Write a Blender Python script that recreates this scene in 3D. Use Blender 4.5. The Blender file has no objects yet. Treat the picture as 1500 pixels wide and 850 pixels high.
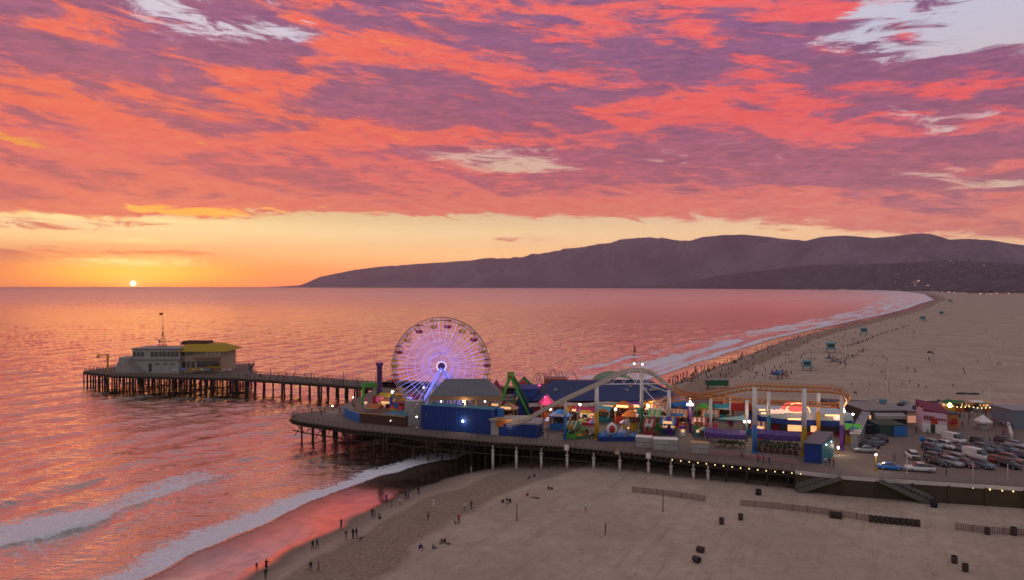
import bpy, math, random
import numpy as np
from mathutils import Vector, Matrix
R = math.radians
random.seed(7); rng = np.random.default_rng(7)
scn = bpy.context.scene
COL = scn.collection

# ---------------------------------------------------------------- camera
F = 1001.0; HZ = 419.0; HC = 43.0           # focal length (photo px), horizon row, camera height above the sea
cam_d = bpy.data.cameras.new('camera'); cam = bpy.data.objects.new('camera', cam_d); COL.objects.link(cam)
cam.location = (0, 0, HC); cam.rotation_euler = (R(90), 0, 0)
cam_d.sensor_width = 36; cam_d.lens = 36*F/1500; cam_d.shift_y = -6/1500
cam_d.clip_start = 0.5; cam_d.clip_end = 120000
scn.camera = cam
SUN_AZ = math.atan((195-750)/F)             # west of the view axis

# ---------------------------------------------------------------- sun lamp
sd = bpy.data.lights.new('sun', 'SUN'); sd.energy = 0.05; sd.angle = R(14); sd.color = (1.0, 0.42, 0.12)
so = bpy.data.objects.new('sun', sd); COL.objects.link(so)
sel = R(1.6)
sdir = Vector((math.sin(SUN_AZ)*math.cos(sel), math.cos(SUN_AZ)*math.cos(sel), math.sin(sel)))
so.rotation_euler = (-sdir).to_track_quat('-Z', 'Y').to_euler()

# ---------------------------------------------------------------- exposure
scn.view_settings.view_transform = 'Standard'; scn.view_settings.look = 'None'
scn.view_settings.exposure = 0.0; scn.view_settings.gamma = 1.0
scn.view_settings.use_curve_mapping = False
scn.render.engine = 'CYCLES'
scn.cycles.max_bounces = 6; scn.cycles.diffuse_bounces = 2; scn.cycles.glossy_bounces = 3
scn.cycles.transmission_bounces = 3; scn.cycles.volume_bounces = 0; scn.cycles.transparent_max_bounces = 8
scn.cycles.caustics_reflective = False; scn.cycles.caustics_refractive = False
scn.cycles.use_denoising = True
scn.cycles.sample_clamp_indirect = 4.0

def lin(c):
    return tuple((v/255/12.92 if v/255 <= 0.04045 else ((v/255+0.055)/1.055)**2.4) for v in c)

# ---------------------------------------------------------------- node helpers
class NT:
    def __init__(s, tree): s.t = tree; s.n = tree.nodes; s.l = tree.links
    def new(s, typ, **kw):
        n = s.n.new(typ)
        for k, v in kw.items(): setattr(n, k, v)
        return n
    def put(s, sock, v):
        if isinstance(v, bpy.types.NodeSocket): s.l.new(v, sock)
        elif v is not None:
            if hasattr(sock.default_value, '__len__'):
                if isinstance(v, (int, float)): v = (v,)*len(sock.default_value)
                elif len(sock.default_value) == 4 and len(v) == 3: v = (*v, 1)
            sock.default_value = v
    def m(s, op, a, b=None, c=None, clamp=False):
        n = s.new('ShaderNodeMath', operation=op, use_clamp=clamp)
        s.put(n.inputs[0], a)
        if b is not None: s.put(n.inputs[1], b)
        if c is not None: s.put(n.inputs[2], c)
        return n.outputs[0]
    def vm(s, op, a, b=None):
        n = s.new('ShaderNodeVectorMath', operation=op); s.put(n.inputs[0], a)
        if b is not None: s.put(n.inputs[1], b)
        return n.outputs[0]
    def mix(s, f, a, b, blend='MIX'):
        n = s.new('ShaderNodeMix', data_type='RGBA', blend_type=blend); n.clamp_factor = True
        s.put(n.inputs[0], f); s.put(n.inputs[6], a); s.put(n.inputs[7], b)
        return n.outputs[2]
    def step(s, x, a, b, lo=0.0, hi=1.0, smooth=True):
        n = s.new('ShaderNodeMapRange', interpolation_type='SMOOTHSTEP' if smooth else 'LINEAR')
        n.clamp = True
        s.put(n.inputs[0], x); s.put(n.inputs[1], a); s.put(n.inputs[2], b); s.put(n.inputs[3], lo); s.put(n.inputs[4], hi)
        return n.outputs[0]
    def noise(s, vec, scale, detail=4, rough=0.55, dist=0.0, col=False):
        n = s.new('ShaderNodeTexNoise'); s.put(n.inputs['Vector'], vec)
        s.put(n.inputs['Scale'], scale); n.inputs['Detail'].default_value = detail
        n.inputs['Roughness'].default_value = rough; n.inputs['Distortion'].default_value = dist
        return n.outputs['Color' if col else 'Fac']
    def comb(s, x, y, z=0.0):
        n = s.new('ShaderNodeCombineXYZ'); s.put(n.inputs[0], x); s.put(n.inputs[1], y); s.put(n.inputs[2], z); return n.outputs[0]
    def sep(s, v):
        n = s.new('ShaderNodeSeparateXYZ'); s.put(n.inputs[0], v); return n.outputs
    def ramp(s, f, stops, interp='LINEAR'):
        n = s.new('ShaderNodeValToRGB'); r = n.color_ramp; r.interpolation = interp
        s.put(n.inputs[0], f)
        while len(r.elements) < len(stops): r.elements.new(0.5)
        for i, (p, c) in enumerate(stops):
            r.elements[i].position = min(1, max(0, p)); r.elements[i].color = (*c, 1) if len(c) == 3 else c
        return n.outputs[0]

# ---------------------------------------------------------------- the sky (world)
# cloud cover, row by row of elevation; each value is how brightly the low sun lights the cloud there (0..1.3); g = thin gap
SKY_X = list(range(0, 1501, 50))
def row(y, *pts):
    """pts: (x, lit) or (x, lit, gap); straight lines between them"""
    xs = [p[0] for p in pts]; L = [p[1] for p in pts]; G = [p[2] if len(p) > 2 else 0 for p in pts]
    return (y, [float(np.interp(x, xs, L)) for x in SKY_X], [float(np.interp(x, xs, G)) for x in SKY_X])
SKY = [
 row(-160,(0,.7),(300,.7),(600,.3),(900,.4),(1200,.2,.3),(1500,.2,.4)),
 row(-60,(0,.7),(200,.6,.1),(400,.6),(700,.5),(900,.3),(1100,.6),(1300,.1,.4),(1500,.1,.6)),
 row(8,(0,.1),(90,.15),(130,.1),(190,.1,.5),(225,.1,1),(270,.1,.9),(300,.2,.1),(370,.2),(400,.5),(450,.8),(490,.3,.2),(520,.2,.5),(550,.2,.1),(600,.2,.5),(650,.9),(720,.8),(760,.2,.3),(810,.8),(870,.7,.5),(930,.5,.5),(960,.9),(1150,1),(1250,.9),(1290,.2,1),(1340,.3,.7),(1370,.9),(1410,.3,.6),(1450,.1,1),(1500,.1,1)),
 row(28,(0,.1),(40,.7),(100,.8),(160,.5),(200,.15,.4),(250,.15,.8),(300,.15,.4),(350,.2),(400,.2,.2),(440,.8),(500,.3),(550,.1),(620,.2,.1),(660,.6),(700,.5),(760,.2),(800,.8),(860,.8),(920,.2,.2),(950,.5),(1000,.9),(1080,.8),(1150,.9),(1230,.8),(1280,.2,.9),(1330,.3,1),(1360,.7,.6),(1420,.1,1),(1500,.1,1)),
 row(48,(0,.1),(70,.2),(110,.7),(200,.8),(230,.4,.1),(280,.6,.3),(310,.2,.8),(400,.1,.9),(460,.2,.7),(490,.6),(560,.6),(620,.3),(680,.3),(740,.1,.1),(790,.6),(850,.9),(900,.5),(960,.1),(1000,.8),(1040,.2),(1100,.1),(1200,.1),(1240,.1,.4),(1280,.2,.9),(1330,.9,.2),(1370,.9,.1),(1410,.3,.7),(1450,.1,1),(1500,.1,1)),
 row(68,(0,.1),(150,.15),(210,.5),(240,.2),(300,.1),(380,.05),(440,.1),(480,.8),(540,.9),(600,.8),(660,.6),(720,.4),(750,.1),(820,.1),(870,.2),(910,.1),(1000,.7),(1030,.2),(1080,.1),(1130,.7),(1180,.3,.4),(1240,.7,.2),(1280,.1,.9),(1330,.1,.8),(1400,.1,.8),(1450,.1,.5),(1500,.1,.4)),
 row(90,(0,.15),(100,.1),(200,.15),(300,.1),(400,.1),(450,.5),(500,.8),(560,.8),(620,.8),(680,.9),(730,.9),(780,.4),(830,.1),(900,.1),(1000,.08),(1070,.1),(1100,.6),(1140,.5),(1200,.1),(1300,.1,.1),(1400,.08),(1500,.05)),
 row(110,(0,.6),(60,.4),(150,.3),(200,.5),(260,.3),(320,.7),(380,1),(430,.8),(470,.2),(520,.3),(560,.6),(600,.2),(650,.2),(700,.5),(760,.8),(820,.9),(890,.9),(930,.2),(1000,.1),(1080,.6),(1120,.6),(1200,.1),(1300,.1),(1400,.6),(1460,.9),(1500,.95)),
 row(130,(0,.8),(80,.5),(150,.7),(210,.6),(260,.3),(320,.6),(360,1),(430,.9),(470,.2),(540,.1),(640,.1),(750,.2),(860,.15),(950,.1),(1010,.5),(1060,.8),(1150,.7),(1220,.8),(1320,.85),(1400,.8),(1450,.4),(1500,.2)),
 row(152,(0,.9),(60,.7),(120,.5),(200,.8),(250,.5),(300,.2,.1),(350,.7),(400,.9),(440,.6),(480,.1),(560,.1),(700,.1),(800,.15),(850,.7),(900,.6),(960,.8),(1030,.8),(1080,.6),(1150,.8),(1220,.8),(1270,.4),(1320,.2),(1400,.05),(1500,.1)),
 row(172,(0,.5),(60,.4),(120,.7),(180,.7),(240,.4),(300,.3),(340,.7),(390,.8),(440,.3),(500,.2),(560,.15),(650,.1),(740,.15),(850,.3),(900,.7),(960,.8),(1000,.8),(1060,.7),(1110,.5),(1170,.8),(1240,.8),(1290,.4,.1),(1350,.3,.4),(1420,.4,.5),(1470,.7,.2),(1500,.8)),
 row(188,(0,.5),(60,.3),(120,.9),(180,.8),(240,.6),(300,.6),(350,.5),(400,.4),(450,.7),(500,.9),(560,.8),(620,.4),(700,.6),(760,.4),(830,.3),(900,.7),(960,.5),(1030,.8),(1080,.8),(1150,.9),(1220,.8),(1280,.7),(1340,.7,.2),(1390,.2,.6),(1450,.3,.5),(1500,.4)),
 row(206,(0,1.15),(60,1.15),(110,.9),(140,1.2),(200,1.3),(290,1.15),(340,.8),(400,.7),(450,.9),(500,1),(580,.95),(640,.8),(720,.7),(780,.5),(850,.6),(920,.2),(1000,.2),(1100,.1),(1150,.7),(1220,.8),(1290,.7),(1360,.7),(1400,.2),(1500,.15)),
 row(226,(0,.6),(100,.6),(200,.65),(300,.6),(400,.65),(500,.6),(600,.5),(650,.3,.4),(690,.3,.8),(740,.3,.6),(780,.2,.4),(850,.2),(950,.15,.2),(1050,.15,.4),(1110,.15,.4),(1200,.1),(1350,.1),(1450,.2),(1500,.5)),
 row(244,(0,.5),(150,.55),(300,.45),(450,.4),(600,.5),(680,.4,.2),(760,.3,1),(790,.3,.9),(820,.2),(900,.2),(950,.2,.5),(980,.2,.3),(1100,.15),(1250,.2),(1400,.15),(1480,.7),(1500,.7)),
 row(264,(0,.55),(150,.6),(300,.55),(450,.45),(600,.55),(750,.4),(800,.45),(900,.4),(1000,.3),(1150,.3),(1270,.2),(1340,.2,.5),(1400,.2,.9),(1480,.3,.8),(1500,.3,.5)),
 row(284,(0,.6),(100,.7),(200,.65),(330,.65,.1),(450,.6),(600,.7),(750,.75),(850,.7),(950,.6),(1050,.6),(1150,.65),(1250,.5),(1350,.45),(1420,.8),(1500,.75)),
 row(298,(0,.8,.4),(50,.8),(100,1.1),(200,.85),(350,.8),(500,.75),(700,.8),(850,.85),(1000,.85),(1080,.9),(1180,.8),(1300,.5),(1500,.5)),
 row(309,(0,1,.1),(90,1.1),(200,1.3),(320,1.3),(400,1.2),(480,1.1),(600,.9),(700,1.1),(800,.9),(900,.85),(1000,.9),(1100,.9),(1200,.8),(1350,.6),(1500,.6)),
 row(319,(0,.7,.9),(60,.7,.7),(200,.7,.8),(300,.8,.9),(480,.8,.9),(560,.8,.9),(640,.8,.6),(720,.9,.85),(800,.9,.5),(880,.9,.6),(960,.9,.6),(1050,.9,.4),(1150,.9,.3),(1300,.7),(1500,.6)),
 row(328,(0,.65,.2),(120,.65,.3),(240,.65,.4),(300,.7,1),(500,.7,1),(560,.6,.6),(620,.7,.9),(850,.9,.95),(950,.9,.9),(1050,.9,.5),(1110,.9,.6),(1250,.9,.2),(1500,.7)),
 row(340,(0,.7,1),(150,.8,.9),(300,.7,1),(680,.7,1),(850,.9,1),(1000,.9,.9),(1100,.9,.8),(1200,.9,.7),(1350,.9,.3),(1500,.8,.1)),
 row(349,(0,.9,1),(100,1.2,.7),(250,1.2,.8),(300,.8,1),(660,.8,1),(700,.7,.4),(830,.7,.45),(870,.8,1),(1100,.9,.9),(1500,.8,.5)),
 row(360,(0,.8,.9),(150,1,.9),(300,.9,1),(1500,.8,.9)),
 row(372,(0,.3,.25),(100,.4,.2),(200,.7,.3),(320,.7,.45),(380,.8,1),(1500,.8,1)),
 row(384,(0,.5,.2),(90,.8,.3),(130,1,.9),(190,1,1),(250,1,.8),(280,1,.3),(350,1,.5),(420,1,1),(1500,.8,1)),
 row(396,(0,.7,.35),(100,1.1,.7),(300,1.1,.8),(400,1,1),(1500,.8,1)),
]
world = bpy.data.worlds.new('World'); scn.world = world; world.use_nodes = True
W = NT(world.node_tree); W.n.clear()
tc = W.new('ShaderNodeTexCoord')
dx, dy, dz = W.sep(tc.outputs['Generated'])
az = W.m('ARCTAN2', dx, dy)
hl = W.m('SQRT', W.m('ADD', W.m('MULTIPLY', dx, dx), W.m('MULTIPLY', dy, dy)))
el = W.m('DIVIDE', dz, W.m('MAXIMUM', hl, 0.001))
elp = W.m('MAXIMUM', dz, 0.0)
pz = W.m('ADD', elp, 0.055)
cpx, cpy = W.m('DIVIDE', dx, pz), W.m('DIVIDE', dy, pz)
# distortion of the lookup
dn = W.sep(W.noise(W.comb(W.m('MULTIPLY', az, 5.0), W.m('MULTIPLY', el, 26.0), 3.1), 1.3, 6, 0.62, col=True))
damp = W.step(el, 0.08, 0.22, 0.55, 1.0)
azd = W.m('ADD', az, W.m('MULTIPLY', W.m('MULTIPLY', W.m('SUBTRACT', dn[0], 0.5), 0.14), damp))
eld = W.m('ADD', el, W.m('MULTIPLY', W.m('MULTIPLY', W.m('SUBTRACT', dn[1], 0.5), 0.036), damp))
A0, A1 = -0.72, 0.72
azn = W.m('DIVIDE', W.m('SUBTRACT', azd, A0), A1-A0, clamp=True)
ys = [r_[0] for r_ in SKY]
def sky_at(px, py, k):
    ys_ = ys
    py = min(max(py, ys_[0]), ys_[-1])
    i = max(0, min(len(ys_)-2, int(np.searchsorted(ys_, py))-1)); f = (py-ys_[i])/(ys_[i+1]-ys_[i])
    return float(np.interp(px, SKY_X, SKY[i][k]))*(1-f) + float(np.interp(px, SKY_X, SKY[i+1][k]))*f
ES = [(HZ-y)/F*0.9 for y in ys]                 # elevations of the rows (tangent, at mid azimuth)
acc = None
NS = 32
for i, E in enumerate(ES):
    stops = []
    for k in range(NS):
        a = A0+(A1-A0)*k/(NS-1)
        px = 750+F*math.tan(a); py = HZ-E*F/math.cos(a)
        stops.append((k/(NS-1), (sky_at(px, py, 1)/1.3, sky_at(px, py, 2), 0)))
    c = W.ramp(azn, stops)
    up = ES[i-1] if i > 0 else E+1; dn_ = ES[i+1] if i < len(ES)-1 else E-1
    if i == 0: w = W.step(eld, dn_, E, smooth=False)
    elif i == len(ES)-1: w = W.step(eld, up, E, smooth=False)
    else: w = W.m('MINIMUM', W.step(eld, dn_, E, smooth=False), W.step(eld, up, E, smooth=False))
    t = W.vm('MULTIPLY', c, W.comb(w, w, w))
    acc = t if acc is None else W.vm('ADD', acc, t)
cL, cG, _ = W.sep(acc)
cL = W.m('MULTIPLY', cL, 1.3)
# texture of the cloud sheet, laid out on a flat layer overhead so that it closes up towards the horizon
pl = W.comb(W.m('MULTIPLY', cpx, 0.75), W.m('MULTIPLY', cpy, 0.9), 0.0)
n1 = W.noise(pl, 4.6, 13, 0.70, 0.7)
n2 = W.noise(W.vm('ADD', pl, (7.3, 2.1, 5.0)), 14.0, 10, 0.72, 0.8)
n3 = W.noise(W.comb(W.m('MULTIPLY', az, 10.0), W.m('ADD', W.m('MULTIPLY', el, 48.0), W.m('MULTIPLY', az, 3.0)), 1.7), 1.5, 12, 0.70, 0.9)
n4 = W.noise(W.comb(W.m('MULTIPLY', az, 26.0), W.m('MULTIPLY', el, 120.0), 4.7), 1.5, 9, 0.70, 0.6)
def sheet_noise(de, det=7):
    # broad drifting banks of cloud; de shifts the look-up in elevation so that two samples give the slope of the underside
    v = W.comb(W.m('MULTIPLY', az, 7.5), W.m('ADD', W.m('MULTIPLY', W.m('ADD', el, de), 34.0), W.m('MULTIPLY', az, 4.5)), 2.9)
    return W.noise(v, 1.0, det, 0.60, 0.8)
nb0 = sheet_noise(0.0, 8); nb1 = sheet_noise(0.016, 8)
under = W.m('SUBTRACT', nb1, nb0)
nn = W.m('ADD', W.m('MULTIPLY', n1, 0.30), W.m('ADD', W.m('MULTIPLY', nb0, 0.42), W.m('MULTIPLY', n3, 0.28)))
nd = W.m('SUBTRACT', nn, 0.5)
lit = W.m('ADD', W.m('ADD', W.m('SUBTRACT', cL, 0.04), W.m('MULTIPLY', nd, 3.6)), W.m('MULTIPLY', under, W.step(el, 0.05, 0.14, 0.8, 2.3)))
gap = W.step(W.m('ADD', cG, W.m('MULTIPLY', W.m('SUBTRACT', n3, 0.5), W.step(el, 0.02, 0.10, 1.1, 2.0))), 0.30, 0.66)
# colours: left (towards the sun) and right, by elevation
def eramp(stops): return W.ramp(W.m('DIVIDE', el, 0.5, clamp=True), [(e/0.5, lin(c)) for e, c in stops])
lr = W.step(az, -0.65, 0.6)
shade = W.mix(lr,
  eramp([(0.0,(236,110,80)),(0.08,(226,96,92)),(0.17,(212,84,96)),(0.23,(186,86,108)),(0.30,(168,90,120)),(0.40,(156,90,126))]),
  eramp([(0.0,(214,120,112)),(0.08,(200,112,116)),(0.17,(184,96,118)),(0.23,(164,88,120)),(0.30,(152,90,126)),(0.40,(146,96,136))]))
glow = W.mix(lr,
  eramp([(0.0,(255,140,60)),(0.10,(252,120,88)),(0.17,(250,104,90)),(0.23,(255,108,66)),(0.33,(255,112,78)),(0.42,(255,118,86))]),
  eramp([(0.0,(255,150,110)),(0.10,(252,136,108)),(0.17,(248,112,108)),(0.23,(252,92,88)),(0.33,(252,96,94)),(0.42,(252,102,100))]))
clear = W.mix(lr,
  eramp([(0.0,(250,120,55)),(0.022,(255,158,60)),(0.045,(255,200,110)),(0.075,(255,228,158)),(0.10,(255,222,150)),(0.2,(238,170,140)),(0.33,(222,206,222)),(0.42,(222,224,236))]),
  eramp([(0.0,(240,168,132)),(0.022,(248,180,130)),(0.045,(253,196,134)),(0.075,(253,206,150)),(0.10,(252,214,176)),(0.2,(226,196,196)),(0.33,(206,204,222)),(0.42,(204,210,228))]))
# darker and lighter billows inside the shaded cloud
bil = W.step(n2, 0.3, 0.72, 0.86, 1.16)
shade = W.vm('MULTIPLY', shade, W.comb(bil, bil, W.step(n1, .3, .7, 1.12, 0.95)))
gv = W.step(n4, 0.36, 0.66)
glow = W.mix(W.m('MULTIPLY', gv, .75), W.vm('MULTIPLY', glow, (0.93, 0.70, 0.80)), W.vm('MULTIPLY', glow, (1.02, 1.30, 1.22)))
sv = W.step(W.m('ADD', W.m('MULTIPLY', n4, .5), W.m('MULTIPLY', n3, .5)), 0.36, 0.64)
shade = W.mix(sv, W.vm('MULTIPLY', shade, (0.64, 0.68, 0.78)), W.vm('MULTIPLY', shade, (1.12, 1.06, 1.06)))
ccol = W.mix(W.step(lit, 0.26, 0.74), shade, glow)
lb = W.step(el, 0.16, 0.04, 1.0, 1.35)
ccol = W.vm('MULTIPLY', ccol, W.comb(lb, lb, lb))
ccol = W.mix(W.m('MULTIPLY', W.step(lit, 0.98, 1.24), W.step(az, 0.0, -0.25)), ccol, W.mix(W.step(el, 0.16, 0.09), lin((255,160,24)), (1.7, .72, .02)))
cb = W.step(el, 0.12, 0.03, 1.0, 2.6)
clear = W.vm('MULTIPLY', clear, W.comb(cb, cb, cb))
scol = W.mix(gap, ccol, clear)
# glow round the setting sun and the disc itself
def blob(px, py, rx, ry):
    a = math.atan((px-750)/F); e = (HZ-py)/F*math.cos(a)
    u = W.m('DIVIDE', W.m('SUBTRACT', az, a), rx/F); v = W.m('DIVIDE', W.m('SUBTRACT', el, e), ry/F)
    r2 = W.m('ADD', W.m('MULTIPLY', u, u), W.m('MULTIPLY', v, v))
    return W.m('EXPONENT', W.m('MULTIPLY', r2, -1.0))
scol = W.mix(W.m('MULTIPLY', blob(190, 402, 220, 30), W.step(n3, .25, .6, .65, 1.0)), scol, (3.4, .72, .0))
scol = W.mix(W.m('MULTIPLY', blob(192, 399, 100, 16), 0.97), scol, (3.6, 2.0, .0))
for (bx, by, bw, bh, st) in [(192,383,78,6,1.0),(195,352,75,3.5,.6),(150,320,160,3,.3)]:
    scol = W.mix(W.m('MULTIPLY', blob(bx, by, bw, bh), W.step(n4, .34, .6, 0, st)), scol, (3.0, 2.6, .8))
a_s = SUN_AZ; e_s = (HZ-415.5)/F*math.cos(a_s)
du = W.m('SUBTRACT', az, a_s); dv = W.m('SUBTRACT', el, e_s)
rr = W.m('SQRT', W.m('ADD', W.m('MULTIPLY', du, du), W.m('MULTIPLY', dv, dv)))
scol = W.mix(W.m('MULTIPLY', W.m('EXPONENT', W.m('MULTIPLY', rr, -75.0)), .95), scol, (3.0, 1.9, .3))
disc = W.step(rr, 0.0040, 0.0028)
scol = W.mix(disc, scol, (7, 6, 4))
# overhead and behind the camera, out of view: a sky grey chosen to light the sand
back = W.mix(W.step(el, 0.0, 0.9), (0.38, 0.33, 0.34), (0.42, 0.39, 0.44))
fwd = W.m('MULTIPLY', W.step(dy, -0.15, 0.55), W.step(dz, 0.62, 0.40))
scol = W.mix(fwd, back, scol)
nis = W.new('ShaderNodeTexSky', sky_type='NISHITA'); nis.sun_disc = False
nis.sun_elevation = R(1.6); nis.sun_rotation = SUN_AZ
bg1 = W.new('ShaderNodeBackground'); W.put(bg1.inputs[0], nis.outputs[0]); bg1.inputs[1].default_value = 0.015
bg2 = W.new('ShaderNodeBackground'); W.put(bg2.inputs[0], scol); bg2.inputs[1].default_value = 1.0
ad = W.new('ShaderNodeAddShader'); W.l.new(bg1.outputs[0], ad.inputs[0]); W.l.new(bg2.outputs[0], ad.inputs[1])
wo = W.new('ShaderNodeOutputWorld'); W.l.new(ad.outputs[0], wo.inputs[0])
world.cycles.sampling_method = 'MANUAL'; world.cycles.sample_map_resolution = 1024

# ---------------------------------------------------------------- generic helpers
def P(px, py, z):
    """world point of a photo pixel on the level z"""
    Y = F*(HC-z)/(py-HZ); return ((px-750)*Y/F, Y, z)
def XY(px, Y): return (px-750)*Y/F
def ZZ(py, Y): return HC-(py-HZ)*Y/F

def tag(o, label=None, cat=None, group=None, kind=None):
    if label: o['label'] = label
    if cat: o['category'] = cat
    if group: o['group'] = group
    if kind: o['kind'] = kind
    return o
def empty(name, loc=(0,0,0), rz=0.0):
    o = bpy.data.objects.new(name, None); COL.objects.link(o); o.location = loc; o.rotation_euler = (0,0,rz)
    o.empty_display_size = 0.5
    return o
def copy_tree(o, loc=None, rz=None, label=None, group=None, parent=None, swap=None):
    c = o.copy(); COL.objects.link(c); c.parent = parent
    if parent is not None: c.matrix_parent_inverse = o.matrix_parent_inverse
    if loc is not None: c.location = loc
    if rz is not None: c.rotation_euler = (0,0,rz)
    if label: c['label'] = label
    if group: c['group'] = group
    if swap and c.type == 'MESH':
        for k_, mt_ in enumerate(c.data.materials):
            if mt_ and mt_.name in swap: c.material_slots[k_].link = 'OBJECT'; c.material_slots[k_].material = swap[mt_.name]
    for ch in list(o.children): copy_tree(ch, parent=c, swap=swap)
    return c

class MB:
    """collects shapes; build() links them as ONE mesh"""
    def __init__(s): s.v = []; s.f = []; s.sm = []; s.mi = []; s.cur = 0
    def add(s, vs, fs, smooth=False):
        b = len(s.v); s.v += [tuple(v) for v in vs]; s.f += [tuple(b+i for i in f) for f in fs]
        s.sm += [smooth]*len(fs); s.mi += [s.cur]*len(fs); return s
    def box(s, c, d, rz=0.0, taper=1.0, tx=None):
        x, y, z = (q/2 for q in d); cs, sn = math.cos(rz), math.sin(rz); vs = []
        for k in (-1, 1):
            t = taper if k > 0 else 1.0; t2 = (tx if tx is not None else t) if k > 0 else 1.0
            for (a, b) in ((-1,-1),(1,-1),(1,1),(-1,1)):
                u, w = a*x*t2, b*y*t; vs.append((c[0]+u*cs-w*sn, c[1]+u*sn+w*cs, c[2]+k*z))
        return s.add(vs, [(3,2,1,0),(4,5,6,7),(0,1,5,4),(1,2,6,5),(2,3,7,6),(3,0,4,7)])
    def bar(s, a, b, w, h=None, up=(0,0,1)):
        a = Vector(a); b = Vector(b); h = h or w; d = (b-a)
        if d.length < 1e-6: return s
        d.normalize(); u = Vector(up)
        if abs(d.dot(u)) > 0.99: u = Vector((0,1,0))
        r = d.cross(u).normalized(); t = r.cross(d).normalized(); vs = []
        for p in (a, b):
            for (i, j) in ((-1,-1),(1,-1),(1,1),(-1,1)): vs.append(p+r*(i*w/2)+t*(j*h/2))
        return s.add(vs, [(3,2,1,0),(4,5,6,7),(0,1,5,4),(1,2,6,5),(2,3,7,6),(3,0,4,7)])
    def tube(s, pts, r, n=8, closed=False, caps=True):
        pts = [Vector(p) for p in pts]; N = len(pts); rs = r if hasattr(r, '__len__') else [r]*N
        vs = []; pr = None
        for i, p in enumerate(pts):
            if closed: d = pts[(i+1) % N]-pts[i-1]
            else: d = pts[min(i+1, N-1)]-pts[max(i-1, 0)]
            d.normalize()
            if pr is None:
                u = Vector((0,0,1)) if abs(d.z) < 0.95 else Vector((0,1,0)); x = d.cross(u).normalized()
            else:
                x = (pr-d*pr.dot(d))
                x = x.normalized() if x.length > 1e-5 else d.orthogonal().normalized()
            pr = x; y = d.cross(x)
            for k in range(n):
                a = 2*math.pi*k/n; vs.append(p+x*(math.cos(a)*rs[i])+y*(math.sin(a)*rs[i]))
        fs = []
        for i in range(N if closed else N-1):
            for k in range(n):
                a = i*n+k; b = i*n+(k+1) % n; c = ((i+1) % N)*n
                fs.append((a, b, c+(k+1) % n, c+k))
        if caps and not closed: fs += [tuple(reversed(range(n))), tuple(range((N-1)*n, N*n))]
        return s.add(vs, fs, n > 5)
    def lathe(s, prof, c=(0,0,0), n=16, smooth=True, a0=0.0, a1=None, sx=1.0, sy=1.0):
        full = a1 is None; m = n if full else n+1; a1 = a0+2*math.pi if full else a1
        vs = []
        for (r, z) in prof:
            for k in range(m):
                a = a0+(a1-a0)*k/n; vs.append((c[0]+r*math.cos(a)*sx, c[1]+r*math.sin(a)*sy, c[2]+z))
        fs = []
        for i in range(len(prof)-1):
            for k in range(n):
                k2 = (k+1) % m; fs.append((i*m+k, i*m+k2, (i+1)*m+k2, (i+1)*m+k))
        if full:
            if prof[0][0] > 1e-4: fs.append(tuple(reversed(range(m))))
            if prof[-1][0] > 1e-4: fs.append(tuple(range((len(prof)-1)*m, len(prof)*m)))
        return s.add(vs, fs, smooth)
    def ball(s, c, r, n=10, m=6, sz=1.0):
        prof = [(max(1e-5, r*math.sin(math.pi*i/m)), -r*sz*math.cos(math.pi*i/m)) for i in range(m+1)]
        return s.lathe(prof, c, n)
    def prism(s, poly, z0, z1, zs=None):
        """poly: list of (x,y); zs: optional top heights per corner"""
        n = len(poly); zt = zs or [z1]*n
        ar = sum(poly[i][0]*poly[(i+1) % n][1]-poly[(i+1) % n][0]*poly[i][1] for i in range(n))
        if ar < 0: poly = poly[::-1]; zt = zt[::-1]
        vs = [(x, y, z0) for x, y in poly]+[(x, y, zt[i]) for i, (x, y) in enumerate(poly)]
        fs = [tuple(reversed(range(n))), tuple(range(n, 2*n))]+[(i, (i+1) % n, n+(i+1) % n, n+i) for i in range(n)]
        return s.add(vs, fs)
    def wall(s, pts, z0, z1, t):
        """a run of wall along pts (x,y)"""
        for a, b in zip(pts[:-1], pts[1:]): s.bar((a[0], a[1], (z0+z1)/2), (b[0], b[1], (z0+z1)/2), t, z1-z0)
        return s
    def sheet(s, grid, th=0.05, smooth=True):
        """a curved sheet with thickness from rows of points"""
        m, n = len(grid), len(grid[0]); top = [p for r_ in grid for p in r_]
        bot = [(p[0], p[1], p[2]-th) for p in top]; M = m*n; fs = []
        for i in range(m-1):
            for j in range(n-1):
                a, b, c, d = i*n+j, i*n+j+1, (i+1)*n+j+1, (i+1)*n+j
                fs += [(a, b, c, d), (M+d, M+c, M+b, M+a)]
        for j in range(n-1): fs += [(j+1, j, M+j, M+j+1), ((m-1)*n+j, (m-1)*n+j+1, M+(m-1)*n+j+1, M+(m-1)*n+j)]
        for i in range(m-1): fs += [(i*n, (i+1)*n, M+(i+1)*n, M+i*n), ((i+1)*n+n-1, i*n+n-1, M+i*n+n-1, M+(i+1)*n+n-1)]
        return s.add(top+bot, fs, smooth)
    def build(s, name, mats, parent=None, loc=(0,0,0), rz=0.0):
        me = bpy.data.meshes.new(name)
        me.from_pydata(s.v, [], s.f)
        if not isinstance(mats, (list, tuple)): mats = [mats]
        for m_ in mats: me.materials.append(m_)
        me.polygons.foreach_set('use_smooth', s.sm); me.polygons.foreach_set('material_index', s.mi)
        me.update()
        o = bpy.data.objects.new(name, me); COL.objects.link(o); o.parent = parent
        o.location = loc; o.rotation_euler = (0,0,rz)
        return o

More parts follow.
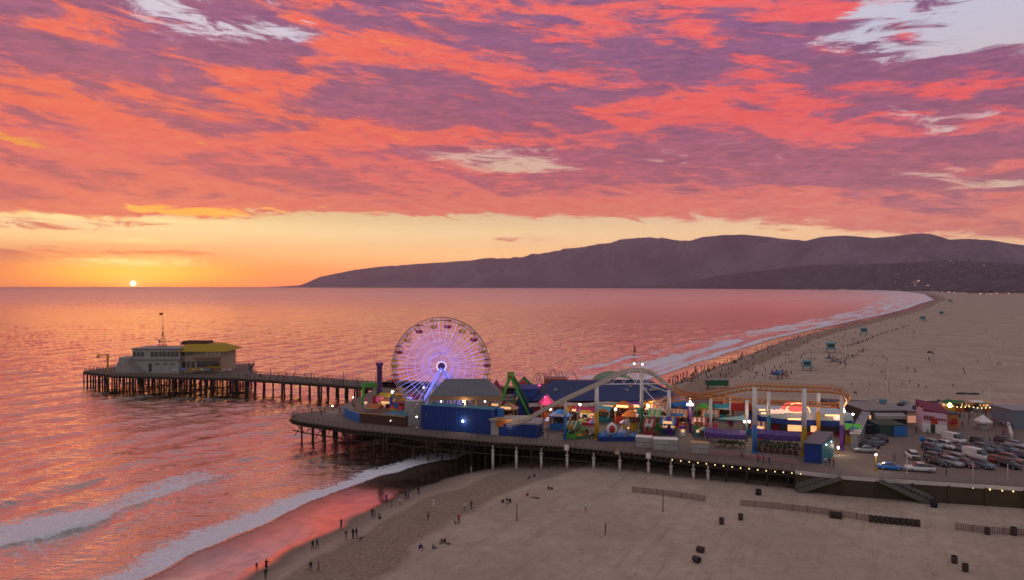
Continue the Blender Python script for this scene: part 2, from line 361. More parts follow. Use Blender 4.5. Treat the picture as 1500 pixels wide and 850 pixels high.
MATS = {}
def mat(name, c, rough=0.6, metal=0.0, var=0.12, scale=1.5, emit=None, es=1.0, bump=0.0, spec=0.4, streak=None):
    """painted / weathered surface: base colour with procedural wear"""
    if name in MATS: return MATS[name]
    m = bpy.data.materials.new(name); m.use_nodes = True; T = NT(m.node_tree)
    b = T.n['Principled BSDF']; tcn = T.new('ShaderNodeTexCoord'); ob = tcn.outputs['Object']
    if streak: ob = T.vm('MULTIPLY', ob, streak)
    if var > 0:
        nz = T.noise(ob, scale, 5, 0.6); nz2 = T.noise(ob, scale*7, 3, 0.6)
        k = T.m('ADD', T.m('MULTIPLY', T.m('SUBTRACT', nz, 0.5), var*3.0), T.m('MULTIPLY', T.m('SUBTRACT', nz2, 0.5), var*1.6))
        k = T.m('ADD', k, 1.0)
        T.put(b.inputs['Base Color'], T.vm('MULTIPLY', T.comb(*c), T.comb(k, k, k)))
        T.put(b.inputs['Roughness'], T.step(nz2, 0.3, 0.7, max(0.05, rough-0.1), min(1, rough+0.1)))
        if bump > 0:
            bp = T.new('ShaderNodeBump'); bp.inputs['Strength'].default_value = bump; bp.inputs['Distance'].default_value = 0.05
            T.put(bp.inputs['Height'], nz2); T.l.new(bp.outputs[0], b.inputs['Normal'])
    else:
        b.inputs['Base Color'].default_value = (*c, 1); b.inputs['Roughness'].default_value = rough
    b.inputs['Metallic'].default_value = metal; b.inputs['Specular IOR Level'].default_value = spec
    if emit: b.inputs['Emission Color'].default_value = (*emit, 1); b.inputs['Emission Strength'].default_value = es
    MATS[name] = m; return m

# ---------------------------------------------------------------- noise in numpy (for terrain, waves)
_perm = rng.permutation(256); _perm = np.concatenate([_perm, _perm]); _val = rng.random(256)*2-1
def vnoise(x, y):
    xi = np.floor(x).astype(int); yi = np.floor(y).astype(int); xf = x-xi; yf = y-yi
    u = xf*xf*xf*(xf*(xf*6-15)+10); v = yf*yf*yf*(yf*(yf*6-15)+10)
    def h(i, j): return _val[_perm[_perm[i & 255]+(j & 255)]]
    a, b, c, d = h(xi, yi), h(xi+1, yi), h(xi, yi+1), h(xi+1, yi+1)
    return (a+(b-a)*u)*(1-v)+(c+(d-c)*u)*v
def fbm(x, y, o=5, g=0.5, l=2.03):
    t = 0*x; a = 1.0; s_ = 0.0
    for k in range(o): t = t+a*vnoise(x*l**k+17.3*k, y*l**k-9.1*k); s_ += a; a *= g
    return t/s_
def sstep(x, a, b): t = np.clip((x-a)/(b-a), 0, 1); return t*t*(3-2*t)

# ---------------------------------------------------------------- the shore
COAST = [(-190,-170),(-130,-40),(-95,30),(-72,70),(-53.6,102),(-48.7,116),(-40.9,136),(-29.4,154.8),(-16.8,168),(-2,190),(15,220),(36,262),(64,316),
         (100,376),(145,448),(205,545),(281,652),(400,812),(540,1001),(740,1280),(990,1655),(1300,2100),(1680,2750),(2180,3600),(2700,4600),
         (3400,6000),(4000,7400),(4400,9200),(4500,11500),(3600,14000),(1500,16500),(-2500,19500),(-9000,24000)]
cp = np.array(COAST, float)
def shore_d(x, y):
    """signed distance to the shore line: + inland, - at sea; also the arc position"""
    x = np.asarray(x, float); y = np.asarray(y, float)
    best = np.full(x.shape, 1e18); sgn = np.ones(x.shape); arc = np.zeros(x.shape); s0 = 0.0
    for i in range(len(cp)-1):
        a = cp[i]; e = cp[i+1]-a; L = math.hypot(*e)
        t = np.clip(((x-a[0])*e[0]+(y-a[1])*e[1])/L**2, 0, 1)
        qx = x-(a[0]+t*e[0]); qy = y-(a[1]+t*e[1]); d2 = qx*qx+qy*qy
        cr = e[0]*(y-a[1])-e[1]*(x-a[0])
        up = d2 < best*0.999999
        best = np.where(up, d2, best); sgn = np.where(up, np.where(cr > 0, -1.0, 1.0), sgn); arc = np.where(up, s0+t*L, arc); s0 += L
    return np.sqrt(best)*sgn, arc
def beach_h(d, x, y):
    h = np.where(d < 0, d*0.035, 0.0)
    h = h+np.clip(d, 0, 14)*0.012+np.clip(d-13, 0, 26)*0.092+np.clip(d-39, 0, 45)*0.014
    k = sstep(d, 16, 40)
    return h+k*(0.10*fbm(x/9, y/9, 4)+0.12*fbm(x/60, y/60, 3))-0.03
def ground_z(x, y):
    d, _ = shore_d(np.array([x]), np.array([y])); return float(beach_h(d, np.array([x]), np.array([y]))[0])
def G(px, py, dz=0.0):
    """point on the sand under a photo pixel"""
    z = 1.0
    for _ in range(6):
        p = P(px, py, z); z = ground_z(p[0], p[1])
    return (p[0], p[1], z+dz)

def grid_mesh(name, X, Yg, Z, keep, attrs, mats, smooth=True):
    ny, nx = X.shape; idx = np.full(X.shape, -1, int)
    q = keep[:-1,:-1] & keep[1:,:-1] & keep[:-1,1:] & keep[1:,1:]
    use = np.zeros(X.shape, bool); use[:-1,:-1] |= q; use[1:,:-1] |= q; use[:-1,1:] |= q; use[1:,1:] |= q
    idx[use] = np.arange(use.sum())
    co = np.stack([X[use], Yg[use], Z[use]], 1).astype(np.float32)
    fa = np.stack([idx[:-1,:-1][q], idx[:-1,1:][q], idx[1:,1:][q], idx[1:,:-1][q]], 1).astype(np.int32)
    me = bpy.data.meshes.new(name)
    me.vertices.add(len(co)); me.vertices.foreach_set('co', co.ravel())
    me.loops.add(fa.size); me.loops.foreach_set('vertex_index', fa.ravel())
    me.polygons.add(len(fa)); me.polygons.foreach_set('loop_start', np.arange(0, fa.size, 4, dtype=np.int32))
    me.polygons.foreach_set('loop_total', np.full(len(fa), 4, np.int32))
    me.update(calc_edges=True); me.validate()
    me.polygons.foreach_set('use_smooth', np.full(len(me.polygons), smooth))
    for k, a in attrs.items():
        at = me.attributes.new(k, 'FLOAT', 'POINT'); at.data.foreach_set('value', a[use].astype(np.float32))
    me.materials.append(mats)
    o = bpy.data.objects.new(name, me); COL.objects.link(o); return o
def fan(ynear, yfar, spec, u0, u1, nu):
    ysl = [ynear]
    while ysl[-1] < yfar:
        y = ysl[-1]; ysl.append(y*(1+float(np.interp(math.log(y), [math.log(a) for a, b in spec], [b for a, b in spec]))))
    Yv = np.array(ysl); U = np.linspace(u0, u1, nu)
    return U[None,:]*Yv[:,None], np.repeat(Yv[:,None], nu, 1)

# ---------------------------------------------------------------- sand
X, Yg = fan(30, 25000, [(30,.012),(300,.012),(2000,.03)], -1.6, 1.9, 520)
d, arc = shore_d(X, Yg)
d = d+1.6*fbm(X/11, Yg/11, 3)*sstep(-Yg, -2500, -300)
Zb = beach_h(d, X, Yg)
bm_ = bpy.data.materials.new('sand'); bm_.use_nodes = True; T = NT(bm_.node_tree); b = T.n['Principled BSDF']
ob = T.new('ShaderNodeTexCoord').outputs['Object']
sh = T.new('ShaderNodeAttribute', attribute_name='shore').outputs['Fac']
nA = T.noise(ob, 0.35, 6, 0.6); nB = T.noise(ob, 0.05, 4, 0.6); nC = T.noise(ob, 1.6, 3, 0.65); nW = T.noise(ob, 0.09, 3, 0.5); nF = T.noise(ob, 0.9, 5, 0.75, .5)
shw = T.m('ADD', sh, T.m('MULTIPLY', T.m('SUBTRACT', nW, 0.5), 5.0))
wet = T.step(shw, 15.5, 12.5)                       # the strip the waves run over
damp_ = T.step(shw, 23.0, 14.0)
rot = T.new('ShaderNodeVectorRotate', rotation_type='Z_AXIS'); T.put(rot.inputs['Vector'], ob); rot.inputs['Angle'].default_value = R(28)
rk = T.noise(T.vm('MULTIPLY', rot.outputs[0], (1.0,.045,1)), 0.9, 5, .7, .3)
trk = T.m('MULTIPLY', T.step(shw, 20.0, 22.0), T.step(shw, 36.0, 33.5))    # the churned, raked strip
dry = T.mix(T.step(nA, .3, .7), (0.41,0.32,0.245), (0.50,0.40,0.31))
dry = T.mix(T.step(nB, .35, .65, 0, .55), dry, (0.33,0.255,0.195))
dry = T.mix(T.step(nC, .62, .72, 0, .30), dry, (0.17,0.125,0.095))
dry = T.mix(T.step(rk, .50, .68, 0, .26), dry, (0.215,0.165,0.13))
dry = T.mix(T.step(nF, .56, .66, 0, .5), dry, (0.19,0.145,0.115))
trc = T.mix(T.step(nC, .38, .62), (0.155,0.11,0.075), (0.28,0.21,0.155))
dry = T.mix(T.m('MULTIPLY', trk, .75), dry, trc)
colr = T.mix(damp_, dry, (0.19,0.145,0.115)); colr = T.mix(wet, colr, (0.10,0.07,0.055))
T.put(b.inputs['Base Color'], colr)
rgh = T.mix(wet, 0.95, T.step(nB, .35, .65, .06, .22)); T.put(b.inputs['Roughness'], rgh)
T.put(b.inputs['Specular IOR Level'], T.m('ADD', T.m('MULTIPLY', wet, 0.75), 0.15))
ht = T.m('ADD', T.m('MULTIPLY', T.m('ADD', nC, T.m('ADD', rk, nF)), T.step(shw, 16, 22, .03, .8)), T.m('MULTIPLY', nA, T.step(shw, 14, 24, 0.03, .7)))
bp = T.new('ShaderNodeBump'); bp.inputs['Strength'].default_value = 0.75; bp.inputs['Distance'].default_value = 0.32
T.put(bp.inputs['Height'], ht); T.l.new(bp.outputs[0], b.inputs['Normal'])
gl = T.new('ShaderNodeBsdfGlossy'); T.put(gl.inputs['Color'], (1.0,0.80,0.60)); T.put(gl.inputs['Roughness'], T.step(nB, .35, .65, .05, .2)); T.l.new(bp.outputs[0], gl.inputs['Normal'])
mxs = T.new('ShaderNodeMixShader'); T.put(mxs.inputs[0], T.m('MULTIPLY', T.m('MULTIPLY', wet, T.m('MULTIPLY', T.step(nA, .25, .6, .6, 1), T.step(shw, 0.5, 8.5, .30, 1))), .85)); T.l.new(b.outputs[0], mxs.inputs[1]); T.l.new(gl.outputs[0], mxs.inputs[2]); T.l.new(mxs.outputs[0], T.n['Material Output'].inputs['Surface'])
o = grid_mesh('beach', X, Yg, Zb, d > -400, {'shore': d}, bm_); tag(o, kind='structure')

# ---------------------------------------------------------------- sea
X, Yg = fan(60, 26500, [(60,.0042),(300,.0045),(600,.009),(3000,.02)], -1.5, 1.15, 1000)
d, arc = shore_d(X, Yg)
near = sstep(-Yg, -2500, -300)
dw = d+1.6*fbm(X/11, Yg/11, 3)*near
w1 = 5*fbm(arc/70, d/60, 3)*near
dd = d+w1
amp = 0.30*sstep(-d, 3, 40)*(1-sstep(Yg, 600, 1500))
Z = amp*np.sin(dd/24*2*math.pi)*(0.6+0.4*fbm(arc/40, d/40, 2))
Z += amp*0.55*np.sin((dd+0.25*arc)/11.3*2*math.pi+1.0)+amp*0.35*np.sin((dd-0.3*arc)/7.1*2*math.pi)
Z += (0.16*fbm(X/3.2, Yg/3.2, 4)*sstep(-d, 0.5, 25)+0.35*fbm(X/17, Yg/17, 3)*sstep(-d, 10, 60))*(1-sstep(Yg, 500, 1400))
# breakers: steep faces turned to the shore
def crest(off, s0, s1, h, wf=1.3, wb=7.0, wob=2.2, seed=0):
    c = off+wob*fbm(arc/26+seed, arc*0+seed*3.1, 3)*2
    q = dw-c; en = sstep(arc, s0, s0+25)*(1-sstep(arc, s1-30, s1))*(0.75+0.5*fbm(arc/12+seed, arc*0, 2))
    prof = np.where(q > 0, np.exp(-(q/wf)**2), np.exp(-(np.abs(q)/wb)**1.3))
    return h*prof*en, q, en
S = lambda px, py: float(shore_d(np.array([P(px, py, 0)[0]]), np.array([P(px, py, 0)[1]]))[1][0])
foam = np.zeros_like(X)
for (off, s0, s1, h, fo, seed) in [(-32, -200, S(330,690)+14, 0.95, 1.1, 1), (-35, S(250,722), S(425,663), 0.7, 0.25, 4), (-54, -200, S(330,650), 0.8, 0.72, 7), (-47, S(300,680), S(425,640), .7, .6, 8), (-75, S(150,660), S(470,612), 0.5, 0.05, 9), (-22, S(900,595), S(1290,452), .6, .9, 11), (-38, S(950,575), S(1320,440), .7, .9, 13)]:
    z, q, en = crest(off, s0, s1, h, seed=seed); Z += z*near
    foam = np.maximum(foam, fo*en*np.where(q > 0, np.exp(-(q/1.0)**2), np.exp(-(np.abs(q)/((14.0 if seed == 1 else 10.0)+6*np.clip(fbm(arc/22+seed, d/9, 3),-.6,1)))**2)))
front = 0.10*np.exp(-((dw+0.8)/0.9)**2); Z = Z*sstep(-dw, 0.2, 6)+front
fs_ = sstep(-dw, -0.4, 0.2)*(1.0*np.exp(-(np.clip(-dw, 0, None)/(8.5+5.5*fbm(arc/24, d/30+5, 4)*near+0.006*np.clip(Yg-300,0,2500)))**2))
foam = np.maximum(foam, fs_)
lace = 0.47*np.exp(-((dw+22)/26)**2)*(0.7+0.6*fbm(arc/30, d/14, 3))
lw_ = 0.72+0.75*fbm(arc/60, d/9, 4)
lace2 = lw_*1.25*sstep(arc, S(900,595), S(960,575))*0.66*sstep(-dw, 2, 8)*(1-sstep(-dw, 0.045*Yg, 0.085*Yg))
foam = np.maximum(foam, np.maximum(lace, lace2))
foam = np.where(dw > -60-0.1*Yg, foam, 0)
wm = bpy.data.materials.new('sea_water'); wm.use_nodes = True; T = NT(wm.node_tree); b = T.n['Principled BSDF']
ob = T.new('ShaderNodeTexCoord').outputs['Object']
fo = T.new('ShaderNodeAttribute', attribute_name='foam').outputs['Fac']
dist = T.sep(ob)[1]
st = T.vm('MULTIPLY', ob, (0.55, 1.0, 1.0))
h1 = T.noise(st, 0.55, 5, 0.6); h2 = T.noise(st, 0.10, 4, 0.6, .4); h3 = T.noise(st, 0.018, 4, 0.6, .5); h4 = T.noise(T.vm('MULTIPLY', ob, (.35, 1, 1)), 0.0035, 4, .6)
far1 = T.step(dist, 350, 1800); far2 = T.step(dist, 1500, 7000)
hh = T.m('ADD', T.m('MULTIPLY', h1, T.mix(far1, 0.8, 0.0)), T.m('MULTIPLY', h2, T.mix(far1, 2.2, 3.2)))
hh = T.m('ADD', hh, T.m('MULTIPLY', h3, T.mix(far1, 2.0, 22.0)))
hh = T.m('ADD', hh, T.m('MULTIPLY', h4, T.mix(far2, 0.0, 95.0)))
bp = T.new('ShaderNodeBump'); bp.inputs['Strength'].default_value = 0.55; bp.inputs['Distance'].default_value = 1.0
T.put(bp.inputs['Height'], hh)
b.inputs['Base Color'].default_value = (0.055, 0.045, 0.05, 1); b.inputs['IOR'].default_value = 1.34
b.inputs['Specular IOR Level'].default_value = 0.6
T.put(b.inputs['Roughness'], T.step(dist, 150, 2500, 0.10, 0.34)); T.l.new(bp.outputs[0], b.inputs['Normal'])
fb = T.new('ShaderNodeBsdfDiffuse'); fn1 = T.noise(T.vm('MULTIPLY', ob, (.8,1,1)), 0.8, 6, .68, .8); fn2 = T.noise(ob, 3.0, 4, .6)
fbp = T.new('ShaderNodeBump'); fbp.inputs['Strength'].default_value = .8; fbp.inputs['Distance'].default_value = .3; T.put(fbp.inputs['Height'], T.m('ADD', fn1, T.m('MULTIPLY', fn2, .4)))
T.l.new(fbp.outputs[0], fb.inputs['Normal'])
T.put(fb.inputs['Color'], T.mix(T.step(fn2, .35, .65), (0.60,0.62,0.68), (0.86,0.87,0.92)))
fv = T.m('ADD', fo, T.m('MULTIPLY', T.m('SUBTRACT', fn1, 0.5), 1.5))
ff = T.m('MULTIPLY', T.step(fv, 0.42, 0.78), T.step(fo, 0.02, 0.12)); ff = T.m('MULTIPLY', ff, .92)
wg = T.new('ShaderNodeBsdfGlossy'); T.put(wg.inputs['Color'], (1.0,0.86,0.74)); T.put(wg.inputs['Roughness'], T.step(dist, 150, 2500, 0.08, 0.30)); T.l.new(bp.outputs[0], wg.inputs['Normal'])
lw = T.new('ShaderNodeLayerWeight'); lw.inputs[0].default_value = .5; T.l.new(bp.outputs[0], lw.inputs['Normal'])
wmx = T.new('ShaderNodeMixShader'); T.put(wmx.inputs[0], T.step(lw.outputs['Facing'], .35, .85, .30, .90)); T.l.new(b.outputs[0], wmx.inputs[1]); T.l.new(wg.outputs[0], wmx.inputs[2])
ms = T.new('ShaderNodeMixShader'); T.put(ms.inputs[0], ff); T.l.new(wmx.outputs[0], ms.inputs[1]); T.l.new(fb.outputs[0], ms.inputs[2])
T.l.new(ms.outputs[0], T.n['Material Output'].inputs['Surface'])
o = grid_mesh('sea', X, Yg, Z+0.03, dw < 0.9, {'foam': foam}, wm); tag(o, kind='structure')

# ---------------------------------------------------------------- hills across the bay
RIDGE = [(400,420.5),(440,418),(470,405),(520,395),(560,390),(600,387),(640,384),(690,381),(705,378),(725,377),(745,378),(780,370),(820,364),(850,361),(880,355),(905,349),(935,347),(965,346),(985,350),(1010,352),
         (1030,346),(1060,343),(1090,343),(1130,347),(1160,350),(1180,352),(1205,346),(1240,344),(1280,348),(1310,345),(1345,341),(1365,342),(1390,350),(1420,349),(1450,351),(1480,356),(1510,360),(1600,368),(1750,376),(2000,380),(2600,392)]
FOOT = [(380,421),(900,420.5),(960,418),(1010,412),(1050,404),(1100,398),(1180,388),(1240,386),(1330,384),(1400,380),(1460,384),(1510,386),(1700,384),(2600,396)]
def hill(name, prof, dist, base, depth, rough, ntex, mm, seed, ncol=700, nr=70):
    pxs = np.linspace(prof[0][0], prof[-1][0], ncol)
    top = np.interp(pxs, [p[0] for p in prof], [p[1] for p in prof])
    Dt = np.interp(pxs, [p[0] for p in dist], [p[1] for p in dist]); Bt = np.interp(pxs, [p[0] for p in base], [p[1] for p in base])
    t = np.linspace(0, 1.35, nr)[:,None]
    Yv = Bt[None,:]+(Dt-Bt)[None,:]*t; Xv = (pxs-750)[None,:]/F*Yv
    H = np.clip(HC+(HZ-top)/F*Dt, 5, None)[None,:]
    up = np.where(t < 1, np.sin(np.clip(t,0,1)*math.pi/2)**1.15, 1-(t-1)*1.2)
    Zv = H*up
    rn = 1-np.abs(fbm(Xv/ntex+seed, Yv/ntex*0.55+seed, 6, 0.55))*2.0
    env = np.sin(np.clip(t, 0, 1)*math.pi)**0.8+0.10*np.clip(t,0,1)
    Zv = Zv*(1+rough*(rn-0.6)*env)+H*0.02*fbm(Xv/(ntex*.1), Yv/(ntex*.1), 3)*np.clip(t*2,0,1)
    lim = HC+(HZ-top)[None,:]/F*Yv*(0.985+0.020*fbm(Xv/420+seed, Yv*0, 6, .62)); Zv = np.minimum(Zv, np.where(t < 1.02, lim-4, 1e9))
    Zv = np.where(t < 0.02, -2, Zv)
    o = grid_mesh(name, Xv, Yv, Zv, np.ones(Xv.shape, bool), {}, mm); return tag(o, kind='structure')
def hill_mat(name, a, bcol, c, sc):
    m = bpy.data.materials.new(name); m.use_nodes = True; T = NT(m.node_tree); b = T.n['Principled BSDF']
    ob = T.new('ShaderNodeTexCoord').outputs['Object']
    n1 = T.noise(ob, sc, 6, .65); n2 = T.noise(ob, sc*7, 4, .65)
    cc = T.mix(T.step(n1, .35, .65), a, bcol); cc = T.mix(T.step(n2, .5, .7, 0, .7), cc, c)
    T.put(b.inputs['Base Color'], cc); b.inputs['Roughness'].default_value = 1; b.inputs['Specular IOR Level'].default_value = 0.05
    bp = T.new('ShaderNodeBump'); bp.inputs['Strength'].default_value = .6; bp.inputs['Distance'].default_value = 70
    T.put(bp.inputs['Height'], n2); T.l.new(bp.outputs[0], b.inputs['Normal']); return m
hill('mountains', RIDGE, [(380,24000),(700,19000),(1000,15000),(1300,12500),(2600,10500)], [(380,21500),(700,16500),(1000,13500),(1150,11500),(1300,9000),(1500,7600),(2600,6500)], 0, 0.85, 1300, hill_mat('mountain_scrub_hazed', (0.065,0.055,0.085), (0.20,0.165,0.20), (0.035,0.032,0.045), .0012), 3.3)  # bluish haze tint is mixed into the scrub colours
hill('foothills', FOOT, [(380,20500),(900,13500),(1100,9500),(1300,7600),(1500,6200),(2600,4200)], [(380,19500),(900,13000),(1100,9200),(1280,6900),(1340,5200),(1500,3600),(2600,2300)], 0, 0.7, 500, hill_mat('bluff_scrub_hazed', (0.05,0.048,0.055), (0.12,0.105,0.12), (0.18,0.15,0.14), .006), 8.1)  # haze blue is put into these slope colours too

# ---------------------------------------------------------------- haze: one closed box round everything
hz = MB(); x0, x1, y0, y1, z0, z1 = -47000, 50000, -400, 27500, -16, 1650
hz.add([(x0,y0,z0),(x1,y0,z0),(x1,y1,z0),(x0,y1,z0),(x0,y0,z1),(x1,y0,z1),(x1,y1,z1),(x0,y1,z1)], [(3,2,1,0),(4,5,6,7),(0,1,5,4),(1,2,6,5),(2,3,7,6),(3,0,4,7)])
hm = bpy.data.materials.new('haze_air'); hm.use_nodes = True; T = NT(hm.node_tree)
T.n.remove(T.n['Principled BSDF']); pv = T.new('ShaderNodeVolumePrincipled')
pv.inputs['Color'].default_value = (0.93, 0.80, 0.98, 1); pv.inputs['Density'].default_value = 4.3e-5; pv.inputs['Anisotropy'].default_value = 0.45
T.l.new(pv.outputs[0], T.n['Material Output'].inputs['Volume'])
tag(hz.build('haze', hm), 'thin evening haze over the bay', 'haze', kind='stuff')

# ================================================================ materials of the place
wood_dk = mat('pile_timber', (0.045,0.032,0.024), .9, var=.25, scale=.8, bump=.4)
wood_deck = mat('deck_planks', (0.145,0.112,0.092), .85, var=.2, scale=.5, streak=(1,6,1))
wood_rail = mat('rail_timber', (0.12,0.09,0.07), .85, var=.2)
concrete = mat('pale_concrete', (0.55,0.50,0.46), .8, var=.18, scale=.8)
wallc = mat('olive_retaining_wall', (0.06,0.044,0.022), .9, var=.3, scale=.35, streak=(1,1,.4))
asphalt = mat('asphalt', (0.075,0.062,0.056), .9, var=.2, scale=.3)
plaza_m = mat('plaza_boards', (0.17,0.125,0.10), .85, var=.18, scale=.4, streak=(1,5,1))
white = mat('white_paint', (0.72,0.68,0.66), .55, var=.08)
offwhite = mat('weathered_white', (0.36,0.335,0.315), .8, var=.3, scale=.7, streak=(1.6,1.6,.4))
grey = mat('grey_paint', (0.25,0.24,0.25), .7, var=.15)
dgrey = mat('dark_grey', (0.05,0.05,0.055), .7, var=.15)
black = mat('black_rubber', (0.015,0.015,0.016), .7, var=0)
glass = mat('dark_glass', (0.02,0.025,0.03), .08, var=0, spec=.8)
metalroof = mat('grey_metal_roof', (0.145,0.145,0.16), .5, .3, var=.12, scale=.4)
tan = mat('tan_fascia', (0.34,0.20,0.11), .7)
blue = mat('royal_blue_paint', (0.006,0.035,0.20), .7, var=.28, scale=.5, streak=(1.5,1.5,.35))
blue2 = mat('mid_blue_paint', (0.02,0.14,0.42), .55)
teal = mat('teal_paint', (0.02,0.17,0.22), .6)
aqua = mat('aqua_paint', (0.06,0.27,0.33), .6)
brown = mat('brown_boards', (0.085,0.038,0.026), .85, var=.25, scale=.6, streak=(3,3,.5))
green = mat('bright_green_paint', (0.07,0.34,0.04), .55)
dgreen = mat('deep_green_paint', (0.02,0.13,0.04), .7)
yellow = mat('yellow_paint', (0.50,0.28,0.015), .5)
mustard = mat('yellow_roof_tiles', (0.36,0.235,0.012), .85, var=.3, scale=1.2, streak=(1,1,1))
orange = mat('orange_paint', (0.42,0.11,0.015), .5)
track_or = mat('orange_track_paint', (0.50,0.175,0.02), .5, var=.15)
red = mat('red_paint', (0.42,0.025,0.02), .5)
dred = mat('dark_red_paint', (0.20,0.015,0.025), .6)
magenta = mat('magenta_paint', (0.26,0.012,0.06), .6)
purple = mat('purple_paint', (0.13,0.03,0.24), .6)
violet = mat('violet_canvas', (0.085,0.045,0.19), .9, var=.2)
pink = mat('pink_canvas', (0.60,0.10,0.22), .7)
lilac = mat('lilac_wall', (0.62,0.42,0.52), .7)
cream = mat('cream_paint', (0.44,0.35,0.25), .8, var=.25)
leaf = mat('hedge_leaves', (0.025,0.05,0.015), .8, var=.4, scale=3)
def glowm(name, c, s): return mat(name, c, .5, var=0, emit=c, es=s)
lamp_w = glowm('lamp_white', (1.0,.88,.70), 9.0)
lamp_y = glowm('bulb_yellow', (1.0,.72,.28), 5.0)
led_v = glowm('led_violet', (0.32,.30,1.0), 1.05)
led_b = glowm('led_blue', (0.16,.20,.85), .9)
led_w = glowm('led_lilac_white', (0.85,.75,1.0), .7)
neon_p = glowm('neon_pink', (1.0,.06,.26), 2.6)
neon_r = glowm('neon_red', (1.0,.08,.05), 1.5)
neon_o = glowm('neon_orange', (1.0,.42,.16), 2.2)
lit_win = glowm('lit_window', (1.0,.55,.25), .75)

DK = 7.0                                     # deck level
def D(px, py): p = P(px, py, DK); return (p[0], p[1])
def near_ground(x, y): return ground_z(x, y)

# ================================================================ the amusement pier
front = [D(425,613), D(440,617), D(520,628.5), D(617,637), D(720,646.5), D(830,653.5), D(940,664), D(1050,677), D(1165,689)]
wallf = [D(1165,689), D(1232,696.5), D(1287,700.5), D(1500,713.5), (175, 97.5)]
rear = [(178, 180), (115, 205), (30, 234), (-47, 262), (-50, 248), D(545,573), D(492,598), D(431,607)]
def lerp_line(pts, step):
    out = []; rem = 0.0
    for a, b in zip(pts[:-1], pts[1:]):
        a = np.array(a); b = np.array(b); L = float(np.linalg.norm(b-a)); t = rem
        while t < L: out.append((tuple(a+(b-a)*t/L), math.atan2(b[1]-a[1], b[0]-a[0]))); t += step
        rem = t-L
    return out
PU = np.array([math.cos(R(-23.5)), math.sin(R(-23.5))]); PV = np.array([-PU[1], PU[0]])

pier = tag(empty('amusement_pier', (front[0][0], front[0][1], 0)), 'broad timber pier on dark piles carrying the amusement park', 'pier')
def sub(o, part): o.parent = part; o.matrix_parent_inverse = Matrix.Identity(4); return o
def child(o, root): o.parent = root; o.matrix_parent_inverse = Matrix.Translation(-Vector(root.location)); return o
mb = MB(); mb.prism(front+wallf[1:]+rear, DK-0.35, DK); child(mb.build('deck', wood_deck), pier)
mb = MB()
for (p, a) in lerp_line(front, 1.15):
    mb.box((p[0]-math.sin(a)*0.25, p[1]+math.cos(a)*0.25, DK-0.62), (0.42, 1.0, 0.5), a)
mb.wall([(p[0]+0.2, p[1]+0.6) for p in front], DK-1.5, DK-0.9, 0.35)
mb.wall([(p[0]+0.4, p[1]+0.9) for p in front], 3.6, 3.85, 0.25)
child(mb.build('stringer', wood_dk), pier)
def railing(pts, h=1.05, step=1.8, z=DK, t=.07, rails=(1.0,.66,.33)):
    m = MB()
    for (p, a) in lerp_line(pts, step): m.box((p[0], p[1], z+h/2), (t, t, h), a)
    for a, b in zip(pts[:-1], pts[1:]):
        for r_ in rails: m.bar((a[0], a[1], z+h*r_), (b[0], b[1], z+h*r_), t*1.3 if r_ == 1.0 else t*.6, t*.8)
    return m
inset = [(p[0]+.1, p[1]+.35) for p in front]
child(railing([(rear[-2][0]+.3, rear[-2][1]-.2), (rear[-1][0]+.3, rear[-1][1]-.2)]+inset).build('railing', wood_rail), pier)
# piles: white jacketed posts along the front on the beach side, dark timber elsewhere
cand = []
Lf = lerp_line(front, 0.9)
for x_, ang in [((p), a) for p, a in lerp_line(front, 2.9)]:
    pass
for u in np.arange(0, 132, 3.9):
    for v in np.arange(1.2, 66, 4.4):
        q = np.array(front[0])+PU*(u+0.8)+PV*(v-2.0)
        cand.append((q[0], q[1]))
def inside(x, y, poly):
    c = False; j = len(poly)-1
    for i in range(len(poly)):
        if (poly[i][1] > y) != (poly[j][1] > y) and x < (poly[j][0]-poly[i][0])*(y-poly[i][1])/(poly[j][1]-poly[i][1])+poly[i][0]: c = not c
        j = i
    return c
dpoly = front+[(64, 132), (100, 150), (120, 198)]+rear[1:]
cand = [c for c in cand if inside(c[0], c[1]-0.7, dpoly) and inside(c[0]+.5, c[1]+.5, dpoly)]
whites = []
for px in (721,755.5,792,830,869,907.5,949.5,982.6,1015.5,1037):
    pyf = np.interp(px, [425,440,520,617,720,830,940,1050,1165], [613,617,628.5,637,646.5,653.5,664,677,689]); q = D(px, pyf)
    whites.append((q[0]+.15, q[1]+.45))
cand = [c for c in cand if min(math.hypot(c[0]-w[0], c[1]-w[1]) for w in whites) > 1.4]
cand.sort(key=lambda c: math.hypot(c[0], c[1])-0.55*abs(c[0]-20) if c[0] > -20 else math.hypot(c[0], c[1])-70)
def pile_shape(m, x, y, r=.19, top=DK-1.0, rake=(0,0)):
    zb = min(near_ground(x, y)-0.4, 3.2)
    if zb < -3: zb = -3
    m.tube([(x+rake[0], y+rake[1], zb), (x, y, (zb+top)/2), (x, y, top)], [r*1.08, r*1.02, r], 7)
for (x, y) in whites:
    m = MB(); m.tube([(x, y, near_ground(x, y)-.4), (x, y, 4.6)], .30, 10); m.lathe([(.42, 4.6), (.42, 5.0), (.2, 5.0)], (x, y, 0), 8); m.tube([(x, y, 4.9), (x, y, DK-.9)], .17, 8)
    o = child(m.build('pile', concrete), pier); o['label'] = 'white concrete jacketed pile'
for (x, y) in cand[:88]:
    m = MB(); pile_shape(m, x, y, rake=(random.uniform(-.15,.15), random.uniform(-.1,.1))); child(m.build('pile', wood_dk), pier)
m = MB()
for (x, y) in cand[88:]: pile_shape(m, x, y)
o = child(m.build('rear_piles', wood_dk), pier); o['kind'] = 'stuff'
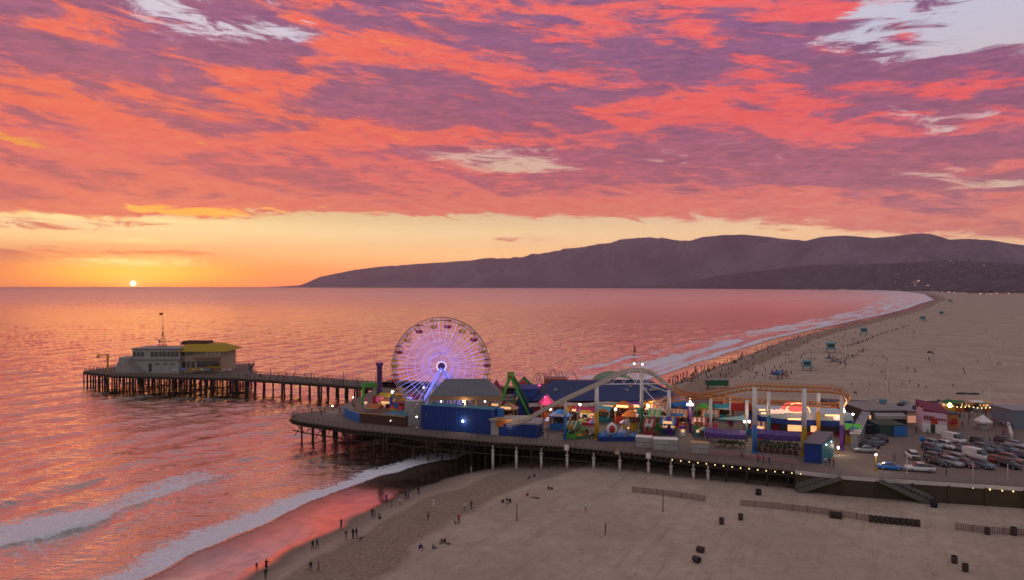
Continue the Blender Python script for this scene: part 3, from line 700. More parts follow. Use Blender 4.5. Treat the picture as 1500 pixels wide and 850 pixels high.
# cross bracing between bents, cap beams
m = MB()
for u in np.arange(0, 132, 3.9):
    a = np.array(front[0])+PU*(u+0.8)-PV*0.6; b_ = a+PV*58
    pts = [a+PV*k for k in np.arange(0.5, 60, 1.0)]
    pts = [q for q in pts if inside(q[0], q[1]-.4, dpoly)]
    if len(pts) > 3:
        m.bar((*pts[0], DK-1.15), (*pts[-1], DK-1.15), .32, .34)
        if int(u/3.9) % 2 == 0:
            for k in range(0, len(pts)-5, 5):
                m.bar((*pts[k], DK-1.2), (*pts[k+4], 2.2), .08, .2); m.bar((*pts[k], 2.2), (*pts[k+4], DK-1.2), .08, .2)
child(m.build('cross_brace', wood_dk), pier)
def festoon(root, spots, r=.10):
    m = MB()
    for (x, y, z) in spots: m.ball((x, y, z), r, 6, 4)
    return child(m.build('light_string', lamp_y), root)
sp = []
for px in np.arange(985, 1178, 12.5):
    pyf = float(np.interp(px, [940,1050,1165,1180], [664,677,689,690.3])); q = D(px, pyf); sp.append((q[0]-.1, q[1]-.25, DK-.55-.1*random.random()))
festoon(pier, sp, .09)

# retaining wall and the parking deck behind it
rw = tag(empty('retaining_wall', (wallf[0][0], wallf[0][1], 0)), 'dark olive retaining wall below the car park, with two stairs', 'wall')
m = MB()
for a, b in zip(wallf[:-1], wallf[1:]):
    m.prism([a, b, (b[0]+.1, b[1]+.6), (a[0]+.1, a[1]+.6)], -0.5, DK-.36)
child(m.build('wall_face', wallc), rw)
m = MB(); m.wall([(p[0]-.05, p[1]-.02) for p in wallf[:-1]]+[(120,111)], DK-.7, DK-.02, .34); child(m.build('coping', concrete), rw)
m = MB()
for (p, a) in lerp_line(wallf[1:], 6.0): m.box((p[0]+.02, p[1]-.1, 3.2), (.35, .3, 6.6), a)
child(m.build('buttress', wallc), rw)
child(railing([(p[0], p[1]+.3) for p in wallf[1:]], t=.05, rails=(1,.8,.6,.4,.2)).build('railing', grey), rw)
sp = []
for px, py in [(1369,707),(1384.5,708.5),(1400,709.5),(1409,710.5),(1424,712),(1449,714.5),(1467,716),(1483,717)]:
    q = D(px, py-4); sp.append((q[0]-.1, q[1]-.35, DK-.75))
festoon(rw, sp, .10)
def stairs(a, b, w=1.25):
    """flight along the wall from a=(x,y) at deck level to b=(x,y,z) on the sand"""
    root = tag(empty('beach_stairs', (b[0], b[1], b[2])), None, 'stairs', 'stairs from the car park to the beach')
    A = Vector((a[0], a[1], DK-.1)); B = Vector(b); d = (B-A); hd = Vector((d.x, d.y, 0)).normalized(); nrm = Vector((hd.y, -hd.x, 0))
    if nrm.y > 0: nrm = -nrm
    n = 26; m = MB(); ang = math.atan2(hd.y, hd.x)
    for k in range(n):
        c = A+d*((k+.5)/n)+nrm*(w/2+.2); m.box((c.x, c.y, c.z-.25), (math.hypot(d.x, d.y)/n*1.05, w, .5), ang)
    child(m.build('steps', mat('worn_step_concrete',(.20,.18,.165),.9,var=.25)), root)
    for k_ in (0.1, w+.3):
        m = MB(); m.bar(A+nrm*k_+Vector((0,0,.05)), B+nrm*k_+Vector((0,0,.05)), .12, .6); child(m.build('stringer', mat('dark_stringer',(.12,.11,.10),.8)), root)
        m = MB()
        for k in range(0, n+1, 2):
            c = A+d*(k/n)+nrm*k_; m.tube([(c.x, c.y, c.z+.5), (c.x, c.y, c.z+1.35)], .03, 5)
        for hh_ in (1.35, 1.0): m.bar(A+nrm*k_+Vector((0,0,hh_)), B+nrm*k_+Vector((0,0,hh_)), .06)
        child(m.build('handrail', grey), root)
    return root
b1 = (wallf[0][0]+.3, wallf[0][1]-.1); t = stairs(wallf[1], (*b1, near_ground(*b1))); t['label'] = 'grey stairs going down to the left from the car park corner to the sand'
b2 = D(1362,705.1); t = stairs(wallf[2], (*b2, near_ground(b2[0], b2[1]-1))); t['label'] = 'grey stairs going down to the right to a black bin'
# pavements: the plaza and parking surface
m = MB(); m.prism([(wallf[0][0]+3, wallf[0][1]+1.6), (wallf[1][0], wallf[1][1]+1.2), (wallf[2][0], wallf[2][1]+.9), (wallf[3][0], wallf[3][1]+.9), (174, 99), (172, 179), (116, 199), (75, 190), (70,152)], DK+.004, DK+.012)
tag(m.build('parking_pavement', plaza_m), kind='structure')

# ================================================================ the long fishing pier
muni_f = [D(345,553.2), D(400,556.5), D(480,562), D(545,567), (20, 221)]
long_pier = tag(empty('fishing_pier', (muni_f[0][0], muni_f[0][1], 0)), 'long narrow timber pier leading out to the end platform', 'pier')
muni_r = [(p[0]+4.2, p[1]+11.5) for p in muni_f]
plat = [D(122,543.5), D(168,549), D(262,551.5), D(345,553.2), muni_r[0], (-113, 296), (-119, 316), (-150, 318), (-177, 306)]
m = MB(); m.prism(muni_f+muni_r[::-1], DK-.5, DK); child(m.build('deck', wood_deck), long_pier)
m = MB(); m.prism(plat, DK-.52, DK-.01); child(m.build('end_platform', wood_deck), long_pier)
m = MB(); m.wall([(p[0], p[1]-.06) for p in plat[:4]]+[(p[0], p[1]-.06) for p in muni_f], DK-1.3, DK-.5, .3)
for a, b in zip(muni_f[:-1], muni_f[1:]): pass
child(m.build('stringer', wood_dk), long_pier)
child(railing([(p[0], p[1]+.25) for p in muni_f], t=.08).build('railing', wood_rail), long_pier)
child(railing([(p[0], p[1]-.3) for p in muni_r], t=.08).build('railing', wood_rail), long_pier)
child(railing([(plat[i][0], plat[i][1]+.2) for i in (8,0,1,2,3)], t=.08).build('railing', wood_rail), long_pier)
child(railing([(plat[i][0], plat[i][1]-.2) for i in (4,5,6,7,8)], t=.08).build('railing', wood_rail), long_pier)
n_p = 0
spots = []
for k, (p, a) in enumerate(lerp_line(muni_f, 4.4)):
    for w_ in (0.6, 5.8, 10.8):
        spots.append((p[0]+4.2*w_/11.5, p[1]+w_, .30))
    if k % 4 == 1: spots.append((p[0]+1.0, p[1]+.7, .34))
pf = lerp_line(plat[:4], 2.3)
for (p, a) in pf: spots.append((p[0]+random.uniform(-.3,.3), p[1]+.7, random.uniform(.24,.42)))
for x in np.arange(-178, -108, 3.6):
    for y in np.arange(283, 314, 5.5):
        if inside(x, y, plat): spots.append((x+random.uniform(-.5,.5), y, .3))
for i, (x, y, r_) in enumerate(spots[:100]):
    m = MB(); m.tube([(x+random.uniform(-.3,.3), y, -2.5), (x, y, DK-.5)], r_, 7); child(m.build('pile', wood_dk), long_pier)
m = MB()
for (x, y, r_) in spots[100:]: m.tube([(x, y, -2.5), (x, y, DK-.5)], r_, 6)
o = child(m.build('rear_piles', wood_dk), long_pier); o['kind'] = 'stuff'
m = MB()
for k, (p, a) in enumerate(lerp_line(muni_f, 4.4)):
    m.bar((p[0], p[1]+.4, DK-.8), (p[0]+4.1, p[1]+11.2, DK-.8), .35, .4)
for x in np.arange(-176, -112, 7.0): m.bar((x, 290, DK-.9), (x+5, 290, .8), .12, .22); m.bar((x+5, 290, DK-.9), (x, 290, .8), .12, .22)
m.bar((-178,287,2.6), (-112,271,2.6), .2, .25)
child(m.build('cross_brace', wood_dk), long_pier)

# --- harbour office
def windows(root, pts, z0, h, w, n, mt=glass, y_off=-.06, frame=True):
    """row of n windows on the face from pts[0] to pts[1]"""
    a = np.array(pts[0]); b = np.array(pts[1]); ang = math.atan2(b[1]-a[1], b[0]-a[0]); nv = np.array([math.sin(ang), -math.cos(ang)])
    for k in range(n):
        c = a+(b-a)*((k+.5)/n)+nv*.03
        m = MB(); m.box((c[0], c[1], z0+h/2), (w, .10, h), ang); child(m.build('window', mt), root)
def house(name, label, cat, x0, x1, y0, y1, z0, z1, wm_, rz=0.0):
    root = tag(empty(name, ((x0+x1)/2, y0, z0)), label, cat); m = MB(); m.box(((x0+x1)/2, (y0+y1)/2, (z0+z1)/2), (x1-x0, y1-y0, z1-z0)); child(m.build('wall', wm_), root); return root
Yh = 281
x0, x1 = XY(190,Yh), XY(262,Yh)
ho = house('harbour_office', 'weathered white two-storey harbour office with a rooftop mast on the pier end', 'building', x0, x1, Yh, Yh+14, DK, ZZ(527,Yh), offwhite)
m = MB(); xa = XY(168,Yh); m.prism([(xa+1.5,Yh+.2),(x0,Yh+.2),(x0,Yh+10),(xa+1.5,Yh+10)], DK, ZZ(524,Yh)); m.prism([(xa,Yh+.5),(xa+1.5,Yh+.5),(xa+1.5,Yh+9.8),(xa,Yh+9.8)], DK, ZZ(534,Yh), [ZZ(538,Yh),ZZ(527,Yh),ZZ(527,Yh),ZZ(538,Yh)]); child(m.build('wing', offwhite), ho)
m = MB(); m.box(((x0+x1)/2+.3, Yh+7.2, (ZZ(527,Yh)+ZZ(512,Yh))/2), (x1-x0-.6, 12.5, ZZ(512,Yh)-ZZ(527,Yh))); child(m.build('upper_storey', offwhite), ho)
m = MB(); m.box(((x0+x1)/2+.3, Yh+7.2, ZZ(511.4,Yh)), (x1-x0+.4, 13.4, .35)); m.box(((x0+x1)/2, Yh+6.8, ZZ(526.5,Yh)), (x1-x0+.8, 14.6, .3)); child(m.build('roof', grey), ho)
windows(ho, [(x0+.6,Yh+.92),(x0+5.5,Yh+.92)], ZZ(523,Yh), 1.9, 1.2, 3); windows(ho, [(x0+8,Yh+.92),(x1-.5,Yh+.92)], ZZ(523,Yh), 2.0, 1.35, 7)
m = MB(); m.box((x0+8.4, Yh-.04, DK+2.4), (1.2,.12,3.4)); child(m.build('door', dgrey), ho)
windows(ho, [(x0+10,Yh),(x1-1,Yh)], DK+3.6, .5, 1.6, 3)
m = MB(); m.bar((x0-.4,Yh-.8,ZZ(527,Yh)), (x0+6.5,Yh-.8,DK+.4), 1.2, .35); m.bar((x0-.4,Yh-1.3,ZZ(524,Yh)), (x0+6.5,Yh-1.3,DK+1.3), .08, .1); child(m.build('stair', grey), ho)
child(railing([(xa+1.6,Yh+.5),(x0-.1,Yh+.5)], z=ZZ(524,Yh), t=.06).build('railing', grey), ho)
mx = XY(238.5,Yh+5); zt = ZZ(511,Yh)
m = MB()
for (a, b) in ((-1.1,-1.1),(1.1,-1.1),(1.1,1.1),(-1.1,1.1)): m.bar((mx+a,Yh+5+b,zt), (mx+a*.12,Yh+5+b*.12,zt+6.5), .12)
for k in range(4):
    z_ = zt+.8+k*1.4; s_ = 1.1*(1-(z_-zt)/7.4); m.lathe([(s_*1.35,z_),(s_*1.35,z_+.08)], (mx,Yh+5,0), 4, False, math.pi/4)
m.tube([(mx,Yh+5,zt+5), (mx,Yh+5,ZZ(456,Yh+5))], [.14,.05], 6); m.bar((mx-1.6,Yh+5,zt+2.4), (mx+1.6,Yh+5,zt+2.4), .15); m.bar((mx-.9,Yh+5,zt+8), (mx+.9,Yh+5,zt+8), .08)
m.ball((mx-1.5,Yh+5,zt+2.8), .4); child(m.build('mast', dgrey), ho)
m = MB(); m.add([(mx,Yh+5,ZZ(458,Yh+5)),(mx-1.6,Yh+5,ZZ(459,Yh+5)),(mx-1.5,Yh+5.1,ZZ(462.5,Yh+5)),(mx,Yh+5,ZZ(461.5,Yh+5))], [(0,1,2,3)]); child(m.build('flag', red), ho)
# --- restaurant with the yellow roof
Yr = 284; x0, x1 = XY(264,Yr), XY(324,Yr)
re = house('pier_restaurant', 'tan restaurant with a wide yellow hipped roof at the pier end', 'building', x0, x1, Yr, Yr+15, DK, ZZ(514,Yr), cream)
zr = ZZ(514,Yr)
m = MB(); cx, cy = (x0+x1)/2, Yr+7.5
def hip(m, x0, x1, y0, y1, z0, z1, rx0, rx1, ry0, ry1, th=.18):
    vs = [(x0,y0,z0),(x1,y0,z0),(x1,y1,z0),(x0,y1,z0),(rx0,ry0,z1),(rx1,ry0,z1),(rx1,ry1,z1),(rx0,ry1,z1),(x0,y0,z0-th),(x1,y0,z0-th),(x1,y1,z0-th),(x0,y1,z0-th)]
    m.add(vs, [(0,1,5,4),(1,2,6,5),(2,3,7,6),(3,0,4,7),(4,5,6,7),(8,9,1,0),(9,10,2,1),(10,11,3,2),(11,8,0,3),(11,10,9,8)])
hip(m, XY(254,Yr), XY(333,Yr), Yr-2.2, Yr+16.5, zr-.1, ZZ(504,Yr+4), XY(268,Yr), XY(312,Yr), Yr+4, Yr+11); child(m.build('roof', mustard), re)
m = MB(); m.box((XY(287,Yr+6), Yr+7.5, ZZ(502.5,Yr+5)), (11.5, 6.5, 1.5), 0, .9); child(m.build('roof_lantern', brown), re)
windows(re, [(XY(300,Yr),Yr),(XY(324,Yr),Yr)], ZZ(519.5,Yr), 1.25, 1.3, 4, white); windows(re, [(XY(266,Yr),Yr),(XY(286,Yr),Yr)], DK+2.0, 2.6, 1.4, 3); windows(re, [(XY(288,Yr),Yr),(XY(322,Yr),Yr)], DK+2.2, 2.7, 1.9, 5)
windows(re, [(XY(266,Yr),Yr),(XY(284,Yr),Yr)], ZZ(521,Yr), 1.3, 1.2, 3)
m = MB(); m.box((XY(305,Yr), Yr-1.0, ZZ(524,Yr)), (11.5, 2.0, .25)); m.bar((XY(318,Yr),Yr-1.2,ZZ(524,Yr)), (XY(336,Yr),Yr-1.2,DK+2), 1.0, .3); child(m.build('balcony', tan), re)
for px in (291, 312):
    m = MB(); 
    if px == 291: m.box((XY(298,Yr),Yr-2.2,DK+1.9), (9,2.6,.2)); m.box((XY(298,Yr),Yr-3.4,DK+1.6), (9,.1,.6))
    else: m.box((XY(318,Yr),Yr-2.2,DK+2.7), (6,2.4,.2)); m.box((XY(318,Yr),Yr-3.35,DK+2.45), (6,.1,.5))
    child(m.build('awning', mustard), re)
# yellow davit
yx = XY(163,283)
dv = tag(empty('boat_davit', (yx,280.5,DK)), 'yellow boat davit standing at the left end of the platform', 'crane')
m = MB(); m.bar((yx,280.5,DK-2.2), (yx,280.5,ZZ(519,280.5)), .55); child(m.build('post', yellow), dv)
m = MB(); m.bar((yx+.5,280.5,ZZ(519.5,280.5)), (yx-4.4,280.5,ZZ(520,280.5)), .3,.35); m.tube([(yx-4.2,280.5,ZZ(520,280.5)), (yx-4.2,280.5,ZZ(527,280.5))], .08, 5); m.box((yx-3.9,280.5,ZZ(522.5,280.5)), (1.1,.5,.9)); child(m.build('boom', yellow), dv)

# ================================================================ lamps
def street_lamp(x, y, h, label, two=False, post=dgrey, z=DK, glob=.26, power=0):
    r_ = tag(empty('street_lamp', (x, y, z)), label, 'lamp', 'lit lamps on the pier')
    m = MB(); m.tube([(x,y,z),(x,y,z+h)], [.13,.09], 8); m.lathe([(.24,z),(.24,z+.3),(.13,z+.4)], (x,y,0), 8)
    if two: m.bar((x-.55,y,z+h-.1), (x+.55,y,z+h-.1), .09)
    child(m.build('post', post), r_)
    for s_ in ((-.55,.55) if two else (0,)):
        m = MB(); m.ball((x+s_, y, z+h+glob*.8), glob, 10, 7); child(m.build('globe', lamp_w), r_)
    if power:
        ld = bpy.data.lights.new('lamp_light', 'POINT'); ld.energy = power*1.9; ld.color = (1.0,.80,.58); ld.shadow_soft_size = .3
        lo = bpy.data.objects.new('lamp_light', ld); COL.objects.link(lo); lo.location = (x, y-.1, z+h+glob*2.4); child(lo, r_)
    return r_
def lampat(px, py, Y, label, **k):
    x = XY(px, Y); z = ZZ(py, Y); street_lamp(x, Y, max(1.2, z-DK-.2), label, **k)
LAMPS = [
 (517,582,205,'slim lamp by the green gate frame on the left pier edge',dict(glob=.2,power=60)),
 (487,601,197,'low lamp at the bare left tip of the amusement pier',dict(glob=.18,power=50)),
 (574.7,574.7,196,'lamp on a teal post left of the big wheel',dict(post=teal,glob=.32,power=250)),
 (620.6,567.6,184,'small bright lamp against the lit leg of the wheel',dict(glob=.16,power=120)),
 (806,600,172,'white lamp under the climbing track beside the lilac posts',dict(glob=.3,power=300)),
 (849.6,593,172,'lamp on a blue post before the magenta arcade',dict(post=blue2,glob=.28,power=350)),
 (901.8,600,171,'lamp on a yellow post right of the tall yellow column',dict(post=yellow,glob=.3,power=350)),
 (949,594,180,'lamp seen between the crossed braces of the coaster hill',dict(glob=.26,power=250)),
 (1011,593,167,'twin lamp on a purple post right of the coaster hill',dict(post=purple,two=True,glob=.3,power=400)),
 (1071.7,596,178,'lamp behind the teal shade sail',dict(post=pink,glob=.26,power=250)),
 (1094,618,158,'low twin lamp beside the tall blue column',dict(two=True,glob=.27,power=300)),
 (1236.7,602.7,155,'lamp on the purple footed column at the park corner',dict(glob=.24,power=250)),
 (1249.4,607,152,'lamp at the foot of the long pale roof',dict(glob=.22,power=200)),
 (1228,662,146,'low warm lamp beside the small blue kiosk',dict(glob=.24,power=160,post=mustard)),
 (1283,666,133,'lamp on a yellow post at the head of the right hand stairs',dict(glob=.2,power=160,post=mustard)),
 (572,627,176,'tiny lamp at the foot of the brown board wall',dict(glob=.10,power=0)),
 (747,623,163.5,'low lamp over the end of the blue wall',dict(glob=.14,power=60)),
 (1094+138,575,190,'small lamp on the roofs behind the upper track',dict(glob=.1,power=0)),
]
for a in LAMPS[:-1]: lampat(*a[:4], **a[4])
for i, px in enumerate((392, 428, 452, 500, 548)):
    q = D(px, 559+ (px-345)*.055); street_lamp(q[0], q[1]+3, 5.2, ['lamp standard nearest the restaurant','second lamp standard from the restaurant','middle lamp standard','fourth lamp standard from the restaurant','lamp standard nearest the big wheel'][i]+' on the fishing pier', glob=.16)
for o in [o for o in scn.objects if 'lamp standard' in str(o.get('label')) and 'fishing pier' in str(o.get('label'))]:
    o['group'] = 'unlit lamp standards on the fishing pier'
    for c in o.children:
        if c.name.startswith('globe'): c.data.materials[0] = grey

# ================================================================ ferris wheel
WY = 188.0; WX = XY(646,WY); WZ = ZZ(535.5,WY); WR = 13.25
fw = tag(empty('ferris_wheel', (WX,WY,DK)), 'big wheel lit violet and blue with red and yellow gondolas', 'ferris wheel')
def circ(r, y, n=72, c=(WX,WZ)): return [(c[0]+r*math.cos(2*math.pi*k/n), y, c[1]+r*math.sin(2*math.pi*k/n)) for k in range(n)]
m = MB()
for yy in (-1.1, 1.1):
    m.tube(circ(WR, WY+yy), .10, 5, closed=True); m.tube(circ(WR-.85, WY+yy), .07, 5, closed=True)
    for k in range(80):
        a = 2*math.pi*k/80; b = 2*math.pi*(k+.5)/80
        m.bar((WX+WR*math.cos(a),WY+yy,WZ+WR*math.sin(a)), (WX+(WR-.85)*math.cos(b),WY+yy,WZ+(WR-.85)*math.sin(b)), .05)
for k in range(40):
    a = 2*math.pi*k/40; m.bar((WX+WR*math.cos(a),WY-1.1,WZ+WR*math.sin(a)), (WX+WR*math.cos(a),WY+1.1,WZ+WR*math.sin(a)), .06)
child(m.build('rim', cream), fw)
for k in range(60):
    a = 2*math.pi*(k+.5)/60; m = MB()
    for yy in (-1, 1):
        m.bar((WX+(1.1 if k % 3 == 0 else 3.0)*math.cos(a),WY+yy*1.7,WZ+(1.1 if k % 3 == 0 else 3.0)*math.sin(a)), (WX+(WR-1.3)*math.cos(a),WY+yy*1.1,WZ+(WR-1.3)*math.sin(a)), .06)
        m.bar((WX+(WR-1.3)*math.cos(a),WY+yy*1.1,WZ+(WR-1.3)*math.sin(a)), (WX+(WR-.1)*math.cos(a),WY+yy*1.1,WZ+(WR-.1)*math.sin(a)), .05)
    child(m.build('spoke', led_v if k % 2 else mat('led_spoke_blue', (.2,.25,1.0), .5, var=0, emit=(.2,.22,1.0), es=.85)), fw)
m = MB()
for r_ in (3.0, 5.0, 7.0, 9.2): m.tube(circ(r_, WY-1.35, 60), .035, 4, closed=True)
child(m.build('light_ring', led_v), fw)
m = MB(); m.tube(circ(1.25, WY-2.3, 32, (WX+.35,WZ)), .16, 6, closed=True); child(m.build('hub_ring', led_w), fw)
m = MB(); m.tube([(WX+.35,WY-2.25,WZ),(WX+.2,WY+2.4,WZ)], .9, 20); child(m.build('hub', purple), fw)
for (dx_, yy, mm) in ((-7.2,-2.6,led_b),(6.8,-2.6,led_b),(-7.2,2.6,led_b),(6.8,2.6,led_b)):
    m = MB(); m.bar((WX+.2,WY+yy*.85,WZ-.4), (WX+dx_,WY+yy*1.3,DK), .45, .4); 
    o = child(m.build('leg', mm), fw)
    m = MB(); m.bar((WX+.9,WY+yy*.95,WZ-1.0), (WX+dx_+1.3,WY+yy*1.45,DK+.4), .20, .2); 
    c = m.build('handrail', cream); sub(c, o)
gond = []
for k in range(20):
    a = math.pi/2-R(8.5)+2*math.pi*k/20; gx, gz = WX+(WR-.35)*math.cos(a), WZ+(WR-.35)*math.sin(a)
    mt = mat('gondola_red',(.46,.02,.03),.5) if k % 2 == 0 else mat('gondola_yellow',(.80,.40,.04),.5)
    g = MB(); g.lathe([(.15,-2.65),(.75,-2.6),(1.05,-2.2),(1.12,-1.75),(1.0,-1.75)], (gx,WY,gz), 12); o = child(g.build('gondola', mt), fw)
    g = MB(); g.lathe([(1.15,-.55),(.9,-.32),(.12,-.05)], (gx,WY,gz), 12); c = g.build('canopy', mt); sub(c, o)
    g = MB(); g.tube([(gx,WY,gz-2.3),(gx,WY,gz)], .06, 6)
    for (ax, ay) in ((-.95,0),(.95,0)): g.tube([(gx+ax,WY+ay,gz-1.8),(gx+ax,WY+ay,gz-.5)], .035, 5)
    g.bar((gx,WY-1.1,gz), (gx,WY+1.1,gz), .09); c = g.build('hanger', grey); sub(c, o)
    o['label'] = 'dark red gondola' if k % 2 == 0 else 'mustard yellow gondola'
m = MB(); m.box((WX,WY,DK+.3), (17,7,.6)); child(m.build('boarding_platform', grey), fw)

# ================================================================ blue wall building, pavilion, left side
A, B_, C_ = D(617.5,628.5), D(720,637.5), D(787,642)
bw = tag(empty('blue_building', (A[0],A[1],DK)), 'long royal blue building along the front edge, tall left and low right', 'building')
off = lambda p, k: (p[0]+PV[0]*k, p[1]+PV[1]*k)
m = MB(); m.prism([A, B_, off(B_,4.5), off(A,4.5)], DK, DK+6.0); child(m.build('wall', blue), bw)
m = MB(); m.prism([(B_[0]+.01,B_[1]), C_, off(C_,4.0), off(B_,4.0)], DK, DK+2.95); child(m.build('low_wall', blue), bw)
m = MB(); m.prism([off(A,.4), off(B_,.4), off(B_,4.2), off(A,4.2)], DK+6.0, DK+6.06); child(m.build('roof', teal), bw)
m = MB(); m.prism([off(B_,.6), off(C_,.6), off(C_,3.6), off(B_,3.6)], DK+2.96, DK+3.6, [DK+3.3]*2+[DK+4.2]*2); child(m.build('awning', offwhite), bw)
m = MB()
for (p, a) in lerp_line([A,B_], 2.45): m.box((p[0]-.0, p[1]-.04, DK+3), (.05,.05,5.9), a)
for (p, a) in lerp_line([B_,C_], 2.45): m.box((p[0], p[1]-.04, DK+1.5), (.05,.05,2.9), a)
child(m.build('seam', blue2), bw)
q = (A[0]+(B_[0]-A[0])*.60, A[1]+(B_[1]-A[1])*.60); m = MB(); m.ball((q[0],q[1]-.25,ZZ(616.8,q[1])), .26); child(m.build('wall_lamp', lamp_w), bw)
ld = bpy.data.lights.new('wall_light', 'POINT'); ld.energy = 90; ld.color = (1,.85,.7); ld.shadow_soft_size = .2
lo = bpy.data.objects.new('wall_light', ld); COL.objects.link(lo); lo.location = (q[0]-.1,q[1]-.9,ZZ(616.8,q[1])); child(lo, bw)
q = (A[0]+.6, A[1]-.2); m = MB(); m.lathe([(.01,0),(.7,0)], (0,0,0), 14); m = MB(); m.tube([(q[0]+1,q[1]-.35,ZZ(607,q[1])),(q[0]+1,q[1]-.2,ZZ(607,q[1]))], .42, 14); child(m.build('round_sign', grey), bw)

pv_ = tag(empty('metal_roof_pavilion', (XY(630,172),170,DK)), 'open pavilion with a ribbed grey metal hip roof behind the blue wall', 'pavilion')
X0, X1, Y0, Y1 = XY(629,175), XY(733,175), 175.0, 184.6
ze = ZZ(580,175); zr = ZZ(555.5,181)
m = MB(); hip(m, X0, X1, Y0, Y1, ze, zr, X0+3.4, X1-3.4, 180.6, 181.0, .1); child(m.build('roof', metalroof), pv_)
m = MB()
for k in range(34):
    t_ = (k+.5)/34; xx = X0+(X1-X0)*t_; xr = min(max(xx, X0+3.4), X1-3.4); f_ = 1.0
    if xx < X0+3.4: f_ = (xx-X0)/3.4
    if xx > X1-3.4: f_ = (X1-xx)/3.4
    m.bar((xx,Y0,ze+.05), (xx,Y0+(180.6-Y0)*f_,ze+(zr-ze)*f_+.05), .07,.1)
m.bar((X0+3.4,180.8,zr+.05),(X1-3.4,180.8,zr+.05), .35,.15)
o = child(m.build('roof_rib', grey), pv_)
m = MB(); m.box(((X0+X1)/2,Y0-.05,ze-.62), (X1-X0+.2,.25,1.0)); m.box((X0-.05,(Y0+Y1)/2,ze-.62), (.25,Y1-Y0,1.0)); m.box((X1+.05,(Y0+Y1)/2,ze-.62), (.25,Y1-Y0,1.0)); child(m.build('fascia', tan), pv_)
for k in range(7):
    for yy in (Y0+.3, Y1-.3):
        m = MB(); m.box((X0+.4+(X1-X0-.8)*k/6, yy, (DK+ze-.3)/2), (.35,.35,ze-.3-DK)); child(m.build('column', cream), pv_)
m = MB(); m.box(((X0+X1)/2,Y0+3,DK+1.6), (X1-X0-2,4,3.2)); m.box(((X0+X1)/2-3,Y0+2.4,DK+3.9), (5,3,1.6)); m.box(((X0+X1)/2+4.4,Y0+2.4,DK+3.8), (5,3,1.4)); child(m.build('counter', teal), pv_)
for k in range(3):
    m = MB(); m.ball((X0+3+k*5.6,Y0+.9,ze-1.6), .22, 8, 6); child(m.build('ceiling_lamp', lamp_w), pv_)
ld = bpy.data.lights.new('pavilion_light', 'POINT'); ld.energy = 350; ld.color = (1,.7,.4); ld.shadow_soft_size = .5
lo = bpy.data.objects.new('pavilion_light', ld); COL.objects.link(lo); lo.location = ((X0+X1)/2,Y0-.6,ze-1.9); child(lo, pv_)
# white stair tower left of the blue building
tb = tag(empty('white_entry_structure', (XY(606,176),176,DK)), 'white stepped entrance structure left of the blue building', 'booth')
m = MB(); xx = XY(606,177)
for k in range(7): m.box((xx-2.2+k*.62, 177+k*.1, DK+.6+k*.42), (.62,3.2,1.2+k*.84))
m.box((xx-.3,180,DK+2.9), (4.6,2.6,5.8)); child(m.build('body', offwhite), tb)
m = MB(); m.tube([(xx+.9,176.4,DK+2.2),(xx+.9,176.2,DK+2.2)], .75, 16); child(m.build('round_emblem', tan), tb)
m = MB(); m.ball((xx+.9,175.95,DK+2.3), .2, 8, 6); child(m.build('wall_lamp', lamp_w), tb)
m = MB(); m.box((xx-2.9,176.2,DK+1.5), (.25,.25,4.4)); m.box((xx-3.6,176.6,DK+1.4), (1.7,.3,2.8)); child(m.build('gate_post', aqua), tb)
# brown board enclosure with teal flat roof and curved blue wall
p0, p1, p2, p3 = D(504,606), D(514,614.5), D(527,619.5), D(594,625.5)
bb = tag(empty('brown_board_building', (p2[0],p2[1],DK)), 'low brown boarded enclosure with a teal roof and curved blue end', 'building')
m = MB(); m.prism([p2, p3, off(p3,9), off(p2,8)], DK, DK+2.6); child(m.build('wall', brown), bb)
m = MB(); m.prism([off((p2[0]+6,p2[1]-2.4),.5), off(p3,.5), off(p3,8.4), off((p2[0]+6,p2[1]-2.4),7)], DK+2.6, DK+2.72); child(m.build('roof', teal), bb)
m = MB(); m.wall([p2, p3], DK+2.45, DK+2.75, .3); child(m.build('coping', tan), bb)
m = MB(); m.wall([p0, ((p0[0]+p1[0])/2-.4,(p0[1]+p1[1])/2-.3), p1, p2], DK, DK+2.3, .3); child(m.build('curved_wall', blue2), bb)
# green goal-like gate and the purple tower
gx, gy = XY(532,206), 206
gg = tag(empty('green_gate_frame', (gx,gy,DK)), 'bright green square gate frame at the left of the park', 'gate')
for q in (0, 4.3):
    m = MB(); m.bar((gx+q,gy,DK),(gx+q,gy,ZZ(561,gy)), .75); child(m.build('post', green), gg)
m = MB(); m.box((gx+2.15,gy,ZZ(564,gy)), (5.1,.9,1.2)); child(m.build('crossbeam', green), gg)
gx, gy = XY(556,202), 202
dt = tag(empty('drop_tower', (gx,gy,DK)), 'narrow purple drop tower ride left of the big wheel', 'ride')
m = MB()
for (a, b) in ((-.55,-.55),(.55,-.55),(.55,.55),(-.55,.55)): m.bar((gx+a,gy+b,DK),(gx+a,gy+b,ZZ(535,gy)), .22)
for k in range(14): z_ = DK+.5+k*.9; m.box((gx,gy,z_), (1.2,1.2,.1)); m.bar((gx-.55,gy-.57,z_),(gx+.55,gy-.57,z_+.9), .07)
m.box((gx,gy,(DK+ZZ(535,gy))/2), (.75,.75,ZZ(535,gy)-DK)); child(m.build('tower', mat('dusky_purple',(.09,.03,.12),.6)), dt)
m = MB(); m.box((gx,gy,ZZ(533.5,gy)), (1.9,1.5,.8)); child(m.build('crown', violet), dt)
m = MB(); m.box((gx,gy-1,DK+2.6), (2.4,.8,.9)); m.box((gx,gy-.75,DK+3.3), (2.4,.2,1.2)); child(m.build('seat', mustard), dt)

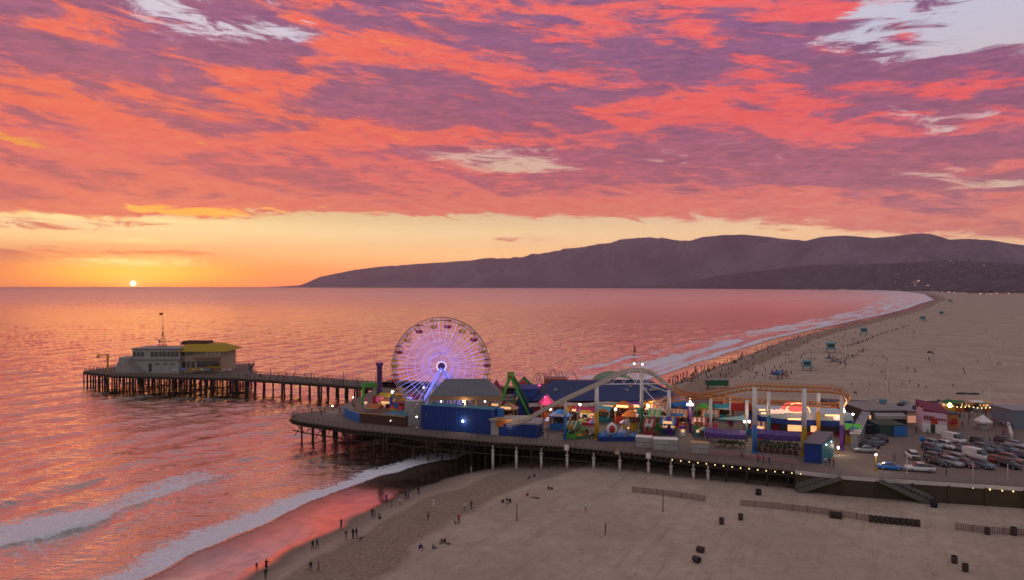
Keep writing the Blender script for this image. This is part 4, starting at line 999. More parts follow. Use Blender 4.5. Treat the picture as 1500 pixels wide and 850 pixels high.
# ================================================================ roller coaster
def cat_rom(pts, n=10):
    pts = [np.array(p, float) for p in pts]; P_ = [2*pts[0]-pts[1]]+pts+[2*pts[-1]-pts[-2]]; out = []
    for i in range(1, len(P_)-2):
        for k in range(n):
            t = k/n; a, b, c, d = P_[i-1:i+3]
            out.append(.5*((2*b)+(c-a)*t+(2*a-5*b+4*c-d)*t*t+(3*b-3*c+d-a)*t**3))
    out.append(pts[-1]); return out
def track(m, pts, gauge=1.0, depth=.9, r=.09):
    c = cat_rom(pts, 10); L = []; Rr = []; Bt = []
    for i, p in enumerate(c):
        d = c[min(i+1,len(c)-1)]-c[max(i-1,0)]; h = np.array([d[0],d[1]]); h = h/(np.linalg.norm(h)+1e-9); nx = np.array([-h[1],h[0],0])
        L.append(p+nx*gauge/2); Rr.append(p-nx*gauge/2); Bt.append(p+np.array([0,0,-depth]))
    m.tube(L, r, 6); m.tube(Rr, r, 6); m.tube(Bt, r*1.6, 6)
    acc_ = 0
    for i in range(1, len(c)):
        acc_ += np.linalg.norm(c[i]-c[i-1])
        if acc_ > .9:
            acc_ = 0; m.bar(L[i], Rr[i], .09); m.bar(L[i], Bt[i], .08); m.bar(Rr[i], Bt[i], .08); m.bar(Bt[i], L[i-1], .06)
TP = lambda px, py, Y: (XY(px,Y), Y, ZZ(py,Y))
rc = tag(empty('roller_coaster', (XY(874,160),160,DK)), 'roller coaster with a pale lift hill and orange track on coloured columns', 'roller coaster')
hillpts = [TP(742,620,161), TP(768,614,160), TP(800,596.5,159.6), TP(830,582,159.4), TP(874,562,161), TP(905,547,164), TP(920,541.5,166), TP(940,540.5,168), TP(955,545,168), TP(970,556,167), TP(984,566,166)]
m = MB(); track(m, hillpts, 1.3, .8, .11)
cc = cat_rom(hillpts, 10); m.tube([p+np.array([0,-.95,.25]) for p in cc], .06, 5); m.tube([p+np.array([0,-.95,-.35]) for p in cc], .22, 6)
child(m.build('lift_hill_track', mat('pale_track', (.50,.42,.34), .6)), rc)
m = MB(); 
for a_, b_ in zip(cc[:-1:2], cc[2::2]): 
    m.bar(a_+np.array([0,.95,-.25]), b_+np.array([0,.95,-.25]), .7, .08)
child(m.build('walkway', grey), rc)
upA = [TP(984,566,166), TP(1000,573,165), TP(1020,577.5,163), TP(1045,579,162), TP(1070,581.5,162), TP(1095,584.5,164), TP(1130,587,164), TP(1180,589,163), TP(1215,591,161), TP(1236,588,156), TP(1240,580,151), TP(1232,572,148), TP(1215,568.5,146.5), TP(1178,567.5,145.5), TP(1140,566.5,146.5), TP(1105,565,148.5), TP(1082,567.5,151), TP(1060,572,154), TP(1036,577,158), TP(1010,580,164), TP(985,583,172), TP(950,590,182), TP(900,600,186)]
m = MB(); track(m, upA, 1.25, .95, .12); child(m.build('orange_track', track_or), rc)
m = MB(); cc = cat_rom(upA, 10)
for sgn in (-1,1):
    m.tube([p+np.array([0,sgn*1.0,.55]) for p in cc[90:]], .045, 4)
for p in cc[90::3]:
    for sgn in (-1,1): m.tube([p+np.array([0,sgn*1.0,-.1]), p+np.array([0,sgn*1.0,.55])], .035, 4)
child(m.build('walkway_rail', track_or), rc)
def column(px, topy, Y, low, lab, w=.75, split=.45):
    x = XY(px,Y); zt = ZZ(topy,Y); zs = DK+(zt-DK)*split
    m = MB(); m.tube([(x,Y,zs),(x,Y,zt)], w/2*1.0, 12); child(m.build('column', white), rc)
    m = MB(); m.tube([(x,Y,DK),(x,Y,zs)], w/2*1.04, 12); m.lathe([(w*.8,DK),(w*.8,DK+.25),(w*.5,DK+.3)], (x,Y,0), 12); o = child(m.build('column_foot', low), rc)
column(828,586,159.4,blue2,'', .62, .62); column(874,566,160.4,yellow,'', .95, .52); column(940,545,168,dgreen,'', .85, .40); column(980,572,165,purple,'', .85, .42)
column(1041,580,162,pink,'', .7, .25); column(1070,583,176,magenta,'', .6,.3); column(1094,586,163,teal,'', .8,.4); column(1105.5,568,147.5,blue2,'', .95, .43); column(1126,571,158,teal,'', .75,.5)
column(1178,569,145,mustard,'', 1.0, .42); column(1199,573,163,yellow,'', .85,.55); column(1233,572,150,purple,'', .8,.42); column(1011,579,168,purple,'',.55,.55); column(955,592,186,grey,'',.5,.5); column(1236,590,158,white,'',.5,.5)
# hill truss between columns 940 and 980 and mast
m = MB()
def pt(px,py,Y): return TP(px,py,Y)
m.bar(pt(940,560,168),pt(980,575,165),.18); m.bar(pt(874,563,161),pt(980,562,165),.22); m.bar(pt(940,566,168),pt(980,610,165),.2); m.bar(pt(980,578,165),pt(941,606,168),.2); m.bar(pt(940,609,168),pt(980,610,165),.2)
m.bar(pt(941,606,168),pt(958,628,166),.15)
for i in range(6):
    a = 880+i*17; m.bar(pt(a,562,162+.5*i),pt(a+9,np.interp(a+9,[874,905,920,940,970,984],[564,549,543,542,558,568]),162+.5*i),.1); m.bar(pt(a+17,562,162.5+.5*i),pt(a+9,np.interp(a+9,[874,905,920,940,970,984],[564,549,543,542,558,568]),162+.5*i),.1)
m.tube([pt(940,545,168),pt(940,524,168)], .07, 6)
child(m.build('truss', white), rc)
for (px,py,Y) in ((941,534,168),(929,533,168)):
    m = MB(); m.ball(pt(px,py,Y), .22, 8, 6); child(m.build('marker_lamp', lamp_w), rc)
m = MB(); m.bar(pt(929,541,168),pt(929,533.5,168),.08); child(m.build('marker_post', white), rc)
# station at the foot of the lift
st = tag(empty('coaster_station', (XY(748,164),164,DK)), 'white and orange loading station at the foot of the lift hill', 'station')
m = MB(); m.box((XY(748,165.5),166.5,DK+1.9), (9.5,4.2,3.6)); child(m.build('body', offwhite), st)
m = MB(); m.box((XY(738,165),164.2,DK+3.2), (3.4,.3,2.0)); child(m.build('sign_panel', orange), st)
m = MB(); m.box((XY(748,165.5),166.5,DK+3.85), (10.4,5,.25)); child(m.build('roof', cream), st)
m = MB(); m.box((XY(733,167),167.6,DK+5.0), (1.7,1.2,1.9)); child(m.build('control_box', blue2), st)

# ================================================================ rides and booths behind
# swinging ship ride with green A frames
sx, sy = XY(748,190), 189
sh_ = tag(empty('swinging_ship_ride', (sx,sy,DK)), 'swinging ship ride hung between green A-shaped frames', 'ride')
zt = ZZ(552,sy)
for yy in (0, 5.5):
    m = MB(); m.bar((sx,sy+yy,zt),(sx-4.4,sy+yy-1,DK),.65,.55); m.bar((sx,sy+yy,zt),(sx+5.4,sy+yy-1,DK),.65,.55); m.box((sx,sy+yy,zt), (1.9,1.0,1.2)); child(m.build('frame', green), sh_)
    m = MB(); m.bar((sx-2.6,sy+yy-.5,DK+4.4),(sx+3.1,sy+yy-.5,DK+4.4),.25); m.bar((sx+.7,sy+yy,zt-.3),(sx+7.2,sy+yy-1.2,DK),.4,.4); child(m.build('brace', dgreen), sh_)
m = MB(); m.tube([(sx,sy-.6,zt),(sx,sy+6.1,zt)], .4, 10); child(m.build('axle', red), sh_)
prof = []
m = MB(); n_ = 13
grid = []
for i in range(n_):
    t_ = (i/(n_-1)-.5)*2; bx = sx-.8+t_*4.4; bz = DK+2.2+2.2*t_*t_; hw = 1.5*(1-abs(t_)**3*.75)
    grid.append([(bx, sy+2.7-hw, bz+1.1), (bx, sy+2.7-hw*.7, bz), (bx, sy+2.7, bz-.3), (bx, sy+2.7+hw*.7, bz), (bx, sy+2.7+hw, bz+1.1)])
m.sheet(grid, .12); child(m.build('boat', tan), sh_)
m = MB(); 
for q in (-2.6, 2.0): m.bar((sx,sy+2.7,zt-.3),(sx-.4+q,sy+2.7,DK+4.0),.16)
child(m.build('swing_arm', dgreen), sh_)

def tent(name, label, cat, px, Y, pyb, pyt, wpx, mt, wallmt=None, n=8, group=None, wall_to=None, rot=0):
    x = XY(px,Y); r_ = wpx/2*Y/F; zb, zt = ZZ(pyb,Y), ZZ(pyt,Y)
    root = tag(empty(name, (x,Y,DK)), label, cat, group)
    m = MB(); m.lathe([(r_,zb-.35),(r_,zb),(r_*.55,zb+(zt-zb)*.42),(r_*.18,zb+(zt-zb)*.8),(.04,zt)], (x,Y,0), n, n > 9, rot); child(m.build('canopy', mt), root)
    for k in range(4):
        a = math.pi/4+k*math.pi/2+rot; m = MB(); m.tube([(x+r_*.9*math.cos(a),Y+r_*.9*math.sin(a),DK),(x+r_*.9*math.cos(a),Y+r_*.9*math.sin(a),zb)], .09, 6); child(m.build('pole', cream), root)
    if wallmt:
        m = MB(); m.lathe([(r_*.7,DK),(r_*.7,DK+(zb-DK)*.5),(r_*.62,DK+(zb-DK)*.5)], (x,Y,0), n, False, rot); child(m.build('counter', wallmt), root)
    return root
tent('ride_tent','magenta and plum peaked tent between the pavilion and the green frames','tent',727,195,577,556,30,magenta,dred,6)
tent('ride_tent','deep green domed canopy behind the swinging ship','tent',768,216,563,551,25,dgreen,dred,12)
t = tent('ride_tent','small pink glowing tent under the climbing track','tent',801,182,590,577,26,pink,orange,6)
m = MB(); m.ball((XY(798,181),180,ZZ(582,180)), .28); child(m.build('lamp', neon_p), t)
ld = bpy.data.lights.new('pink_light','POINT'); ld.energy = 300; ld.color = (1,.15,.35); lo = bpy.data.objects.new('pink_light', ld); COL.objects.link(lo); lo.location = (XY(798,179),178.5,ZZ(583,179)); child(lo, t)
x, y = XY(766,205), 205
t = tag(empty('red_lantern_booth', (x,y,DK)), 'round booth glowing red beside the pink ride', 'booth')
m = MB(); m.lathe([(1.2,DK),(1.25,ZZ(575,y)),(1.25,ZZ(562,y)),(.5,ZZ(558,y)),(.05,ZZ(556,y))], (x,y,0), 14); child(m.build('body', red), t)
m = MB(); m.ball((x,y-.7,ZZ(570,y)), .95, 12, 8, .8); child(m.build('lantern', neon_r), t)
# pink spinning ride with arched arms
x, y = XY(797,213), 213
t = tag(empty('pink_spinning_ride', (x,y,DK)), 'round ride glowing hot pink with thin dark arches above it', 'ride')
m = MB(); m.lathe([(5.0,DK),(5.2,ZZ(574,y)),(4.0,ZZ(573,y))], (x,y,0), 24); child(m.build('platform', blue), t)
zc = ZZ(566,y)
for k in range(10):
    a = 2*math.pi*k/10; m = MB(); m.ball((x+3.6*math.cos(a),y+3.6*math.sin(a)*.9,zc-.3+.5*math.sin(a*2)), .95, 8, 6, .55); child(m.build('car', neon_p if k % 2 else pink), t)
m = MB(); m.lathe([(.8,ZZ(575,y)),(.6,zc+.4),(1.4,zc+.6)], (x,y,0), 12); child(m.build('spindle', magenta), t)
for (pa, pb, ptop, Ya) in ((781,793,547,211),(785,800,545.5,214),(789,804,547.5,217),(804,815,541,213),(806,818,542,216),(817,826,544.5,214),(828,845,543.5,212),(830,848,548,216)):
    xa, xb = XY(pa,Ya), XY(pb,Ya); z0_ = ZZ(567,Ya); zt_ = ZZ(ptop,Ya); m = MB()
    m.tube([(xa+(xb-xa)*(1-math.cos(math.pi*k/14))/2, Ya, z0_+(zt_-z0_)*math.sin(math.pi*k/14)**.8) for k in range(15)], .085, 5)
    child(m.build('arch', dgrey if pa < 828 else tan), t)
x, y = XY(832,208), 208
t = tag(empty('teal_globe_ride', (x,y,DK)), 'teal and violet globe ride car at the right of the pink ride', 'ride')
m = MB(); m.ball((x,y,ZZ(565,y)), 1.5, 12, 8); child(m.build('globe', aqua), t)
m = MB(); m.tube([(x,y,DK),(x,y,ZZ(570,y))], .5, 10); child(m.build('stand', tan), t)
m = MB(); m.box((x-1.2,y-1.2,ZZ(562,y)), (1.2,1.0,.6)); child(m.build('lamp_bar', led_v), t)

# arcade with blue roof
Ya = 186; X0, X1 = XY(782,Ya), XY(1000,Ya); X0_a = X0
ar = tag(empty('arcade_building', (X0,Ya,DK)), 'wide arcade with a dark blue roof, white band and magenta front behind the hill', 'building')
m = MB(); m.box(((X0+X1)/2,Ya+8,(DK+11.2)/2), (X1-X0,15.5,4.2)); child(m.build('wall', magenta), ar)
m = MB(); hip(m, X0-.6, X1+.6, Ya-.6, Ya+17, 11.9, 15.4, X0+6, X1-6, Ya+11, Ya+15, .1); child(m.build('roof', mat('navy_roof',(.012,.028,.11),.7,var=.2,scale=.3)), ar)
m = MB(); g_ = [[(X0-1.4+ (X1-X0+2)*i/16, Ya-1.0+.2*j, 11.2+.55*math.sin(i/16*math.pi*3)**2-(0 if j else .0)-.9*(1-j)) for j in (0,1)] for i in range(17)]; m.sheet(g_, .12, False); child(m.build('white_band', offwhite), ar)
m = MB(); g_ = []
xa, xb = XY(872,205), XY(930,205)
for i in range(13):
    a = math.pi*i/12; g_.append([((xa+xb)/2-(xb-xa)/2*math.cos(a), yy, 13.6+3.0*math.sin(a)) for yy in (199, 212)])
m.sheet(g_, .12); child(m.build('vault', mat('pale_green_vault',(.10,.22,.12),.6)), ar)
for k in range(9):
    cx = X0+3+k*(X1-X0-6)/8; mt = [red,orange,yellow,magenta,lit_win,red,orange,lit_win,magenta][k]
    m = MB(); m.box((cx,Ya-.12,DK+1.7), (2.9,.3,2.6)); child(m.build('opening', [dgrey,brown,dgrey][k % 3]), ar)
    m = MB(); m.box((cx,Ya-.5,DK+3.35), (3.5,.8,.4)); child(m.build('sign_panel', mt), ar)
m = MB(); m.box((XY(773,190),193,DK+3.6), (5.5,8,7.2)); m.box((XY(773,190),193,DK+7.4), (6.2,8.6,.3)); child(m.build('side_block', blue), ar)
m = MB(); m.box((XY(815,198),202.5,DK+4.4), (6.5,6,8.8)); child(m.build('rear_block', mat('terracotta',(.30,.09,.06),.7)), ar)

# game booths
def booth(label, px, Y, w, h, wallm, roofm, signm=None, d=3.0, ph=1.1, lit=False, rz=R(-18)):
    x = XY(px,Y); root = tag(empty('game_booth', (x,Y,DK), rz), label, 'booth', 'game and food booths in the park')
    def c(o): o.parent = root; return o
    m = MB(); m.box((0,d/2,h*.22), (w,d,h*.44)); c(m.build('counter', wallm))
    for (a, b) in ((-1,0),(1,0),(-1,1),(1,1)):
        m = MB(); m.box((a*(w/2-.1), .1+b*(d-.2), h*.72), (.16,.16,h*.56)); c(m.build('post', cream))
    m = MB(); m.box((0,d-.15,h*.72), (w-.1,.15,h*.55)); c(m.build('back_wall', lit_win if lit else brown))
    kind = (int(px*7+Y)) % 3; m = MB()
    if kind == 0:
        n_ = max(5, int(w/.45)|1)
        for q in range(n_):
            m.cur = q % 2; xa = -w/2-.3+(w+.6)*q/n_; xb = xa+(w+.6)/n_
            m.prism([(xa,-.6),(xb,-.6),(xb,d+.2),(xa,d+.2)], h-.1, h, [h,h,h+ph,h+ph]); m.box(((xa+xb)/2,-.6,h-.22),(xb-xa-.02,.06,.32))
    elif kind == 1:
        hip(m, -w/2-.4, w/2+.4, -.5, d+.3, h, h+ph+.3, -w*.12, w*.12, d*.45, d*.55, .2)
    else:
        m.prism([(-w/2-.3,-.4),(w/2+.3,-.4),(w/2+.3,d/2),(-w/2-.3,d/2)], h, h, [h+.1,h+.1,h+ph,h+ph]); m.prism([(-w/2-.3,d/2+.01),(w/2+.3,d/2+.01),(w/2+.3,d+.3),(-w/2-.3,d+.3)], h, h, [h+ph,h+ph,h+.1,h+.1])
        m.cur = 1; m.box((0,-.42,h+.02),(w+.6,.06,.25))
    c(m.build('roof', [roofm, cream]))
    m = MB(); rd = random.Random(int(px*13))
    for q in range(14): m.cur = rd.randrange(4); m.ball((rd.uniform(-w/2+.3,w/2-.3), rd.choice([d-.5,.2,.5]), rd.uniform(h*.48,h*.92)), rd.uniform(.12,.24), 6, 4)
    c(m.build('prize_display', [pink, aqua, yellow, white]))
    if signm: m = MB(); m.box((0,-.68,h+.35), (w*.7,.12,.6)); c(m.build('sign_panel', signm))
    return root
booth('blue striped canopy stand left of the slim blue column',818,170,4.2,3.6,blue2,blue2,white)
booth('magenta roofed stand under the white arcade band',858,176,4.6,3.4,magenta,magenta,yellow,lit=True)
booth('orange and red stand right of the yellow lamp post',912,178,4.4,4.4,red,orange,neon_o)
booth('yellow topped stand beside the green column',922,171,3.2,3.4,yellow,orange)
booth('red booth under the crossed braces',962,178,5.5,3.6,red,orange,white)
booth('bright green booth right of the green column foot',958,170,2.6,3.6,green,green)
booth('orange stand behind the purple footed column',992,172,4.6,3.4,orange,orange,blue2)
booth('orange topped stand at the left end of the purple awning',1040,172,3.8,3.2,pink,orange,aqua)
booth('teal booth behind the teal shade sail',1062,182,5.0,3.2,teal,teal)
booth('green booth in front of the slim blue column',835,161,2.8,2.6,green,dgreen,yellow)
booth('small brown stand below the magenta front',845,180,3.2,3,brown,red,lit_win)
booth('orange stand in front of the swinging ship',742,180,4,3.6,orange,tan,lit_win)
booth('yellow stand behind the brown enclosure',545,186,3.4,2.6,yellow,orange)
booth('orange and red stand at the foot of the purple tower',566,192,3.6,3.0,red,orange,lit_win)
booth('mustard stand between the teal lamp and the wheel leg',588,190,3.6,3.4,mustard,mustard,pink)
booth('pink roofed stand behind the wheel leg',600,196,3.4,3.6,pink,magenta,led_v)
booth('olive stand left of the teal lamp post',562,199,3.2,3.6,green,mustard)
for (l_,px_,Y_,w_,h_,a_,b__,c__) in [
 ('purple stand under the climbing track',812,186,3.4,3.6,purple,magenta,lit_win),('striped red and white stand before the arcade',836,184,3.2,3.2,white,red,yellow),('teal topped stand right of the tall yellow column',884,180,3.0,3.0,teal,aqua,orange),
 ('plum stand between the lamp post and the green column',930,182,3.4,3.8,dred,purple,neon_o),('small red stand under the crossed braces',950,163,2.4,2.6,red,dred,white),('navy stand behind the longest white container',978,165,3.0,2.8,blue,blue2,lit_win),
 ('brown stand right of the purple lamp post',1024,164,3.0,2.8,brown,dred,orange),('lime stand by the left end of the awning',1030,180,3.4,3.4,green,green,yellow),('rust coloured stand under the orange track',1052,190,4.0,3.4,brown,orange,red),
 ('grey stall on the deck behind the diner sign',1108,188,4.4,3.0,grey,metalroof,lit_win),('blue stand behind the tall blue column',1100,165,3.0,2.8,blue2,blue,white),('low red stall left of the diner',1112,160,3.0,2.6,red,dred,lit_win),
 ('dark stall under the pavilion edge',726,186,2.8,3.4,brown,dred,lit_win),('navy stall behind the swinging ship',762,200,4.0,3.8,blue,blue,None),('orange stall left of the wheel leg',578,183,3.0,2.6,orange,red,yellow),('pale stall at the drop tower foot',552,196,2.6,2.8,white,pink,None)]:
    booth(l_, px_, Y_, w_, h_, a_, b__, c__, lit=(int(px_) % 3 == 0))
# inflatable-like blue slide dome
x, y = XY(998,182), 182
t = tag(empty('blue_dome_pavilion', (x,y,DK)), 'bright blue dome over a dark blue body right of the coaster hill', 'pavilion')
m = MB(); m.lathe([(3.0,ZZ(598,y)),(2.8,ZZ(590,y)),(1.9,ZZ(585,y)),(.05,ZZ(582,y))], (x,y,0), 16); child(m.build('dome', blue2), t)
m = MB(); m.lathe([(2.4,DK),(2.4,ZZ(598,y))], (x,y,0), 12); child(m.build('body', blue), t)
# green palm-like ornaments (plants)
def shrub(px, Y, h, r_, label, mt=leaf, group='planted shrubs in the park', z=DK, n=90):
    x = XY(px,Y); root = tag(empty('shrub', (x,Y,z)), label, 'plant', group)
    m = MB(); m.tube([(x,Y,z),(x,Y,z+h*.6)], [.08,.04], 5); child(m.build('stem', wood_dk), root)
    m = MB()
    for k in range(n):
        a = random.uniform(0,6.283); e = random.uniform(-.4,1.4); q = r_*random.uniform(.4,1); c = Vector((x+q*math.cos(a)*math.cos(e), Y+q*math.sin(a)*math.cos(e), z+h*.5+h*.5*math.sin(e)*random.uniform(.5,1)))
        u = Vector((random.uniform(-1,1),random.uniform(-1,1),random.uniform(-1,1))).normalized()*.22; v = u.orthogonal().normalized()*.12
        m.add([c-u, c+v, c+u, c-v], [(0,1,2,3)])
    child(m.build('foliage', mt), root); return root
for (px, Y, h, r_, l) in ((952,168,3.4,1.0,'lime green leafy ornament beside the green column'),(968,163,2.2,.9,'dark shrub right of the second white container'),(1019,176,4.0,.9,'tall dark shrub right of the purple lamp post'),(790,163,2.6,.8,'dark shrub at the end of the blue wall'),(734,176,3.2,.9,'yellow green shrub left of the swinging ship'),(868,161,1.2,1.0,'low shrub at the foot of the yellow column')):
    shrub(px, Y, h, r_, l, mat('lime_leaves',(.12,.26,.03),.7,var=.3,scale=3) if 'lime' in l or 'yellow green' in l else leaf)

# water ride front: blue wave tubs with a shark mouth figure
x, y = XY(905,160), 160.5
t = tag(empty('shark_ride', (x,y,DK)), 'blue wave ride with a gaping red mouthed shark beside the yellow column', 'ride')
m = MB(); g_ = [[(x-4.6+i*.62, y-2.2+j*1.1, DK+1.0+.55*math.sin(i*.95+j)+.25*math.sin(j*2.0)) for j in range(5)] for i in range(15)]; m.sheet(g_, .9); child(m.build('wave_base', blue2), t)
m = MB(); m.box((x-.2,y,DK+.5), (9.0,4.6,1.0)); child(m.build('tub', blue), t)
m = MB(); 
for i in range(7): m.ball((x-3.6+i*1.15, y-2.1, DK+1.35+.3*math.sin(i*2)), .32, 7, 5, .6)
child(m.build('foam_crest', aqua), t)
hx, hz_ = XY(896,y), ZZ(626,y)
m = MB(); m.lathe([(.05,-.2),(.8,.1),(1.15,1.0),(1.0,1.9),(.4,2.6),(.02,2.9)], (hx,y-.3,hz_-1.6), 12, sx=1.15); child(m.build('shark_head', white), t)
m = MB(); m.ball((hx-.05,y-1.15,hz_-.2), .72, 10, 8, 1.25); child(m.build('mouth', red), t)
m = MB(); m.prism([(hx+1.6,y-.1),(hx+2.6,y-.1),(hx+2.6,y+.1),(hx+1.6,y+.1)], DK+1.8, DK+3, [DK+2.0,DK+3.2,DK+3.2,DK+2.0]); child(m.build('fin', white), t)
x2 = XY(919,y)
m = MB(); m.lathe([(.45,DK),(.5,DK+2.6),(.75,DK+3.2),(.3,DK+4.1),(.5,DK+4.5),(.05,DK+5.2)], (x2,y-.6,0), 10); child(m.build('centre_post', cream), t)
m = MB(); m.ball((x2,y-1.2,DK+2.9), .2, 7, 5); child(m.build('lamp', neon_o), t)
# a small kiddie ride of dark and green cars
x, y = XY(846,163.5), 163.5
t = tag(empty('kiddie_ride', (x,y,DK)), 'small roundabout with dark, green and yellow cars right of the blue column', 'ride')
m = MB(); m.lathe([(2.9,DK),(2.9,DK+.35),(2.6,DK+.4)], (x,y,0), 20); child(m.build('platform', dgreen), t)
m = MB(); m.tube([(x,y,DK+.3),(x,y,DK+3.4)], .2, 8)
for k in range(8): a = k*math.pi/4; m.bar((x,y,DK+3.0),(x+2.2*math.cos(a),y+2.2*math.sin(a),DK+2.0), .1)
child(m.build('spindle', green), t)
for k in range(8):
    a = k*math.pi/4; cx, cy = x+2.2*math.cos(a), y+2.2*math.sin(a); m = MB(); m.box((cx,cy,DK+.85), (1.1,.75,.6), a+1.57, .8); m.box((cx,cy,DK+1.3), (.25,.6,.6), a+1.57); m.ball((cx,cy,DK+1.6), .22, 7, 5)
    child(m.build('car', [black, green, yellow, dred, black, aqua, yellow, orange][k]), t)
# white containers
def container(px0, px1, pyt, pyb, label, side=None):
    a = D(px0,pyb-1.5); b = D(px1,pyb); ang = math.atan2(b[1]-a[1], b[0]-a[0]); Lc = math.hypot(b[0]-a[0], b[1]-a[1]); h = ZZ(pyt+4,(a[1]+b[1])/2+1)-DK
    root = tag(empty('storage_container', (a[0],a[1],DK), ang), label, 'container', 'white storage containers at the pier edge')
    m = MB(); m.box((Lc/2,1.2,h*.5), (Lc,2.4,h)); o = m.build('body', offwhite); o.parent = root
    m = MB(); m.box((Lc/2,1.2,h+.06), (Lc+.1,2.5,.12)); o = m.build('lid', white if side != 'brown' else tan); o.parent = root
    m = MB(); m.box((Lc/2,-.03,h*.55), (Lc*.98,.05,.06)); m.box((Lc*.5,-.03,h*.3), (.06,.05,h*.5)); o = m.build('seam', dgrey); o.parent = root
    if side == 'blue': m = MB(); m.box((Lc+.05,1.1,h*.52), (.12,2.1,h*.85)); o = m.build('end_door', blue); o.parent = root
container(931,954.5,636,656.5,'left white container, the narrow one beside the shark ride'); container(957,993,639,661,'longest white container, with a blue end door','blue'); container(1012.5,1039,645,665,'white container with a brown lid left of the purple awning','brown')
m = MB()
# patio restaurant: purple awnings and hedge
pa = tag(empty('patio_restaurant', (*D(1045,666),DK)), 'patio with long purple awnings over dark tables at the pier edge', 'restaurant')
def awn(pxa, pxb, pya, pyb, Ya_, Yb_, hang):
    m = MB(); g_ = []
    for i in range(13):
        t_ = i/12; px = pxa+(pxb-pxa)*t_; Yk = Ya_+(Yb_-Ya_)*t_; sag = 1.2*math.sin(math.pi*t_)+(.8 if i % 2 else 0)
        g_.append([TP(px, pya+(pyb-pya)*t_+sag-2, Yk+3.2), TP(px, pya+(pyb-pya)*t_+sag+5, Yk+.2), TP(px, pya+(pyb-pya)*t_+sag+hang, Yk)])
    m.sheet(g_, .08, False); child(m.build('awning', violet), pa)
awn(1033,1093,628,632,156,152,11); awn(1108,1173,629,634,151,147,12)
for px, Y in ((1034,157),(1062,155),(1091,153),(1109,151.5),(1140,149.5),(1172,147.5)):
    m = MB(); m.tube([(XY(px,Y),Y,DK),(XY(px,Y),Y,ZZ(636,Y))], .10, 7); child(m.build('post', cream), pa)
m = MB()
for i in range(7): m.box((XY(1112+i*9,148.5-.5*i), 148.5-.5*i, DK+.5), (.9,.7,1.0), R(-20))
child(m.build('planter_box', brown), pa)
m = MB(); q0, q1 = D(1040,667), D(1172,682)
for k in range(0,2): pass
m.wall([(q0[0],q0[1]+1.2),(q1[0],q1[1]+1.2)], DK, DK+.85, .12); child(m.build('glass_screen', mat('pinkish_screen',(.35,.2,.2),.3)), pa)
for k, (px, Y) in enumerate([(1052,152),(1060,153),(1068,151),(1078,151.5),(1120,149.5),(1132,148.5),(1145,148),(1158,147),(1128,152),(1148,151),(1163,150)]):
    x = XY(px,Y); tb_ = tag(empty('patio_table', (x,Y,DK)), [c_+' round table on the patio under the '+('left' if px < 1100 else 'right')+' purple awning' for c_ in ('leftmost','second','third','rightmost','leftmost','third','fifth','seventh','second','sixth','last')][k], 'table', 'patio tables')
    m = MB(); m.lathe([(.6,.72),(.6,.78)], (x,Y,DK), 12); child(m.build('tabletop', tan), tb_)
    m = MB(); m.tube([(x,Y,DK),(x,Y,DK+.72)], .06, 6); m.lathe([(.3,DK),(.28,DK+.05)], (x,Y,0), 8); child(m.build('leg', dgrey), tb_)
for i in range(9):
    px = 1113+i*6.8; Y = 149.2-.35*i; shrub(px, Y, 2.2+.5*random.random(), .9, ['leftmost','second','third','fourth','middle','sixth','seventh','eighth','rightmost'][i]+' of nine dark shrubs in planters under the right awning', group='hedge shrubs on the patio')
for i in range(6):
    px = 1056+i*6; Y = 153.5-.3*i; shrub(px, Y, 1.5, .8, ['leftmost','second','third','fourth','fifth','rightmost'][i]+' of six low shrubs under the left purple awning', group='hedge shrubs at the left patio')
# teal shade sail
t = tag(empty('shade_sail', (XY(1072,170),168,DK)), 'pale teal shade sail stretched above the left purple awning', 'shade sail')
m = MB(); m.add([TP(1048,613.5,172),TP(1070,611,166),TP(1092,608.5,162),TP(1092,616,158),TP(1072,615.5,162)], [(0,1,2,3,4),]); m.add([TP(1048,614,172),TP(1070,611.5,166),TP(1092,609,162),TP(1092,616.5,158),TP(1072,616,162)], [(4,3,2,1,0)]); child(m.build('sail', mat('pale_teal_sail',(.22,.45,.42),.7)), t)
m = MB(); m.tube([(XY(1048,172),172,DK),TP(1048,611,172)], .08, 6); m.tube([(XY(1092.5,162),162,DK),TP(1092.5,607,162)], .08, 6); child(m.build('post', cream), t)
# diner with the pink domed roof
Yd = 167; X0, X1 = XY(1118,Yd), XY(1240,Yd)
dn_ = tag(empty('domed_diner', (X0,Yd,DK)), 'white and blue banded diner with a glowing pink red dome and neon strips', 'restaurant')
m = MB(); m.prism([(X0,Yd+2),(X0+4,Yd-1),(X1-3,Yd-4),(X1,Yd-3),(X1,Yd+9),(X0,Yd+12)], DK, ZZ(618,Yd)); child(m.build('wall', dred), dn_)
m = MB(); m.prism([(X0-.3,Yd+1.6),(X0+4,Yd-1.6),(X1-3,Yd-4.6),(X1+.4,Yd-3.4),(X1+.4,Yd+9),(X0-.3,Yd+12)], ZZ(620,Yd), ZZ(612.5,Yd)); child(m.build('blue_band', blue), dn_)
m = MB(); m.prism([(X0+.2,Yd+1.9),(X0+4.2,Yd-1.3),(X1-3,Yd-4.3),(X1,Yd-3.1),(X1,Yd+8.6),(X0+.2,Yd+11.6)], ZZ(612.3,Yd), ZZ(603.5,Yd)); child(m.build('parapet', mat('pale_aqua_parapet',(.42,.52,.55),.6)), dn_)
cx = XY(1166,Yd)
m = MB(); m.lathe([(2.9,0),(2.85,.5),(2.3,1.4),(1.2,1.95),(.05,2.15)], (cx,Yd+1.6,ZZ(603.2,Yd)), 20); child(m.build('dome', mat('coral_dome',(.8,.12,.12),.5,var=0,emit=(1,.10,.10),es=.8)), dn_)
